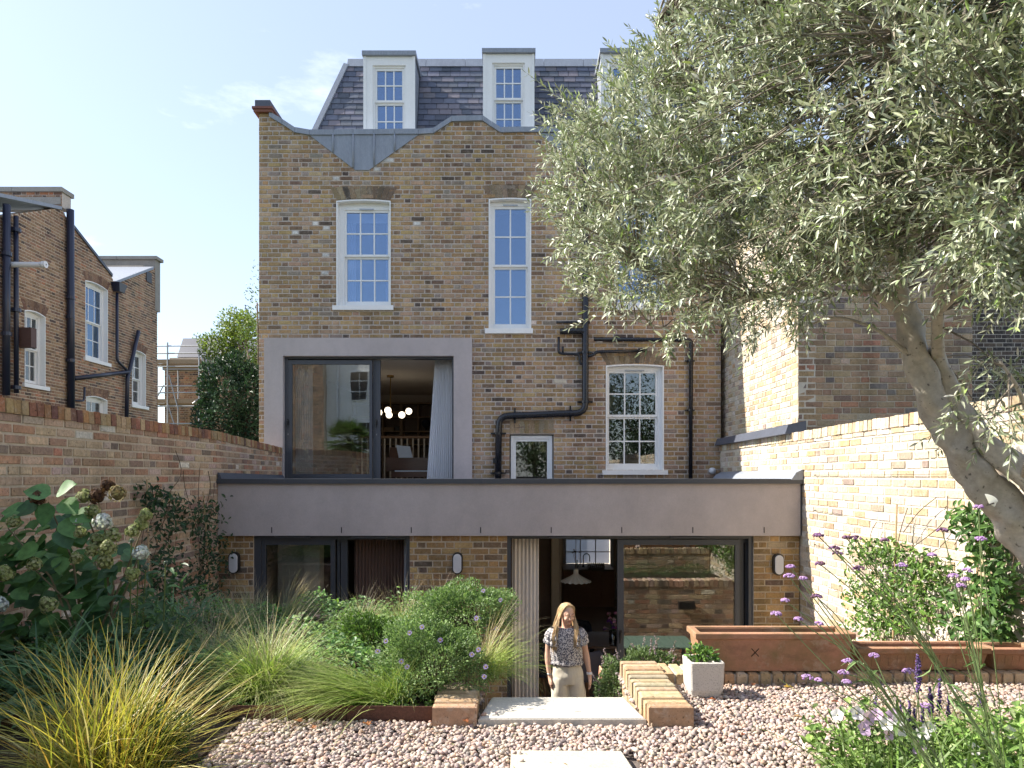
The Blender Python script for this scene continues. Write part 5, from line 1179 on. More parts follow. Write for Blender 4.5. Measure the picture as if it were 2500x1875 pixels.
cp = thing('cube_pot', 'speckled pale concrete cube pot holding a small green plant', 'planter', (1.16, 4.15, 0))
def rbox_rings(x0, x1, y0, y1, r, n=4):
    out_ = []
    for (cx, cy, a0) in ((x1 - r, y1 - r, 0), (x0 + r, y1 - r, 90), (x0 + r, y0 + r, 180), (x1 - r, y0 + r, 270)):
        for k in range(n + 1): a = math.radians(a0 + 90 * k / n); out_.append((cx + r * math.cos(a), cy + r * math.sin(a)))
    return out_
V = []; prof = [(.03, .0), (.018, .012), (.006, .05), (0, .20), (0, .212), (.004, .216), (.016, .216), (.018, .21), (.02, .17)]
for i, z in prof: V += [(x, y, z) for x, y in rbox_rings(1.055 + i, 1.265 - i, 4.045 + i, 4.245 - i, .022)]
n = 20; fs = [(j * n + k, j * n + (k + 1) % n, (j + 1) * n + (k + 1) % n, (j + 1) * n + k) for j in range(len(prof) - 1) for k in range(n)] + [tuple(range(n - 1, -1, -1)), tuple((len(prof) - 1) * n + k for k in range(n))]
MB().add(V, fs).build('body', 'terrazzo', cp)
MB().add([(1.08, 4.07, .175), (1.24, 4.07, .175), (1.24, 4.22, .175), (1.08, 4.22, .175)], [(0, 1, 2, 3)]).build('compost', 'soil', cp)

se = thing('steel_edging', 'rusty steel edging strip along the front of the left bed', 'edging', (-.9, 3.72, 0))
pts = [(-2.9, 3.52), (-2.3, 3.66), (-1.6, 3.72), (-.9, 3.715), (-.36, 3.70)]
for a, b in zip(pts, pts[1:]): MB().hexa([(a[0], a[1], -.05), (b[0] - .003, b[1], -.05), (b[0] - .003, b[1] + .005, -.05), (a[0], a[1] + .005, -.05), (a[0], a[1], .075), (b[0] - .003, b[1], .075), (b[0] - .003, b[1] + .005, .075), (a[0], a[1] + .005, .075)]).build('strip', 'corten', se)
MB().tube([(-.315 + .016 * math.cos(a) - .07, 3.695, .015 + .016 * math.sin(a)) for a in np.linspace(.3, 5.2, 10)], .003, 6).build('ring', 'corten', se)

# ================================================================ vegetation tools
def nrm(v): return v / np.maximum(np.linalg.norm(v, axis=-1, keepdims=True), 1e-9)
def rdir(n): return nrm(rng.normal(size=(n, 3)))
def blades(mb, base, az, L, lean, curl, width, cols, seg=6, twist=0.6, tipc=None):
    n = len(base); t = np.linspace(0, 1, seg + 1); ang = lean[:, None] + curl[:, None] * t[None] ** 1.4
    ang = np.minimum(ang, 2.75)
    st = (L / seg)[:, None]; h = np.cumsum(np.sin(ang) * st, 1) - np.sin(ang[:, :1]) * st; v = np.cumsum(np.cos(ang) * st, 1) - np.cos(ang[:, :1]) * st
    dx, dy = np.cos(az)[:, None], np.sin(az)[:, None]
    C = np.stack([base[:, 0:1] + h * dx, base[:, 1:2] + h * dy, base[:, 2:3] + v], -1)
    a2 = az + math.pi / 2 + U(-twist, twist, n); side = np.stack([np.cos(a2), np.sin(a2), U(-.3, .3, n)], -1)[:, None, :]
    w = (np.asarray(width) * np.ones(n))[:, None] * np.maximum(1 - t[None] ** 2.2, .12) / 2
    V = np.stack([C - side * w[..., None], C + side * w[..., None]], 2).reshape(n, -1, 3)
    m = 2 * (seg + 1); f = np.array([(2 * i, 2 * i + 1, 2 * i + 3, 2 * i + 2) for i in range(seg)])
    Fc = (np.arange(n)[:, None, None] * m + f[None]).reshape(-1, 4)
    cc = np.repeat(cols[:, None], seg, 1)
    if tipc is not None:
        k = np.clip((t[:-1] - .5) / .5, 0, 1)[None, :, None] ** 1.3; cc = cc * (1 - k) + np.asarray(tipc).reshape(-1, 1, 3) * k
    mb.add(V.reshape(-1, 3), Fc, cc.reshape(-1, 3)); return C[:, -1]
def leaves(mb, pos, d, up, L, W, cols, fold=.25, curl=.15):
    n = len(pos); L = (np.asarray(L) * np.ones(n))[:, None]; W = (np.asarray(W) * np.ones(n))[:, None]
    d = nrm(d); s = nrm(np.cross(d, up)); u = np.cross(s, d)
    b = pos; m1 = pos + d * L * .38; m2 = pos + d * L * .72 - u * L * curl * .4; t = pos + d * L - u * L * curl
    V = np.stack([b, m1 - s * W * .5 + u * W * fold, m1, m1 + s * W * .5 + u * W * fold, m2 - s * W * .38 + u * W * fold, m2, m2 + s * W * .38 + u * W * fold, t], 1)
    f3 = np.array([(0, 2, 1), (0, 3, 2), (4, 5, 7), (5, 6, 7)]); f4 = np.array([(1, 2, 5, 4), (2, 3, 6, 5)])
    o = np.arange(n)[:, None, None] * 8
    n0 = mb.n; mb.v.append(V.reshape(-1, 3)); mb.n += n * 8
    mb.f.append((o + f3[None]).reshape(-1, 3) + n0); mb.c.append(np.repeat(cols, 4, 0)); mb.f.append((o + f4[None]).reshape(-1, 4) + n0); mb.c.append(np.repeat(cols, 2, 0))
def simple_leaves(mb, pos, d, up, L, W, cols):
    n = len(pos); L = (np.asarray(L) * np.ones(n))[:, None]; W = (np.asarray(W) * np.ones(n))[:, None]
    d = nrm(d); s = nrm(np.cross(d, up)); u = np.cross(s, d)
    V = np.stack([pos, pos + d * L * .45 - s * W * .5 + u * W * .2, pos + d * L * .45 + s * W * .5 + u * W * .2, pos + d * L], 1)
    f = np.array([(0, 3, 1), (0, 2, 3)]); mb.add(V.reshape(-1, 3), (np.arange(n)[:, None, None] * 4 + f[None]).reshape(-1, 3), np.repeat(cols, 2, 0))
def cpal(cols, n, jit=.18): return pal(cols, n, jit)

# ================================================================ olive tree
ot = thing('olive_tree', 'large old olive tree leaning in from the right with silvery leaves', 'tree', (3.05, 3.5, 0))
def pts3(L_): return [P(a, b, d) for a, b, d in L_]
def smooth_path(p, k=4):
    out_ = []
    for i in range(len(p) - 1):
        p0, p1, p2, p3 = p[max(i - 1, 0)], p[i], p[i + 1], p[min(i + 2, len(p) - 1)]
        for j in range(k):
            t = j / k; out_.append(0.5 * ((2 * p1) + (p2 - p0) * t + (2 * p0 - 5 * p1 + 4 * p2 - p3) * t * t + (3 * p1 - p0 - 3 * p2 + p3) * t ** 3))
    return out_ + [p[-1]]
def limb(name, p, r0, r1, n=10, rough=.10, k=4, col=(0.46, 0.42, 0.355)):
    p = smooth_path(p, k); m = len(p); r = [r0 + (r1 - r0) * (i / (m - 1)) ** .8 for i in range(m)]
    mb = MB().tube(p, r, n, col); V = mb.v[0]
    if rough:
        c = np.repeat(np.array([list(q) for q in p]), n, 0); rad = np.repeat(np.array(r), n)[:, None]
        ang = np.tile(np.arange(n) * 2 * math.pi / n, m)
        k_ = 1 + rough * np.sin(ang * 3 + np.repeat(np.arange(m), n) * .45) + rough * .6 * np.sin(ang * 2 - np.repeat(np.arange(m), n) * .8 + 1) + U(-rough * .3, rough * .3, len(V))
        mb.v[0] = c + (V - c) * k_[:, None]
    return mb.build(name, 'bark', ot, smooth=True), p
base = [Vector((3.10, 3.50, -.05)), Vector((3.04, 3.50, .3)), P(2640, 1470, 3.55)]
trunk_p = base + pts3([(2560, 1375, 3.6), (2496, 1300, 3.62), (2460, 1248, 3.63), (2398, 1178, 3.64), (2358, 1118, 3.65), (2330, 1072, 3.66), (2296, 1020, 3.67), (2266, 958, 3.67), (2242, 880, 3.67), (2222, 800, 3.66), (2205, 745, 3.65)])
limb('trunk', trunk_p, .125, .058, 20, .13, 6)
limb('trunk', [Vector((3.12, 3.45, 0.3))] + pts3([(2650, 1330, 3.5), (2560, 1212, 3.5), (2500, 1160, 3.52), (2430, 1100, 3.56), (2382, 1048, 3.6), (2335, 985, 3.64), (2300, 905, 3.66), (2286, 850, 3.62)]), .085, .038, 16, .12, 5)
LIMBS = [
    ([(2208, 760, 3.66), (2140, 712, 3.6), (2060, 672, 3.7), (1950, 700, 3.9), (1840, 725, 4.1), (1700, 700, 4.3), (1560, 650, 4.4)], .045, .010),
    ([(2206, 770, 3.66), (2195, 680, 3.55), (2150, 520, 3.45), (2050, 350, 3.4), (1950, 180, 3.5), (1850, 20, 3.6)], .045, .010),
    ([(2290, 870, 3.63), (2292, 760, 3.4), (2310, 600, 3.15), (2330, 400, 2.95), (2350, 150, 2.8), (2360, -80, 2.8)], .035, .008),
    ([(1950, 700, 3.9), (1860, 600, 4.1), (1700, 450, 4.35), (1560, 350, 4.45), (1440, 290, 4.45)], .026, .006),
    ([(2150, 520, 3.45), (2000, 440, 3.75), (1850, 320, 4.0), (1700, 200, 4.1), (1600, 60, 4.15)], .026, .007),
    ([(2292, 760, 3.4), (2400, 650, 2.9), (2490, 500, 2.6), (2560, 380, 2.5)], .022, .007),
    ([(2240, 885, 3.66), (2180, 835, 3.66), (2130, 800, 3.7), (2040, 775, 3.85), (1960, 800, 3.95)], .016, .005),
    ([(2500, 1165, 3.5), (2515, 1060, 3.0), (2490, 960, 2.8), (2440, 880, 2.75)], .016, .005),
    ([(1840, 725, 4.1), (1760, 640, 4.3), (1600, 520, 4.5), (1450, 470, 4.6)], .016, .005),
    ([(1840, 725, 4.1), (1740, 770, 4.3), (1620, 800, 4.4), (1500, 760, 4.5)], .014, .004),
    ([(2195, 680, 3.55), (2250, 500, 3.1), (2220, 300, 2.9), (2180, 80, 2.8)], .025, .008),
    ([(2050, 350, 3.4), (2150, 200, 3.1), (2200, 50, 2.9)], .018, .006)]
nodes_ = []
for L_, r0, r1 in LIMBS:
    _, p = limb('branch', pts3(L_), r0, r1, 9, .08)
    nodes_ += [(q, r0 + (r1 - r0) * i / len(p)) for i, q in enumerate(p)]
NP = np.array([list(q) for q, _ in nodes_])
crown = [(1640, -60), (1600, 60), (1610, 130), (1525, 190), (1535, 235), (1455, 270), (1350, 262), (1415, 320), (1340, 352), (1385, 430), (1343, 520), (1395, 560), (1390, 640), (1415, 730), (1465, 760), (1525, 770), (1600, 760), (1645, 880), (1662, 800), (1720, 730), (1790, 770), (1835, 860), (1860, 760), (1950, 790), (1990, 740), (2060, 680), (2140, 640), (2230, 620), (2320, 610), (2400, 640), (2480, 690), (2560, 720), (2720, 700), (2760, 300), (2600, -300), (2000, -420)]
def in_poly(pts, x, y):
    c = np.zeros(len(x), bool); n = len(pts)
    for i in range(n):
        (x0, y0), (x1, y1) = pts[i], pts[(i + 1) % n]
        k = ((y0 > y) != (y1 > y)) & (x < (x1 - x0) * (y - y0) / ((y1 - y0) + 1e-12) + x0); c ^= k
    return c
nc = 3300; qx = U(1330, 2760, nc); qy = U(-420, 1080, nc); k = in_poly(crown, qx, qy)
# looser below and towards the left, where wall and pipes show through
thin = np.clip((qy - 520) / 480, 0, .36) * np.clip((2260 - qx) / 420, 0, 1)
k &= U(0, 1, nc) > thin; qx, qy = qx[k], qy[k]
qx = np.concatenate([qx, U(2380, 2500, 8)]); qy = np.concatenate([qy, U(860, 1030, 8)])
dc = 4.55 - (qx - 1340) / 1160 * 1.75
qd = dc + rng.normal(0, .42, len(qx)); qd = np.clip(qd, 2.25, 5.2)
TW = np.stack([(qx - CX) * qd / F, qd, H + (HY - qy) * qd / F], -1)
tw_pos, tw_dir, tw_len = [], [], []
sec = MB(); twg = MB()
for c in TW:
    dd = np.linalg.norm(NP - c, axis=1); j = int(np.argmin(dd + U(0, .15, len(dd)))); a = Vector(NP[j]); b = Vector(c)
    if dd[j] > .03: sec.tube([a, a.lerp(b, .5) + Vector((0, 0, .06 * dd[j])), b], [min(.006, nodes_[j][1]), .004, .0025], 4, (0.22, 0.19, 0.15), cap=False)
    main = (b - a).normalized() if dd[j] > .03 else Vector(rdir(1)[0])
    droop = -.35 if c[2] < 2.35 else (.55 if c[2] > 3.0 else .25)
    for _ in range(random.randint(3, 4)):
        d = (main * .55 + Vector(rdir(1)[0]) * .75 + Vector((-.1, 0, droop))).normalized(); s = b + Vector(rdir(1)[0]) * .05; ln = random.uniform(.14, .30)
        tw_pos.append(s); tw_dir.append(d); tw_len.append(ln)
        twg.tube([b, s + d * ln * .5, s + d * ln], [.0022, .0018, .001], 3, (0.25, 0.24, 0.17), cap=False)
sec.build('branchlets', 'bark', ot, smooth=True, kind='stuff'); twg.build('twigs', 'bark', ot, kind='stuff')
lp_, ld_, lu_, ll_ = [], [], [], []
for s, d, ln in zip(tw_pos, tw_dir, tw_len):
    nl = int(ln / .024); x = d.cross(Vector(rdir(1)[0])).normalized(); y = d.cross(x)
    for i in range(nl):
        t = (i + .5) / nl; ax = x if i % 2 else y
        for sg in (-1, 1):
            q = d * random.uniform(.45, .95) + ax * sg * random.uniform(.5, .9) + Vector(rdir(1)[0]) * .25 + Vector((0, 0, .08))
            lp_.append(s + d * ln * t); ld_.append(q); lu_.append(rdir(1)[0] * .6 + np.array((-.3, -.2, .8))); ll_.append(random.uniform(.040, .068) * (1 - .35 * abs(2 * t - 1)))
    lp_.append(s + d * ln); ld_.append(d); lu_.append(rdir(1)[0]); ll_.append(.045)
lp_ = np.array([list(v) for v in lp_]); ld_ = nrm(np.array([list(v) for v in ld_])); lu_ = np.array(lu_); ll_ = np.array(ll_)
OL = [(.21, .255, .13, 4), (.31, .35, .21, 4), (.43, .465, .33, 3.8), (.57, .605, .48, 3.4), (.13, .165, .085, 1.5), (.28, .38, .12, 1)]
lc_ = cpal(OL, len(lp_), .15)
ppx = CX + lp_[:, 0] / lp_[:, 1] * F; ppy = HY - (lp_[:, 2] - H) / lp_[:, 1] * F
score = ll_ / lp_[:, 1] * ((ppx > 10) & (ppx < 2490) & (ppy > 10) & (ppy < 1100)); big = np.argsort(-score)[:300]
rest = np.ones(len(lp_), bool); rest[big] = False
mb = MB(); leaves(mb, lp_[rest], ld_[rest], lu_[rest], ll_[rest], ll_[rest] * .23, lc_[rest], fold=.12, curl=.10); mb.build('foliage', 'olive_leaf', ot, kind='stuff')
vary = []
for c in cpal(OL, 10):
    mb = MB(); leaves(mb, np.zeros((1, 3)), np.array([[1., 0, 0]]), np.array([[0, 0, 1.]]), 1.0, .23, c[None], fold=.12, curl=.10); me = mb.mesh('leaf'); me.materials.append(M['olive_leaf']); vary.append(me)
for i in big:
    d = Vector(ld_[i]).normalized(); s = d.cross(Vector(lu_[i])).normalized(); u = s.cross(d); L_ = ll_[i]; c = lp_[i]
    inst('leaf', random.choice(vary), Matrix(((d.x * L_, -s.x * L_, u.x * L_, c[0]), (d.y * L_, -s.y * L_, u.y * L_, c[1]), (d.z * L_, -s.z * L_, u.z * L_, c[2]), (0, 0, 0, 1))), ot)
# ================================================================ planting
def A(*v): return np.array(v, float)
def tuft(label, px, py, d, n, L, lean, cols, tips=None, az=None, azs=math.pi, curl=(.5, 1.3), w=.0028, r=.05, name='feather_grass', seg=6, cat='grass', group='feather grasses in the left bed', z=None, mat='grass', plume=0):
    b = P(px, py, d); 
    if z is not None: b.z = z
    t = thing(name, label, cat, b, group)
    base = np.stack([b.x + rng.normal(0, r, n), b.y + rng.normal(0, r, n), np.full(n, b.z - .01)], -1)
    a = U(-math.pi, math.pi, n) if az is None else rng.normal(az, azs, n)
    # blades lean away from the middle of the tuft
    mb = MB(); tc = cpal(tips, n, .1) if tips else None
    blades(mb, base, a, U(L[0], L[1], n), U(lean[0], lean[1], n), U(curl[0], curl[1], n), w * U(.7, 1.2, n), cpal(cols, n), seg, tipc=tc)
    mb.build('blades', mat, t)
    if plume:
        m = plume; base = np.stack([b.x + rng.normal(0, r * .7, m), b.y + rng.normal(0, r * .7, m), np.full(m, b.z)], -1); a = U(-math.pi, math.pi, m) if az is None else rng.normal(az, azs * .8, m)
        mb = MB(); pc = cpal([(.50, .42, .29, 3), (.42, .34, .22, 2)], m); 
        blades(mb, base, a, U(L[1] * .95, L[1] * 1.3, m), U(lean[0] * .5, lean[0] + .25, m), U(.4, .95, m), .0026, pc, 8); mb.build('seed_heads', mat, t)
    return t
FG = [(.31, .43, .085, 4), (.39, .50, .12, 3), (.23, .34, .075, 3), (.46, .50, .19, 2)]
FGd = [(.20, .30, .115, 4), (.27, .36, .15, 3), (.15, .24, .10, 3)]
FT = [(.60, .54, .36, 3), (.46, .50, .22, 3), (.52, .42, .25, 1.5)]
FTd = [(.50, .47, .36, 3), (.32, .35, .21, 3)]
# the grasses
tuft('sunlit feather grass fountain at the centre of the left bed', 652, 1690, 4.05, 1900, (.28, .56), (.25, 1.2), FG, FT, plume=90, z=.05, r=.06, w=.0042)
tuft('feather grass combed flat to the left over the steel edging', 905, 1700, 3.93, 1300, (.32, .62), (.85, 1.35), FG, FT, w=.004, az=math.pi + .18, azs=.42, curl=(.35, .9), z=.06, r=.07)
tuft('small bright feather grass tuft left of the aster', 965, 1690, 3.95, 420, (.22, .38), (.1, .8), FG, FT, z=.04, r=.05)
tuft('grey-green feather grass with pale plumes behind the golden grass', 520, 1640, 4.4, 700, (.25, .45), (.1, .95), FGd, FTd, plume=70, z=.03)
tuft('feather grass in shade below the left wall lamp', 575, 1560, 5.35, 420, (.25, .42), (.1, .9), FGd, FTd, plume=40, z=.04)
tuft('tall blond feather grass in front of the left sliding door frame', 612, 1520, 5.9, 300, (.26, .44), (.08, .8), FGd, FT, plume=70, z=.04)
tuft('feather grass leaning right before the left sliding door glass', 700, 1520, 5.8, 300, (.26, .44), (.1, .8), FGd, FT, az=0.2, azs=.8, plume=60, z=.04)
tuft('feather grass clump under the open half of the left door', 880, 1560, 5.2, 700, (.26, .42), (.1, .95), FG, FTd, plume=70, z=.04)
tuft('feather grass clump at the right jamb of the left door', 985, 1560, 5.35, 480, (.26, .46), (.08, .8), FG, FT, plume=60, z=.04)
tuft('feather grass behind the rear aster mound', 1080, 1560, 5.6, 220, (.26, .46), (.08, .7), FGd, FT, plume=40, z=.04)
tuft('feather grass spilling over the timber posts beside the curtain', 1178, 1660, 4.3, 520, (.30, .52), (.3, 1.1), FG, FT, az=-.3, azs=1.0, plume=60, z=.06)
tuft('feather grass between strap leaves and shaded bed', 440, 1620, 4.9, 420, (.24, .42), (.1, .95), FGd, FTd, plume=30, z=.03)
GG = [(.42, .40, .06, 4), (.30, .34, .06, 3), (.52, .44, .10, 3), (.48, .31, .07, 1.5), (.58, .52, .26, 1)]
tuft('big golden sedge fountain in the bottom left corner', 0, 0, 2.9, 950, (.36, .80), (.05, 1.2), GG, [(.42, .30, .07, 3), (.33, .19, .06, 2), (.45, .40, .15, 2)], w=.0062, r=.09, name='golden_sedge', group=None, z=0.0, curl=(.25, 1.0))
gs = [o for o in COL.objects if o.name == 'golden_sedge'][0]; gs.location.x = PX(130, 2.9)
for c in gs.children: c.data.transform(Matrix.Translation((PX(130, 2.9) - PX(0, 2.9), 0, 0)))
def strap(label, px, d, n, L, w, cols, z=.02, r=.08, lean=(.1, .7), curl=(.9, 1.9), name='strap_leaf_plant', az=None, azs=3):
    return tuft(label, px, 1500, d, n, L, lean, cols, None, w=w, r=r, name=name, cat='plant', group=None, z=z, curl=curl, seg=8, mat='leaf', az=az, azs=azs)
ST = [(.12, .22, .10, 3), (.15, .28, .12, 3), (.08, .16, .08, 2)]
strap('strap-leaved plant below the hydrangea at left', 120, 3.95, 60, (.45, .75), .018, ST)
strap('strap-leaved plant between hydrangea and golden sedge', 250, 3.75, 70, (.45, .80), .017, ST)
strap('arching strap-leaved clump at the foot of the climber wall', 420, 5.4, 80, (.40, .70), .018, ST)

# -- low leafy herbs that cover the soil
def cover(name, label, x0, x1, y0, y1, z, n, hgt, L, cols, mask=None, mat='leaf', seed=0.0):
    x = U(x0, x1, n); y = U(y0, y1, n); k = .5 + .5 * np.sin(x * 5.3 + seed) * np.sin(y * 6.1 + x * 1.7 + seed * 2); k2 = .5 + .5 * np.sin(x * 13 + y * 9 + seed)
    zz = z + hgt * (.25 + .75 * k) * (.6 + .4 * k2) * U(.1, 1, n) ** .5
    if mask is not None: q = mask(x, y); x, y, zz = x[q], y[q], zz[q]; n = len(x); k = k[q]
    d = rdir(n); d[:, 2] = np.abs(d[:, 2]) * .6; u = rdir(n) * .5 + A(0, -.2, 1)
    mb = MB(); leaves(mb, np.stack([x, y, zz], -1), d, u, U(L[0], L[1], n), U(L[0], L[1], n) * .6, cpal(cols, n, .22) * (.8 + .4 * k[:, None])); o = mb.build(name, mat); tag(o, label, 'plants', kind='stuff'); return o
GC = [(.12, .22, .07, 4), (.155, .28, .08, 3), (.09, .175, .065, 3), (.20, .34, .07, 1.5)]
cover('bed_herbs', 'dense leafy herbs filling the left planting bed', -3.45, -.5, 3.95, 6.35, .03, 15000, .30, (.022, .05), GC, seed=1.0)
cover('bed_herbs_front', 'low bright herbs along the front of the left bed', -2.2, -.45, 3.76, 4.4, .03, 2600, .09, (.014, .03), [(.10, .19, .03, 3), (.14, .25, .035, 2), (.07, .13, .03, 2)], seed=2.0)
cover('shade_herbs', 'dark green leaves under the hydrangea', -3.6, -1.9, 3.3, 4.9, .02, 4200, .34, (.03, .075), [(.085, .17, .075, 3), (.11, .21, .09, 3), (.14, .25, .10, 1)], seed=3.0)
cover('corner_herbs', 'leafy plants at the bottom right corner of the terrace', 1.30, 3.3, 2.1, 3.05, .02, 10000, .46, (.02, .06), [(.20, .32, .08, 3), (.28, .40, .12, 3), (.13, .22, .06, 2), (.38, .42, .22, 1)], seed=4.0)
cover('tier_herbs', 'catmint and herbs on the lower tier right of the stair', .98, 3.4, 4.66, 5.6, -.36, 3800, .26, (.016, .035), [(.09, .14, .05, 3), (.13, .19, .08, 3), (.06, .10, .035, 2)], seed=5.0)

def lump(n, c, r, seed=0., shell=.55, low=-.5):
    d = rdir(n); d[:, 2] = np.where(d[:, 2] < low, -d[:, 2], d[:, 2])
    k = 1 + .22 * np.sin(d[:, 0] * 4.1 + seed) * np.sin(d[:, 2] * 5.3 + seed) + .14 * np.sin(d[:, 1] * 7 + d[:, 0] * 5 + seed * 3) + .10 * np.sin(d[:, 0] * 13 + seed) * np.sin(d[:, 2] * 11 + d[:, 1] * 9)
    rr = (shell + (1 - shell) * U(0, 1, n) ** .5) * k
    return A(*c) + d * rr[:, None] * A(*r), d
def bush(name, label, c, r, n, L, W, cols, cat='shrub', group=None, mat='leaf', out=.8, seed=0., twigs=40, simple=True, shell=.5, low=-.5, trunk=None):
    c = Vector(c); t = thing(name, label, cat, (c.x, c.y, c.z - r[2]), group)
    p, d = lump(n, c, r, seed, shell, low); q = d * out + rdir(n) * .8 + A(0, 0, .3); u = d + rdir(n) * .4 + A(0, 0, .6)
    mb = MB(); (simple_leaves if simple else leaves)(mb, p, q, u, U(L[0], L[1], n), U(W[0], W[1], n), cpal(cols, n, .2)); mb.build('foliage', mat, t)
    mb = MB(); b = Vector((c.x, c.y, c.z - r[2] * 1.0))
    for e in lump(twigs, c, [x * .8 for x in r], seed)[0]: mb.tube([b + Vector((U(-.03, .03), U(-.03, .03), -.02)), b.lerp(Vector(e), .5) + Vector((0, 0, .02)), Vector(e)], [.006 * max(r) / .3, .004 * max(r) / .3, .001], 4, (.10, .075, .05), cap=False)
    mb.build('stems', 'bark', t); return t, p, d
AS = [(.16, .25, .09, 4), (.21, .32, .11, 3), (.10, .17, .06, 2.5), (.28, .40, .15, 1.8)]
def daisy(parent, p, nrm_, r, col, eye=(.45, .30, .03)):
    nrm_ = Vector(nrm_).normalized(); x = nrm_.orthogonal().normalized(); y = nrm_.cross(x); p = Vector(p); n = 16; V, fs = [], []
    for k in range(n):
        a = 2 * math.pi * k / n + random.uniform(-.08, .08); dr = x * math.cos(a) + y * math.sin(a); s = x * -math.sin(a) + y * math.cos(a); l = r * random.uniform(.85, 1.05)
        b = len(V); V += [p + dr * r * .2, p + dr * l * .7 + s * r * .12 + nrm_ * r * .12, p + dr * l + nrm_ * r * .05, p + dr * l * .7 - s * r * .12 + nrm_ * r * .12]; fs.append((b, b + 1, b + 2, b + 3))
    o = MB().add(V, fs, col).build('flower', 'petal', parent); MB().ball(p + nrm_ * r * .08, (r * .24,) * 3, eye, 7, 5).build('flower_eye', 'petal', o)
t, p, d = bush('aster_bush', 'rounded lilac-flowered aster mound beside the stone step', P(1060, 1618, 4.05), (.315, .25, .255), 15000, (.013, .027), (.006, .011), AS, seed=.4)
for (a, b) in ((1075, 1563), (980, 1615), (994, 1628), (1152, 1598), (1168, 1586), (942, 1565), (1182, 1652), (922, 1590), (1186, 1628), (1030, 1531), (1163, 1509), (1000, 1545)):
    daisy(t, P(a, b, 3.83), (U(-.3, .3), -1, .6), .017, (.42, .34, .62))
t, p, d = bush('aster_bush', 'rear aster mound against the middle brick pier', P(1135, 1500, 4.85), (.36, .28, .20), 12000, (.013, .028), (.007, .012), AS, seed=2.1)
for (a, b) in ((1212, 1535), (1222, 1465), (1170, 1508), (1180, 1442)): daisy(t, P(a, b, 4.62), (U(-.3, .3), -1, .6), .017, (.42, .34, .62))
bush('aster_bush', 'low green aster mound left of the two flowering ones', P(905, 1560, 4.75), (.26, .22, .16), 5200, (.014, .03), (.008, .014), [(.10, .18, .035, 3), (.13, .24, .04, 2), (.06, .11, .03, 2)], seed=3.3)
bush('low_shrub', 'small-leaved green shrub under the golden sedge', (PX(360, 3.05), 3.05, .13), (.20, .16, .15), 5200, (.010, .024), (.005, .009), [(.05, .11, .03, 3), (.08, .16, .035, 3), (.035, .07, .02, 2)], seed=1.3)
# catmint at the stair
def catmint(label, px, py, d, r, n, spikes):
    t, p, dd = bush('catmint', label, P(px, py, d), r, n, (.014, .030), (.009, .017), [(.13, .19, .075, 3), (.18, .25, .11, 3), (.09, .14, .05, 2)], cat='plant', group='catmint plants beside the stair', seed=px)
    for i in range(spikes):
        k = p[random.randrange(len(p))]; b = Vector(k); e = b + Vector((U(-.06, .06), U(-.06, .03), U(.06, .13))); mb = MB().tube([b, e], .0018, 4, (.16, .15, .09))
        for s in range(14): q = b.lerp(e, U(.3, 1)); mb.ball(q + Vector(rdir(1)[0]) * .006, .0045, pal([(.42, .33, .38, 2), (.32, .26, .22, 2)], 1)[0], 5, 4)
        mb.build('flower_spike', 'petal', t)
catmint('bushy catmint hanging over the right of the stair', 1502, 1672, 4.72, (.10, .16, .165), 2600, 14)
catmint('small catmint sprig nearest the woman', 1472, 1695, 4.95, (.06, .10, .10), 700, 8)
catmint('catmint row behind the low yellow wall', 1590, 1622, 4.85, (.20, .14, .10), 2600, 16)
bush('pot_plant', 'small fresh green plant growing in the speckled cube pot', P(1715, 1602, 4.14), (.085, .075, .06), 260, (.018, .034), (.013, .022), [(.13, .25, .05, 3), (.18, .32, .06, 2), (.08, .16, .04, 2)], cat='plant', simple=False, twigs=14, shell=.1)

# -- hydrangea with big leaves and panicles
hy = thing('hydrangea', 'shaded hydrangea with large dark leaves and cream-green flower heads', 'shrub', (-2.95, 4.45, 0))
vary = []
for c in cpal([(.08, .18, .06, 3), (.11, .23, .07, 3), (.06, .14, .06, 2), (.16, .30, .075, 1.3)], 12):
    n = 9; V = [];                                   # broad ovate blade with a midrib fold
    prof = [(0, 0), (.12, .30), (.28, .42), (.45, .43), (.62, .36), (.78, .24), (.90, .11), (1, 0)]
    for s, w_ in prof:
        zc_ = -.18 * s * s; V += [(s, -w_, zc_ + .10 * w_), (s, 0, zc_ - .03), (s, w_, zc_ + .10 * w_)]
    V = np.array(V) + U(-.012, .012, (len(V), 3)); fs = [(i * 3 + k, i * 3 + k + 1, i * 3 + k + 4, i * 3 + k + 3) for i in range(len(prof) - 1) for k in range(2)]
    me = MB().add(V, fs, c).mesh('leaf'); me.materials.append(M['leaf']); me.polygons.foreach_set('use_smooth', np.ones(len(me.polygons), bool)); vary.append(me)
def big_leaf(p, d, up, L_, par=None, me=None):
    p, d, up = Vector(p), Vector(d).normalized(), Vector(up); s = up.cross(d).normalized(); u = d.cross(s)
    inst('leaf', me or random.choice(vary), Matrix(((d.x * L_, s.x * L_, u.x * L_, p.x), (d.y * L_, s.y * L_, u.y * L_, p.y), (d.z * L_, s.z * L_, u.z * L_, p.z), (0, 0, 0, 1))), par or hy)
for i in range(330):
    px, py = U(-40, 335), U(1250, 1580)
    if px > 250 and py < 1330 or px > 300 and py > 1470: continue
    d = 4.30 + .5 * U(0, 1) ** .7; p = P(px, py, d); k = Vector((U(-1, 1), U(-1.1, .1), U(-.65, .15)))
    big_leaf(p, k, Vector((U(-.4, .4), -.55, .8)), U(.085, .145))
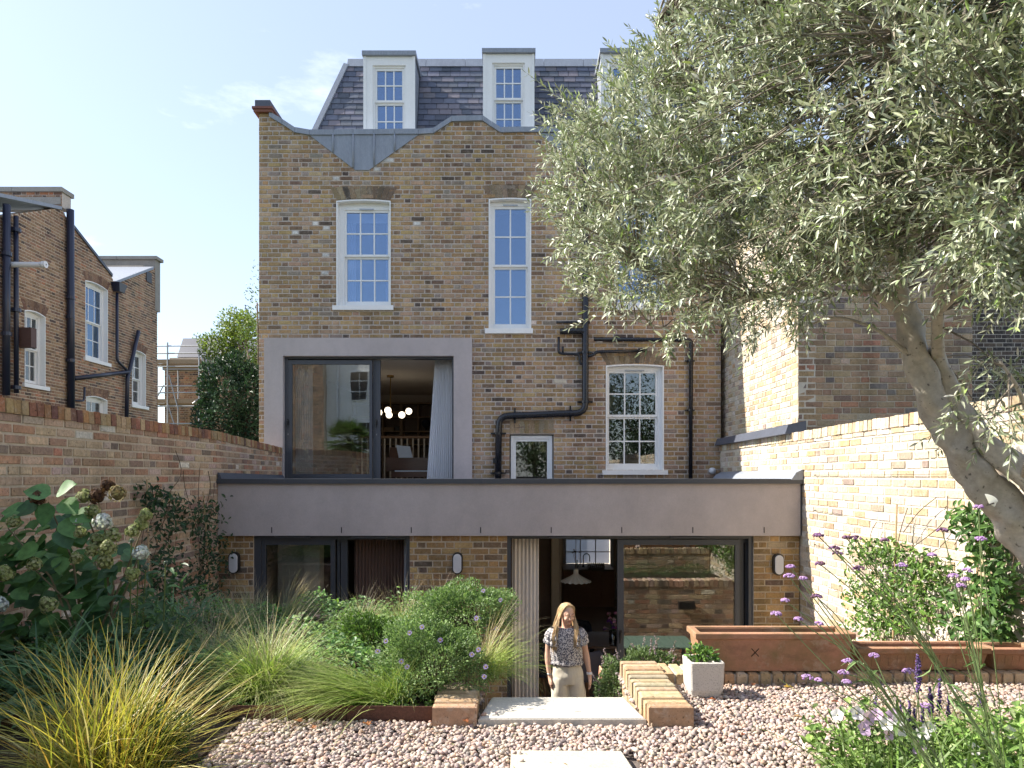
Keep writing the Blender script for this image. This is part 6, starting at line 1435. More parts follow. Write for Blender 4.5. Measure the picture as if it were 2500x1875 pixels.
for a, b, dx, dz in ((118, 1228, -.1, -.9), (125, 1205, -.9, .2), (140, 1203, .9, .5), (150, 1222, .8, -.4), (95, 1232, -1, -.3), (160, 1265, .6, -.8), (150, 1290, .5, -.7), (95, 1330, -.8, -.5), (70, 1245, -1, 0), (180, 1250, 1, -.3)): big_leaf(P(a, b, 4.2), (dx, -.35, dz), (0, -.8, .7), .15, me=vary[random.choice((1, 9, 11))])
mb = MB()
for (a, b) in ((118, 1225), (206, 1240), (350, 1285), (260, 1330), (20, 1290), (84, 1390), (238, 1215), (340, 1355)):
    e = P(a, b, 4.3); s = Vector((-2.75 + U(-.25, .25), 4.5, .0)); mb.tube([s, s.lerp(e, .6) + Vector((.05, 0, .08)), e], [.009, .007, .004], 6, (.20, .17, .10))
mb.build('stems', 'bark', hy)
hv = {}
def head_mesh(kind, col):
    mb = MB(); n = 130; d = rdir(n); d[:, 2] = np.where(d[:, 2] < -.6, -d[:, 2], d[:, 2]); p = d * A(.034, .034, .042) * (U(.82, 1.1, n))[:, None]
    p[:, :2] *= (1.15 - .5 * np.clip(p[:, 2:3] / .05, 0, 1)); cc = cpal(col, n, .15)
    for k in range(n):                          # four-petalled florets
        x = Vector(d[k]).orthogonal().normalized(); x.rotate(Matrix.Rotation(U(0, 3), 3, Vector(d[k])) if False else Matrix.Rotation(U(0, 3.1), 3, 'Z')); x = (x - Vector(d[k]) * x.dot(Vector(d[k]))).normalized(); y = Vector(d[k]).cross(x); c0 = Vector(p[k]); r_ = .0078
        V = [c0]; 
        for q in range(4): aa = q * math.pi / 2; e1 = x * math.cos(aa) + y * math.sin(aa); e2 = x * math.cos(aa + .75) + y * math.sin(aa + .75); V += [c0 + e1 * r_ * .85, c0 + e2 * r_ + Vector(d[k]) * .002]
        mb.add(V, [(0, 1 + 2 * q, 2 + 2 * q, 1 + (2 * q + 2) % 8) for q in range(4)], cc[k])
    mb.ball((0, 0, 0), (.028, .028, .034), A(*col[0][:3]) * .55, 8, 6); me = mb.mesh('flower_head'); me.materials.append(M['petal']); return me
HG = [(.33, .36, .15, 3), (.42, .43, .24, 3), (.26, .31, .11, 2)]; HW = [(.72, .74, .72, 3), (.62, .66, .60, 2)]; HBn = [(.11, .06, .035, 3), (.16, .09, .05, 2), (.07, .04, .03, 1)]; HC = [(.30, .25, .12, 2), (.20, .15, .07, 2)]
hm = {'g': [head_mesh('g', HG) for _ in range(3)], 'w': [head_mesh('w', HW)], 'b': [head_mesh('b', HBn)], 'c': [head_mesh('c', HC)]}
HEADS = [(206, 1212, 'g', 1.0), (226, 1249, 'g', 1), (355, 1258, 'g', .9), (344, 1281, 'g', 1), (323, 1297, 'g', .9), (250, 1276, 'w', 1.25), (344, 1351, 'w', 1.1), (275, 1308, 'g', 1.1), (240, 1322, 'g', 1.1), (264, 1338, 'g', 1.1), (254, 1372, 'g', 1.15), (84, 1378, 'g', 1), (11, 1402, 'g', 1.2), (119, 1477, 'g', 1.2), (34, 1274, 'g', .9), (186, 1363, 'g', .9), (323, 1402, 'g', 1), (-4, 1478, 'w', 1.2), (92, 1216, 'b', 1), (238, 1212, 'b', 1.1), (263, 1187, 'b', .95), (286, 1205, 'c', 1.1), (196, 1300, 'g', .8), (190, 1275, 'w', .6), (225, 1345, 'g', .9)]
for a, b, k, s in HEADS:
    p = P(a, b, 4.12 + U(-.05, .1)); R_ = Matrix.Rotation(U(-.5, .5), 4, 'X') @ Matrix.Rotation(U(-.5, .5), 4, 'Y') @ Matrix.Rotation(U(0, 6), 4, 'Z')
    o = inst('flower_head', random.choice(hm[k]), Matrix.Translation(p) @ R_ @ Matrix.Scale(s * 1.12, 4), hy)
    if k in 'wbc': o['label'] = {'w': 'white flower head', 'b': 'dried brown flower head', 'c': 'faded straw flower head'}[k]
# globe thistles
et = thing('globe_thistle', 'globe thistle stems with round green heads right of the hydrangea', 'plant', P(330, 1640, 4.3))
for (a, b, bx_, r_) in ((321, 1320, 300, .015), (356, 1386, 325, .017), (338, 1348, 315, .011), (40, 1560, 60, .012), (404, 1373, 380, .012)):
    e = P(a, b, 4.25); s = Vector((PX(bx_, 4.3), 4.3, .03)); MB().tube([s, s.lerp(e, .5) + Vector((.02, 0, 0)), e], .004, 6, (.16, .20, .07)).build('stem', 'leaf', et)
    n = 90; d = rdir(n); mb = MB().ball(e, r_ * .8, (.10, .14, .11), 8, 6); simple_leaves(mb, A(*e) + d * r_ * .7, d, rdir(n), r_ * .65, r_ * .22, cpal([(.16, .21, .17, 1), (.10, .15, .13, 1)], n)); mb.build('flower_head', 'leaf', et)
n = 160; pp = np.stack([PX(U(270, 440, n), 4.3), U(4.15, 4.6, n), U(.1, .75, n)], -1); q = rdir(n); q[:, 2] *= .5
mb = MB(); leaves(mb, pp, q, A(0, -.4, 1) + rdir(n) * .3, U(.06, .13, n), U(.02, .045, n), cpal([(.06, .12, .055, 3), (.085, .16, .075, 2)], n)); mb.build('foliage', 'leaf', et)

# -- climbers
def climber(label, side, stems, region, n, L, cols, canes, mat='leaf_gloss', group='evergreen climbers on the garden walls'):
    """stems: list of pixel paths lying on the wall plane; region: leaf clumps (px, py, rx, ry, n)"""
    X = 3.42 if side > 0 else -3.53
    def on(px, py, off=.05): d = F * abs(X) / abs(px - CX); q = P(px, py, d); q.x -= side * off; return q
    a, b = stems[0][0]; bp = on(a, b); t = thing('climber', label, 'climber', bp, group)
    for s in stems:
        w_ = [on(x, y, .03 + U(0, .04)) for x, y in s]; MB().tube(smooth_path(w_, 4), .0035, 5, (.13, .09, .06)).build('stem', 'bark', t)
    mb = MB()
    for (px, py, rx, ry, m) in region:
        aa = U(0, 6.28, m); rr = U(0, 1, m) ** .6; xs = px + np.cos(aa) * rr * rx; ys = py + np.sin(aa) * rr * ry
        p = np.array([list(on(x, y, U(.02, .22))) for x, y in zip(xs, ys)]); d = rdir(m); d[:, 2] -= .25; u = A(-side * .7, -.5, .7) + rdir(m) * .5
        leaves(mb, p, d, u, U(L[0], L[1], m), U(L[0], L[1], m) * .42, cpal(cols, m, .2))
    mb.build('foliage', mat, t)
    for c0, c1 in canes: MB().tube([on(*c0, .10), on(*c1, .10)], .008, 7, (.46, .33, .19)).build('cane', 'bamboo', t)
    return t
CL = [(.035, .075, .035, 3), (.05, .10, .04, 3), (.03, .055, .03, 2)]
climber('dark climber spilling up the shaded wall right of the hydrangea', -1, [[(345, 1480), (335, 1350), (350, 1210), (340, 1180)], [(350, 1400), (390, 1250), (420, 1200)], [(345, 1300), (380, 1230), (430, 1160), (420, 1100)], [(345, 1330), (395, 1260), (410, 1190)], [(360, 1450), (390, 1330), (430, 1230)]],
        [(350, 1225, 30, 40, 90), (395, 1255, 45, 50, 110), (370, 1330, 45, 60, 100), (385, 1420, 50, 60, 170), (330, 1200, 12, 25, 30)], 0, (.045, .085), CL, [((333, 1170), (340, 1480))])
climber('dark climber on a cane beside the left wall lamp', -1, [[(480, 1470), (475, 1330), (470, 1210), (480, 1140)], [(480, 1400), (500, 1260), (515, 1180)], [(470, 1300), (445, 1200), (440, 1150)], [(478, 1280), (505, 1200), (500, 1150)]],
        [(475, 1270, 35, 55, 130), (490, 1340, 45, 50, 170), (480, 1420, 50, 60, 260), (500, 1240, 30, 40, 50), (440, 1250, 20, 50, 40)], 0, (.04, .075), CL, [((474, 1200), (492, 1440))])
CR = [(.085, .16, .035, 3), (.12, .22, .04, 3), (.06, .11, .03, 2), (.17, .27, .06, 1)]
climber('fresh green climber on the sunlit wall above the fluted trough', 1, [[(2180, 1560), (2190, 1420), (2215, 1300), (2228, 1240)], [(2200, 1450), (2140, 1380), (2095, 1330), (2085, 1300)], [(2215, 1350), (2270, 1320), (2320, 1270), (2330, 1210)], [(2200, 1480), (2280, 1430), (2330, 1380)], [(2190, 1420), (2140, 1320), (2150, 1275)], [(2225, 1300), (2260, 1250), (2300, 1215)]],
        [(2170, 1345, 75, 35, 260), (2230, 1370, 80, 40, 200), (2150, 1440, 60, 50, 260), (2230, 1450, 80, 50, 280), (2180, 1520, 80, 45, 380), (2290, 1400, 50, 40, 140), (2280, 1500, 70, 50, 160), (2330, 1400, 40, 50, 90)], 0, (.035, .07), CR, [((2218, 1232), (2208, 1560))])
climber('dark glossy climber below the olive trunk at the right edge', 1, [[(2440, 1560), (2440, 1420), (2430, 1300), (2400, 1240)], [(2450, 1500), (2490, 1400), (2500, 1300)], [(2430, 1350), (2380, 1290), (2350, 1330)]],
        [(2410, 1265, 45, 35, 130), (2450, 1320, 50, 50, 150), (2470, 1430, 50, 70, 260), (2450, 1540, 60, 50, 240), (2380, 1480, 40, 60, 80)], 0, (.05, .095), [(.085, .17, .045, 3), (.12, .22, .055, 3), (.055, .115, .035, 2)], [((2424, 1300), (2412, 1570))])

# -- the right-hand corner: verbena, salvia, mallow, grasses
VB = {0: [(1998, 1309), (2067, 1314), (2089, 1315), (2037, 1340), (2044, 1352), (2003, 1378), (2097, 1390), (2160, 1320)],
      1: [(1930, 1385), (1927, 1408), (1961, 1414), (1917, 1467), (1895, 1500), (1949, 1513), (1999, 1524), (1994, 1458)],
      2: [(2134, 1602), (2069, 1616), (2060, 1644), (1971, 1656), (1998, 1661), (2067, 1666), (2219, 1641), (2260, 1725)],
      3: [(2362, 1394), (2358, 1416), (2346, 1432), (2329, 1408), (2201, 1382), (2276, 1356), (2301, 1297), (2394, 1318), (2390, 1239)]}
VLAB = ['verbena with dusky heads rising highest against the pale wall', 'verbena whose lilac heads cross the right door pier and trough', 'verbena with low lilac heads in front of the terracotta trough', 'verbena at right whose heads stand before the climber and trunk']
VB0 = [(2560, 2.3), (2480, 2.05), (2430, 2.1), (2470, 2.35)]
vcol = [(.42, .27, .50, 3), (.50, .34, .56, 2), (.34, .20, .42, 2)]; vdark = [(.20, .11, .17, 3), (.14, .08, .10, 2), (.30, .17, .33, 2)]
for g_, hs in VB.items():
    bpx, bd = VB0[g_]; b = Vector((PX(bpx, bd), bd, .02)); t = thing('verbena', VLAB[g_], 'flower', b, 'tall verbenas at the right')
    hub = [b.lerp(P(sum(h[0] for h in hs) / len(hs), sum(h[1] for h in hs) / len(hs), 2.15), k) + Vector((0, 0, .10 * math.sin(k * 3))) for k in (0, .3, .55, .72)]
    for j in range(2):
        hb = [h + Vector((U(-.03, .03), U(-.05, .05), U(-.03, .03))) * (1 if k else .6) for k, h in enumerate(hub)]; MB().tube(smooth_path(hb, 4), [.0032] * 13, 5, (.27, .36, .16)).build('stem', 'leaf', t)
    for i, (a, c) in enumerate(hs):
        e = P(a, c, 2.1 + U(-.12, .12)); k = hub[random.choice((1, 2, 2, 3))] if g_ != 3 else hub[random.choice((0, 1, 2))]; m_ = k.lerp(e, .5) + Vector((U(-.02, .02), 0, U(-.015, .03)))
        MB().tube(smooth_path([k, m_, e], 4), .0017, 5, (.27, .35, .16)).build('stem', 'leaf', t)
        mb = MB(); cc = vdark if (g_ in (0,) or (a, c) in ((1994, 1458), (2301, 1297))) else vcol; r_ = random.uniform(.010, .0165)
        for q in range(26): dd = rdir(1)[0]; dd[2] = abs(dd[2]) * .8; mb.ball(A(*e) + dd * r_ * A(1, 1, .75), (.0042, .0042, .0035), pal(cc, 1)[0], 5, 4)
        mb.build('flower_head', 'petal', t)
    n = 34; kk = U(0, 1, n); pp = np.array([list(hub[0].lerp(hub[3], x)) for x in kk]); dd = rdir(n); mb = MB(); leaves(mb, pp, dd, rdir(n) + A(0, 0, 1), U(.05, .10, n), U(.006, .013, n), cpal([(.13, .21, .07, 1), (.18, .27, .10, 1)], n), curl=.35); mb.build('foliage', 'leaf', t)
sv_ = thing('salvia', 'clump of purple salvia spikes in the bottom right bed', 'flower', (1.75, 2.95, 0))
for (a, b, hgt) in ((2240, 1625, .10), (2294, 1690, .13), (2270, 1705, .12), (2199, 1742, .11), (2220, 1740, .13), (2232, 1760, .15), (2252, 1750, .10), (2243, 1672, .08), (2393, 1722, .07), (2316, 1730, .09), (2287, 1776, .08), (2245, 1640, .09), (2138, 1728, .05), (2276, 1725, .10)):
    e = P(a, b - 30, 2.85); s = Vector((e.x + U(-.02, .12), 2.95, .02)); mb = MB().tube([s, e - Z3 * hgt, e], .002, 4, (.12, .16, .07))
    for q in range(int(hgt * 480)): z_ = U(0, 1); mb.ball(e - Z3 * hgt * z_ + Vector(rdir(1)[0]) * .007 * (.35 + z_), (.004, .004, .0045), pal([(.15, .09, .25, 3), (.24, .15, .36, 2), (.10, .06, .17, 2)], 1)[0], 5, 4)
    mb.build('flower_spike', 'petal', sv_)
n = 420; pp = np.stack([U(1.45, 2.1, n), U(2.75, 3.05, n), U(.03, .24, n)], -1); mb = MB(); leaves(mb, pp, rdir(n) + A(0, 0, .3), rdir(n) * .4 + A(0, 0, 1), U(.03, .07, n), U(.01, .02, n), cpal([(.11, .18, .05, 1), (.16, .25, .07, 1)], n)); mb.build('foliage', 'leaf', sv_)
ml = thing('mallow', 'white and lilac mallow flowers at the gravel edge, bottom right', 'flower', (1.45, 2.6, 0))
def mallow(p, nv, r, col):
    nv = Vector(nv).normalized(); x = nv.orthogonal().normalized(); y = nv.cross(x); p = Vector(p); V, fs = [p - nv * r * .35], []; n = 30
    for j, (rr, zz) in enumerate(((.3, -.18), (.7, 0.0), (1.0, .06))):
        for k in range(n): a = 2 * math.pi * k / n; w_ = 1 + .10 * math.cos(5 * a) * rr + .03 * math.sin(13 * a) * rr; V.append(p + (x * math.cos(a) + y * math.sin(a)) * r * rr * w_ + nv * r * (zz + .07 * rr * math.sin(5 * a)))
    fs = [(0, 1 + k, 1 + (k + 1) % n) for k in range(n)] + [(1 + j * n + k, 1 + (j + 1) * n + k, 1 + (j + 1) * n + (k + 1) % n, 1 + j * n + (k + 1) % n) for j in range(2) for k in range(n)]
    o = MB().add(V, fs, col).build('flower', 'petal', ml, smooth=True); MB().tube([p - nv * r * .3, p + nv * r * .12], [r * .10, r * .07], 6, (.55, .50, .25)).build('stamen', 'petal', o)
WHT, LIL = (.78, .76, .77), (.58, .42, .62)
for i, (a, b, c) in enumerate(((2044, 1745, WHT), (2093, 1741, WHT), (2121, 1753, LIL), (2164, 1768, WHT), (2201, 1782, WHT), (2182, 1747, LIL), (2196, 1756, WHT), (2268, 1778, WHT), (2243, 1825, LIL), (2378, 1829, WHT), (2415, 1800, WHT), (2467, 1788, WHT), (2170, 1793, LIL), (2366, 1867, WHT), (2110, 1780, LIL), (2410, 1842, WHT), (2255, 1790, WHT), (2140, 1745, LIL))):
    e = P(a, b, 2.55 + U(-.08, .08)); mallow(e, (U(-.5, .3), -1, U(.1, .8)), U(.021, .028), c); MB().tube([Vector((e.x + .08, 2.62, .02)), e + Vector((.03, .03, -.06)), e], .0022, 4, (.13, .18, .06)).build('stem', 'leaf', ml)
n = 620; pp = np.stack([PX(U(2020, 2500, n), 2.65), U(2.5, 2.8, n), U(.02, .40, n)], -1); mb = MB(); leaves(mb, pp, rdir(n) + A(0, 0, .2), rdir(n) * .5 + A(0, -.2, 1), U(.02, .045, n), U(.012, .024, n), cpal([(.10, .17, .04, 1), (.15, .24, .06, 1), (.07, .12, .03, 1)], n)); mb.build('foliage', 'leaf', ml)
STR = [(.42, .34, .20, 3), (.33, .29, .14, 2), (.22, .24, .08, 2)]
tuft('straw-coloured grass tuft among the salvias at right', 2400, 1750, 3.1, 420, (.25, .48), (.3, 1.2), STR, None, az=math.pi, azs=.9, name='straw_grass', group=None, z=.05)
strap('arching green strap leaves in the bottom right corner', 2400, 2.35, 130, (.40, .72), .011, [(.14, .24, .05, 3), (.19, .30, .075, 2), (.10, .17, .04, 2)], r=.14, lean=(.1, .9), curl=(.5, 1.4))
tuft('pale dry grass wisps behind the mallow flowers at right', 2300, 1750, 2.95, 300, (.28, .50), (.1, 1.0), [(.40, .40, .20, 3), (.30, .36, .14, 2), (.50, .44, .28, 2)], None, name='straw_grass', group=None, z=.04)
strap('second clump of narrow green strap leaves beside the mallow', 2230, 2.62, 80, (.28, .48), .009, [(.14, .24, .05, 3), (.19, .30, .075, 2)], r=.10, lean=(.2, 1.0), curl=(.4, 1.2))

# -- fallen leaves on the gravel
def fallen(label, px, py, s, col, curlv=.5):
    d = (H - .02) * F / (py - HY); c = P(px, py, d); ang = U(0, 6.28); n = 14; V = [(0, 0, 0)]
    lob = [1, .55, .85, .5, .95, .6, 1.05, .55, .9, .5, .8, .6, .7, .5]
    for k in range(n): a = 2 * math.pi * k / n; r_ = s * lob[k] * U(.85, 1.1); x, y = r_ * math.cos(a) * 1.25, r_ * math.sin(a); V.append((x, y, curlv * (abs(y) ** 1.5 / s ** .5) * 1.1 + U(-.1, .1) * s))
    R_ = Matrix.Rotation(ang, 3, 'Z'); V = [R_ @ Vector(v) + c + Z3 * .012 for v in V]
    cc = np.array([A(*col) * U(.7, 1.2) for _ in range(n)]); o = MB().add(V, [(0, 1 + k, 1 + (k + 1) % n) for k in range(n)], cc).build('fallen_leaf', 'leaf'); sm = o.modifiers.new('thickness', 'SOLIDIFY'); sm.thickness = .0012; tag(o, label, 'leaf', 'fallen autumn leaves on the gravel')
RB = (.30, .10, .035); YB_ = (.42, .27, .05)
for lb, a, b, s, c in (('curled rust-brown leaf lying against the steel edging left', 728, 1765, .034, RB), ('small crumpled orange leaf on gravel below the flattened grass', 765, 1782, .022, (.36, .13, .04)), ('orange leaf propped at the steel edging below the aster', 897, 1772, .030, (.38, .15, .045)), ('dark brown dead leaf in shade at the left gravel corner', 565, 1757, .045, (.16, .07, .045)),
        ('rust leaf lying just left of the stone step', 1137, 1765, .022, RB), ('brown leaf curled against the low yellow wall end', 1682, 1738, .03, RB), ('rust leaf under the speckled cube pot', 1737, 1712, .022, RB), ('yellow leaf lying before the large terracotta trough', 1926, 1682, .026, YB_), ('small brown leaf at the foot of the large trough', 1840, 1675, .02, (.24, .10, .05)),
        ('tan leaf on open gravel left of the mallow flowers', 1946, 1755, .026, (.34, .22, .11)), ('dark red leaf on gravel right of the yellow leaf', 2040, 1718, .022, (.25, .07, .035)), ('tiny red leaf on gravel below the tan one', 1815, 1798, .014, (.30, .08, .03)), ('flat brown leaf on gravel beside the low wall', 1718, 1762, .016, RB)):
    fallen(lb, a, b, s, c)

# ================================================================ shrubs and trees beyond the walls
bush('evergreen_shrub', 'dense dark evergreen shrub clipped beside the house corner', P(590, 1000, 13.2), (.74, .7, .98), 9000, (.06, .11), (.03, .05), [(.028, .06, .032, 3), (.04, .085, .04, 3), (.02, .042, .024, 2)], mat='leaf_gloss', seed=.9, shell=.75, low=-1, simple=False)
def tree(name, label, base_, trunk_h, c, r, n, L, cols, seed=0., group=None, lumps=7, mat='leaf'):
    t = thing(name, label, 'tree', base_, group); b = Vector(base_); c = Vector(c); mb = MB(); tm = MB()
    tm.tube([b, b.lerp(c, .5) + Vector((.1, 0, 0)), c], [.12, .09, .04], 8, (.16, .12, .09))
    for k in range(lumps):
        o = Vector(rdir(1)[0]); o = Vector((o.x * r[0] * .62, o.y * r[1] * .62, o.z * r[2] * .6)); cc = c + o; m = n // lumps
        p, d = lump(m, cc, [x * U(.42, .62) for x in r], seed + k, .35, -1); q = d * .6 + rdir(m) + A(0, 0, .2)
        simple_leaves(mb, p, q, d + rdir(m) * .5 + A(0, 0, .5), U(L[0], L[1], m), U(L[0], L[1], m) * .5, cpal(cols, m, .2)); tm.tube([b.lerp(c, .6), cc], [.05, .015], 6, (.16, .12, .09))
    tm.build('trunk', 'bark', t, smooth=True); mb.build('crown', mat, t); return t
YG = [(.16, .22, .045, 3), (.21, .28, .06, 3), (.11, .16, .04, 2)]
tree('garden_tree', 'light yellow-green tree rising behind the dark shrub', (PX(590, 15.5), 15.5, -.2), 2, P(590, 835, 15.5), (.95, .8, .62), 5200, (.05, .10), YG, 1.1)
tree('garden_tree', 'airy green sprays beside the upper house corner', (PX(632, 14.2), 14.2, -.2), 3, P(640, 830, 14.2), (.50, .5, 1.35), 1500, (.04, .08), [(.08, .14, .04, 3), (.12, .19, .05, 2)], 4.1)
# mirrored in the panes
HT = [(.035, .07, .025, 3), (.06, .11, .035, 3), (.02, .045, .018, 2)]
for i, (x, hh, rr) in enumerate(((1.0, 6.0, 1.9), (3.6, 6.6, 2.1), (6.2, 6.8, 2.2), (9.0, 6.6, 2.3), (-1.6, 4.6, 1.5))):
    tree('hedge_tree', ['dark evergreen tree mirrored in the small casement', 'dark evergreen tree mirrored left in the lower sash', 'dark evergreen tree mirrored right in the lower sash', 'dark evergreen tree behind the viewer at far right', 'low dark evergreen behind the viewer at centre'][i], (x, -9.5, -.2), 2, (x, -9.5, hh * .52), (rr, 1.2, hh * .5), 6500, (.10, .20), HT, i, 'evergreen trees behind the viewer', 9)
pm = thing('fan_palm', 'shaggy fan palm mirrored in the upper sliding door', 'tree', (-7.0, -6.5, -.2)); c = Vector((-7.0, -6.5, 2.75))
MB().tube([(-7.0, -6.5, -.2), c], [.16, .13], 10, (.12, .09, .06)).build('trunk', 'bark', pm, smooth=True); mb = MB()
for i in range(60):
    a, e = U(0, 6.28), U(-.9, 1.2); dr = Vector((math.cos(a) * math.cos(e), math.sin(a) * math.cos(e), math.sin(e))); f0 = c + dr * .6; mb.tube([c, f0], .012, 4, (.10, .13, .05)); sd = dr.cross(Z3).normalized(); up = sd.cross(dr); n = 22; an = np.linspace(-1.5, 1.5, n)
    dd = np.array([list(dr * math.cos(x) + sd * math.sin(x)) for x in an]) - A(0, 0, .12); simple_leaves(mb, np.tile(A(*f0), (n, 1)), dd, np.tile(A(*up), (n, 1)), U(.5, .7, n), .045, cpal([(.07, .12, .04, 1), (.10, .16, .05, 1)], n))
mb.build('crown', 'leaf', pm)
# ================================================================ the woman, the dog, the butterfly
mat_plain('skin', (0.66, 0.41, 0.30), 0.55, var=0.07, scale=14, spec=0.3)
mat_plain('hair', (0.60, 0.43, 0.24), 0.45, var=0.25, scale=30, vec_scale=(6, 6, 1), spec=0.4)
mat_plain('trousers', (0.60, 0.55, 0.45), 0.9, var=0.05, scale=9, bmp=0.5, bscale=18, vec_scale=(1.6, 1.6, 0.5), spec=0.1)
mat_plain('lips', (0.42, 0.15, 0.13), 0.45, var=0.05)
mat_plain('brow', (0.22, 0.13, 0.07), 0.8, var=0.1)
mat_plain('fur', (0.52, 0.34, 0.18), 0.95, var=0.4, scale=45, bmp=1.0, bscale=70, spec=0.1)
def remeshed(mb, name, mat, parent, vox, smooth_it=6, disp=None):
    o = mb.build(name, mat, None, smooth=True)
    r = o.modifiers.new('one_surface', 'REMESH'); r.mode = 'VOXEL'; r.voxel_size = vox; r.use_smooth_shade = True
    s = o.modifiers.new('soft', 'SMOOTH'); s.factor = .5; s.iterations = smooth_it
    dg = bpy.context.evaluated_depsgraph_get(); me = bpy.data.meshes.new_from_object(o.evaluated_get(dg)); o.modifiers.clear(); o.data = me
    if disp: 
        co = np.zeros(len(me.vertices) * 3); me.vertices.foreach_get('co', co); co = co.reshape(-1, 3); no = np.zeros_like(co).ravel(); me.vertices.foreach_get('normal', no); no = no.reshape(-1, 3)
        a, f = disp; k = np.sin(co[:, 0] * f + 1.3 * np.sin(co[:, 2] * f)) * np.sin(co[:, 1] * f * 1.1 + .7) * np.sin(co[:, 2] * f * .9 + 1.1 * np.sin(co[:, 0] * f * .8)); co += no * (k * a)[:, None]; me.vertices.foreach_set('co', co.ravel()); me.update()
    me.polygons.foreach_set('use_smooth', np.ones(len(me.polygons), bool))
    if not me.materials: me.materials.append(M[mat])
    if parent is not None: adopt(o, parent)
    return o
WX, WY, WS = PX(1385, 7.62), 7.62, 1.03
wo = thing('person', 'woman with long fair hair, patterned blouse and cream trousers in the doorway', 'person', (WX, WY, FL))
def w(x, y, z): return Vector((WX + (x + .014 * math.sin(z * 4.2 - .6)) * WS, WY + y * WS, FL + z * WS))       # weight on one hip
def ell(mb, rows, n=20):
    """stack of ellipses (cx, cy, z, rx, ry)"""
    V = []
    for cx, cy, z, rx, ry in rows: V += [w(cx + rx * math.cos(2 * math.pi * k / n), cy + ry * math.sin(2 * math.pi * k / n), z) for k in range(n)]
    m_ = len(rows); fs = [(i * n + k, i * n + (k + 1) % n, (i + 1) * n + (k + 1) % n, (i + 1) * n + k) for i in range(m_ - 1) for k in range(n)] + [tuple(range(n - 1, -1, -1)), tuple((m_ - 1) * n + k for k in range(n))]
    return mb.add(V, fs)
# head frame: turned to her left, chin lowered
HC = w(.005, -.015, 1.535); HR = Matrix.Rotation(math.radians(20), 3, 'Z') @ Matrix.Rotation(math.radians(12), 3, 'X')
def hp(x, y, z): return HC + HR @ Vector((x, y, z))
def hball(mb, c, r, seg=16, rings=12):
    t = MB().ball((0, 0, 0), r, None, seg, rings); V = [hp(c[0] + v[0], c[1] + v[1], c[2] + v[2]) for v in t.v[0]]
    for f in t.f: mb.f.append(f + mb.n); mb.c.append(np.full((len(f), 3), .5))
    mb.v.append(np.array([list(v) for v in V])); mb.n += len(V)
body = MB()
hball(body, (0, .012, .022), (.072, .092, .092)); hball(body, (0, -.018, -.025), (.060, .070, .078)); hball(body, (0, -.045, -.075), (.034, .036, .034))      # skull, face, chin
hball(body, (0, -.092, -.022), (.012, .018, .016)); body.tube([hp(0, -.082, .022), hp(0, -.097, -.018)], [.008, .012], 8)                                     # nose
for s in (-1, 1): hball(body, (s * .073, .012, -.018), (.011, .020, .030)); hball(body, (s * .036, -.064, -.03), (.022, .02, .022)); hball(body, (s * .028, -.078, .026), (.026, .012, .008))
body.tube([w(.0, .01, 1.30), w(.0, .012, 1.40), HC + HR @ Vector((0, .012, -.05))], [.058, .050, .052], 14)
ell(body, [(0, .0, .84, .15, .10), (0, .0, .92, .165, .11), (0, 0, 1.04, .125, .09), (0, 0, 1.16, .13, .095), (0, -.005, 1.26, .15, .10), (0, .005, 1.34, .155, .085), (0, .01, 1.385, .10, .065)])
ARM = {-1: [(-.150, .01, 1.345), (-.178, .015, 1.25), (-.196, .025, 1.08), (-.200, .0, .96), (-.192, -.025, .865)], 1: [(.150, .01, 1.345), (.185, .015, 1.25), (.215, .025, 1.08), (.232, .0, .96), (.238, -.025, .865)]}
for s, A_ in ARM.items():
    body.tube(smooth_path([w(*q) for q in A_], 4), [.050 - .028 * (i / 16) ** .9 + (.004 if 7 < i < 11 else 0) for i in range(17)], 12)
    hx, hy_, hz = A_[-1]
    ell(body, [(hx, hy_, hz + .005, .023, .019), (hx, hy_ - .004, hz - .03, .020, .034), (hx, hy_ - .008, hz - .065, .016, .038), (hx, hy_ - .008, hz - .078, .014, .036)], 14)
    for f, (oy, ln) in enumerate(((-.032, .058), (-.011, .068), (.010, .063), (.029, .048))):      # four fingers, gently curled
        b = (hx, hy_ - .008 + oy, hz - .070); body.tube([w(*b), w(b[0] - s * .004, b[1] - .002, b[2] - ln * .45), w(b[0] - s * .014, b[1] - .004, b[2] - ln * .8), w(b[0] - s * .024, b[1] - .004, b[2] - ln)], [.0095, .0088, .0078, .0062], 8)
    body.tube([w(hx - s * .004, hy_ - .022, hz - .02), w(hx - s * .012, hy_ - .05, hz - .045), w(hx - s * .016, hy_ - .056, hz - .078)], [.012, .0105, .0075], 8)          # thumb
for s in (-1, 1):
    body.tube([w(s * .085, 0, .86), w(s * .09, -.01, .50), w(s * .088, .015, .28), w(s * .085, .02, .07)], [.085, .062, .055, .036], 14); ell(body, [(s * .088, -.05, .0, .038, .11), (s * .088, -.05, .03, .036, .105), (s * .086, .0, .07, .032, .045)], 14)
remeshed(body, 'body', 'skin', wo, .0055, 5)
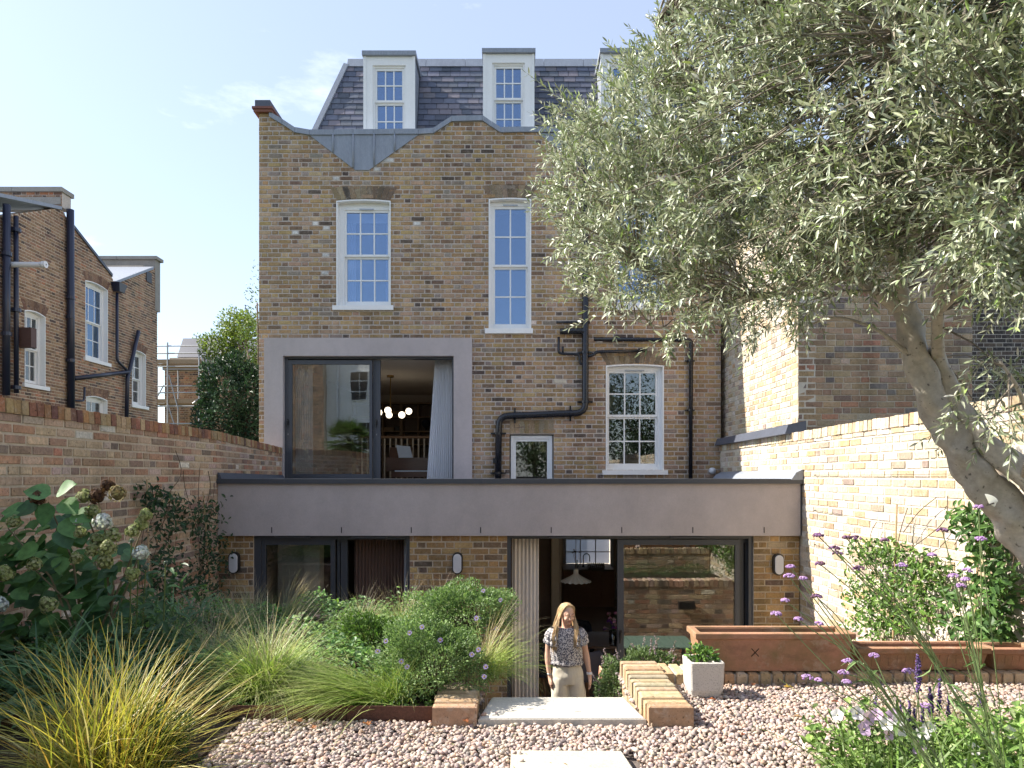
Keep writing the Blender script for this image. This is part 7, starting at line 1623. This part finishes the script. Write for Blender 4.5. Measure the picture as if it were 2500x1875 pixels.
# face details
for s in (-1, 1):
    mb = MB(); hball(mb, (s * .029, -.081, .010), (.0125, .006, .0062), 10, 7); mb.build('eye', 'porcelain', wo, smooth=True)
    mb = MB(); hball(mb, (s * .029, -.0862, .0085), (.0052, .003, .0045), 8, 6); mb.build('iris', 'brow', wo, smooth=True)
    mb = MB(); hball(mb, (s * .029, -.0835, .0135), (.0145, .0065, .0052), 10, 7); mb.build('eyelid', 'skin', wo, smooth=True)
    MB().tube([hp(s * .014, -.0875, .034), hp(s * .028, -.0875, .038), hp(s * .044, -.076, .033)], [.0028, .0032, .0016], 6).build('eyebrow', 'brow', wo)
mb = MB(); hball(mb, (0, -.083, -.0535), (.019, .008, .0042), 12, 6); hball(mb, (0, -.0815, -.0605), (.0165, .008, .0048), 12, 6); mb.build('lips', 'lips', wo, smooth=True)
# hair: cap and long falling locks
mb = MB(); hball(mb, (0, .024, .030), (.079, .094, .094), 20, 14); V = mb.v[0]
cap = remeshed(mb, 'hair', 'hair', wo, .008, 2)
bm = bmesh.new(); bm.from_mesh(cap.data); inv = HR.inverted()
kill = [v for v in bm.verts if (lambda q: q.y < -.022 and q.z < .088 - .45 * abs(q.x + .02) or q.y < .005 and q.z < .0)(inv @ (v.co - HC))]
bmesh.ops.delete(bm, geom=kill, context='VERTS'); bm.to_mesh(cap.data); bm.free()
mb = MB()
for i in range(340):
    s = -1 if i % 2 else 1; a = U(.0, 1.0); ph = math.radians(-62 + 150 * a)
    r0 = Vector((-.014 + s * .004, -.030 + .07 * a, .119)); side = Vector((s * (.077 + U(0, .008)), -.016 + .11 * a, .0 + U(-.02, .02)))
    p0, p1 = hp(*r0), hp(*side); mid = hp(s * (.056 + U(0, .006)), -.036 + .10 * a, .090 + U(-.005, .005))
    ln = U(.80, 1.05); front = a < .55
    e1 = w(s * U(.080, .112) - .014 * (s < 0), (-.07 if front else .07) + U(-.02, .02), 1.42); e2 = w(s * U(.075, .135) - (.028 if s < 0 else 0), (-.10 if front else .085) + U(-.02, .02), 1.36 - .10 * ln); e3 = w(s * U(.07, .13) - (.025 if s < 0 else 0), (-.112 if front else .095) + U(-.02, .02), 1.26 - .12 * ln * U(.3, 1) * (1 if s < 0 else .7))
    wv = U(-.012, .012, 6); mb.tube(smooth_path([p0, mid, p1, e1 + Vector((wv[0], wv[1], 0)), e2 + Vector((wv[2], wv[3], 0)), e3 + Vector((wv[4] * 2, wv[5], U(-.03, .05)))], 3), [.003] * 10 + [.0028, .0026, .0022, .0018, .0012, .0006], 5, None, cap=False)
mb.build('hair_locks', 'hair', wo, smooth=True)
# blouse: gathered body, yoke seam, two-tier frilled sleeves
n = 72; V = []
rows = [(1.395, .088, .070, 0), (1.375, .125, .082, 0), (1.345, .160, .098, 0), (1.29, .165, .112, 0), (1.235, .164, .122, .003), (1.18, .166, .126, .007), (1.12, .168, .124, .009), (1.065, .166, .118, .009), (1.035, .158, .112, .006), (1.02, .172, .124, .011), (.995, .166, .118, .012)]
for z, rx, ry, g_ in rows:
    for k in range(n): a = 2 * math.pi * k / n; q = 1 + g_ / .15 * math.sin(a * 18 + z * 9) * .7; V.append(w(rx * q * math.cos(a), -.002 + ry * q * math.sin(a), z + .004 * math.sin(5 * a)))
o = MB().add(V, np.array([(i * n + k, i * n + (k + 1) % n, (i + 1) * n + (k + 1) % n, (i + 1) * n + k) for i in range(len(rows) - 1) for k in range(n)])).build('blouse', 'blouse_print', wo, smooth=True); o.modifiers.new('thickness', 'SOLIDIFY').thickness = .003
for s in (-1, 1):
    for tier, (z0, out_, drop) in enumerate(((1.385, .070, .085), (1.345, .085, .105))):
        V = []; m_ = 40
        for j in range(5):
            f = j / 4
            for k in range(m_ + 1):
                a = -1.75 + 3.5 * k / m_; wv = f * .016 * math.sin(k * 1.15 + tier); r_ = .058 + out_ * f ** .8 + wv
                V.append(w(s * (.125 + r_ * math.cos(a) * .80), .0 + r_ * math.sin(a) * .95, z0 - drop * f ** 1.3 + wv * .5 - .03 * abs(math.sin(a)) * f))
        o = MB().add(V, np.array([(j * (m_ + 1) + k, j * (m_ + 1) + k + 1, (j + 1) * (m_ + 1) + k + 1, (j + 1) * (m_ + 1) + k) for j in range(4) for k in range(m_)])).build('sleeve_frill', 'blouse_print', wo, smooth=True); o.modifiers.new('thickness', 'SOLIDIFY').thickness = .002
# trousers: high waist, wide legs
tr = MB(); ell(tr, [(0, 0, .80, .178, .125), (0, 0, .88, .176, .128), (0, 0, .96, .158, .118), (0, 0, 1.03, .138, .104)], 28)
for s in (-1, 1): ell(tr, [(s * .090 + .004, -.01, .10, .112, .12), (s * .092 + .004, -.01, .40, .106, .108), (s * .090 + .003, -.005, .62, .100, .108), (s * .084, 0, .78, .098, .118), (s * .08, 0, .86, .09, .115)], 24)
remeshed(tr, 'trousers', 'trousers', wo, .008, 3, disp=(.004, 26))
ell(bt := MB(), [(0, 0, 1.0, .150, .112), (0, 0, 1.04, .146, .110)], 40); bt.build('waistband', 'trousers', wo, smooth=True)
MB().box(WX - .002, WX + .002, WY - .131, WY - .120, FL + .86, FL + 1.0).build('fly_seam', 'trousers', wo)
q = ARM[1][-1]; ell(b := MB(), [(q[0] - .002, q[1] + .003, q[2] + .022, .030, .027), (q[0] - .002, q[1] + .003, q[2] + .046, .031, .028)], 16); b.build('watch', 'plastic_white', wo, smooth=True)
q = ARM[-1][-1]; ell(b := MB(), [(q[0], q[1] + .003, q[2] + .02, .029, .026), (q[0], q[1] + .003, q[2] + .032, .029, .026)], 16); b.build('bracelet', 'steel', wo, smooth=True)
for s in (-1, 1): MB().hexa([w(s * .088 - .045, -.17, 0), w(s * .088 + .045, -.17, 0), w(s * .088 + .045, .07, 0), w(s * .088 - .045, .07, 0), w(s * .088 - .042, -.16, .014), w(s * .088 + .042, -.16, .014), w(s * .088 + .042, .07, .018), w(s * .088 - .042, .07, .018)]).build('sandal', 'oak', wo)

# curly tan dog by the curtain, head turned down to the right
DX, DY = PX(1316, 9.6), 9.6
dg_ = thing('dog', 'small curly tan dog half hidden behind the cream curtain', 'dog', (DX, DY, FL))
def dp(x, y, z): return Vector((DX + x, DY + y, FL + z))
mb = MB(); mb.tube(smooth_path([dp(-.24, 0, .27), dp(-.15, 0, .285), dp(0, 0, .275), dp(.06, 0, .28)], 3), [.06, .085, .09, .095, .09, .085, .088, .095, .10, .085], 12)
mb.tube([dp(.04, 0, .31), dp(.10, -.01, .37), dp(.14, -.02, .40)], [.075, .062, .06], 10); mb.ball(dp(.16, -.02, .41), (.068, .060, .060)); mb.tube([dp(.19, -.02, .40), dp(.255, -.03, .375)], [.042, .028], 9)
for s in (-1, 1):
    mb.ball(dp(.135, -.02 + s * .062, .385), (.026, .018, .055)); mb.tube([dp(.03, s * .055, .26), dp(.035, s * .058, .15), dp(.025, s * .058, .13), dp(.03, s * .058, .02), dp(.05, s * .058, .015)], [.05, .034, .03, .027, .024], 9)
    mb.tube([dp(-.20, s * .055, .27), dp(-.15, s * .062, .18), dp(-.225, s * .062, .115), dp(-.215, s * .062, .02), dp(-.19, s * .062, .015)], [.062, .042, .028, .026, .024], 9)
mb.tube(smooth_path([dp(-.25, 0, .30), dp(-.32, 0, .36), dp(-.33, .0, .43)], 3), [.03, .028, .027, .027, .026, .024, .02], 8)
remeshed(mb, 'body', 'fur', dg_, .010, 3, disp=(.010, 75))
MB().ball(dp(.285, -.032, .378), (.012, .014, .011), None, 8, 6).build('nose', 'black', dg_, smooth=True)
for s in (-1, 1): MB().ball(dp(.215, -.025 + s * .034, .418), .008, None, 8, 6).build('eye', 'black', dg_, smooth=True)

bf = thing('butterfly', 'white butterfly settled on a verbena head before the olive trunk', 'butterfly', P(2424, 1226, 2.08)); c = P(2415, 1230, 2.08)
for s, l in ((1, 1.0), (.6, .8)):
    V = [c] + [c + Vector((.036 * l * math.cos(a) * (1 if a > -.1 else .8), .012 * s * (1 + math.sin(a)), .022 * l * math.sin(a) + .008)) for a in np.linspace(-.9, 1.5, 9)]; MB().add(V, [(0, i, i + 1) for i in range(1, 9)], (.75, .74, .66)).build('wing', 'petal', bf)
MB().tube([c + Vector((-.008, 0, -.004)), c + Vector((.016, .002, .002))], [.0018, .0022], 6, (.06, .05, .04)).build('body', 'tinted', bf)
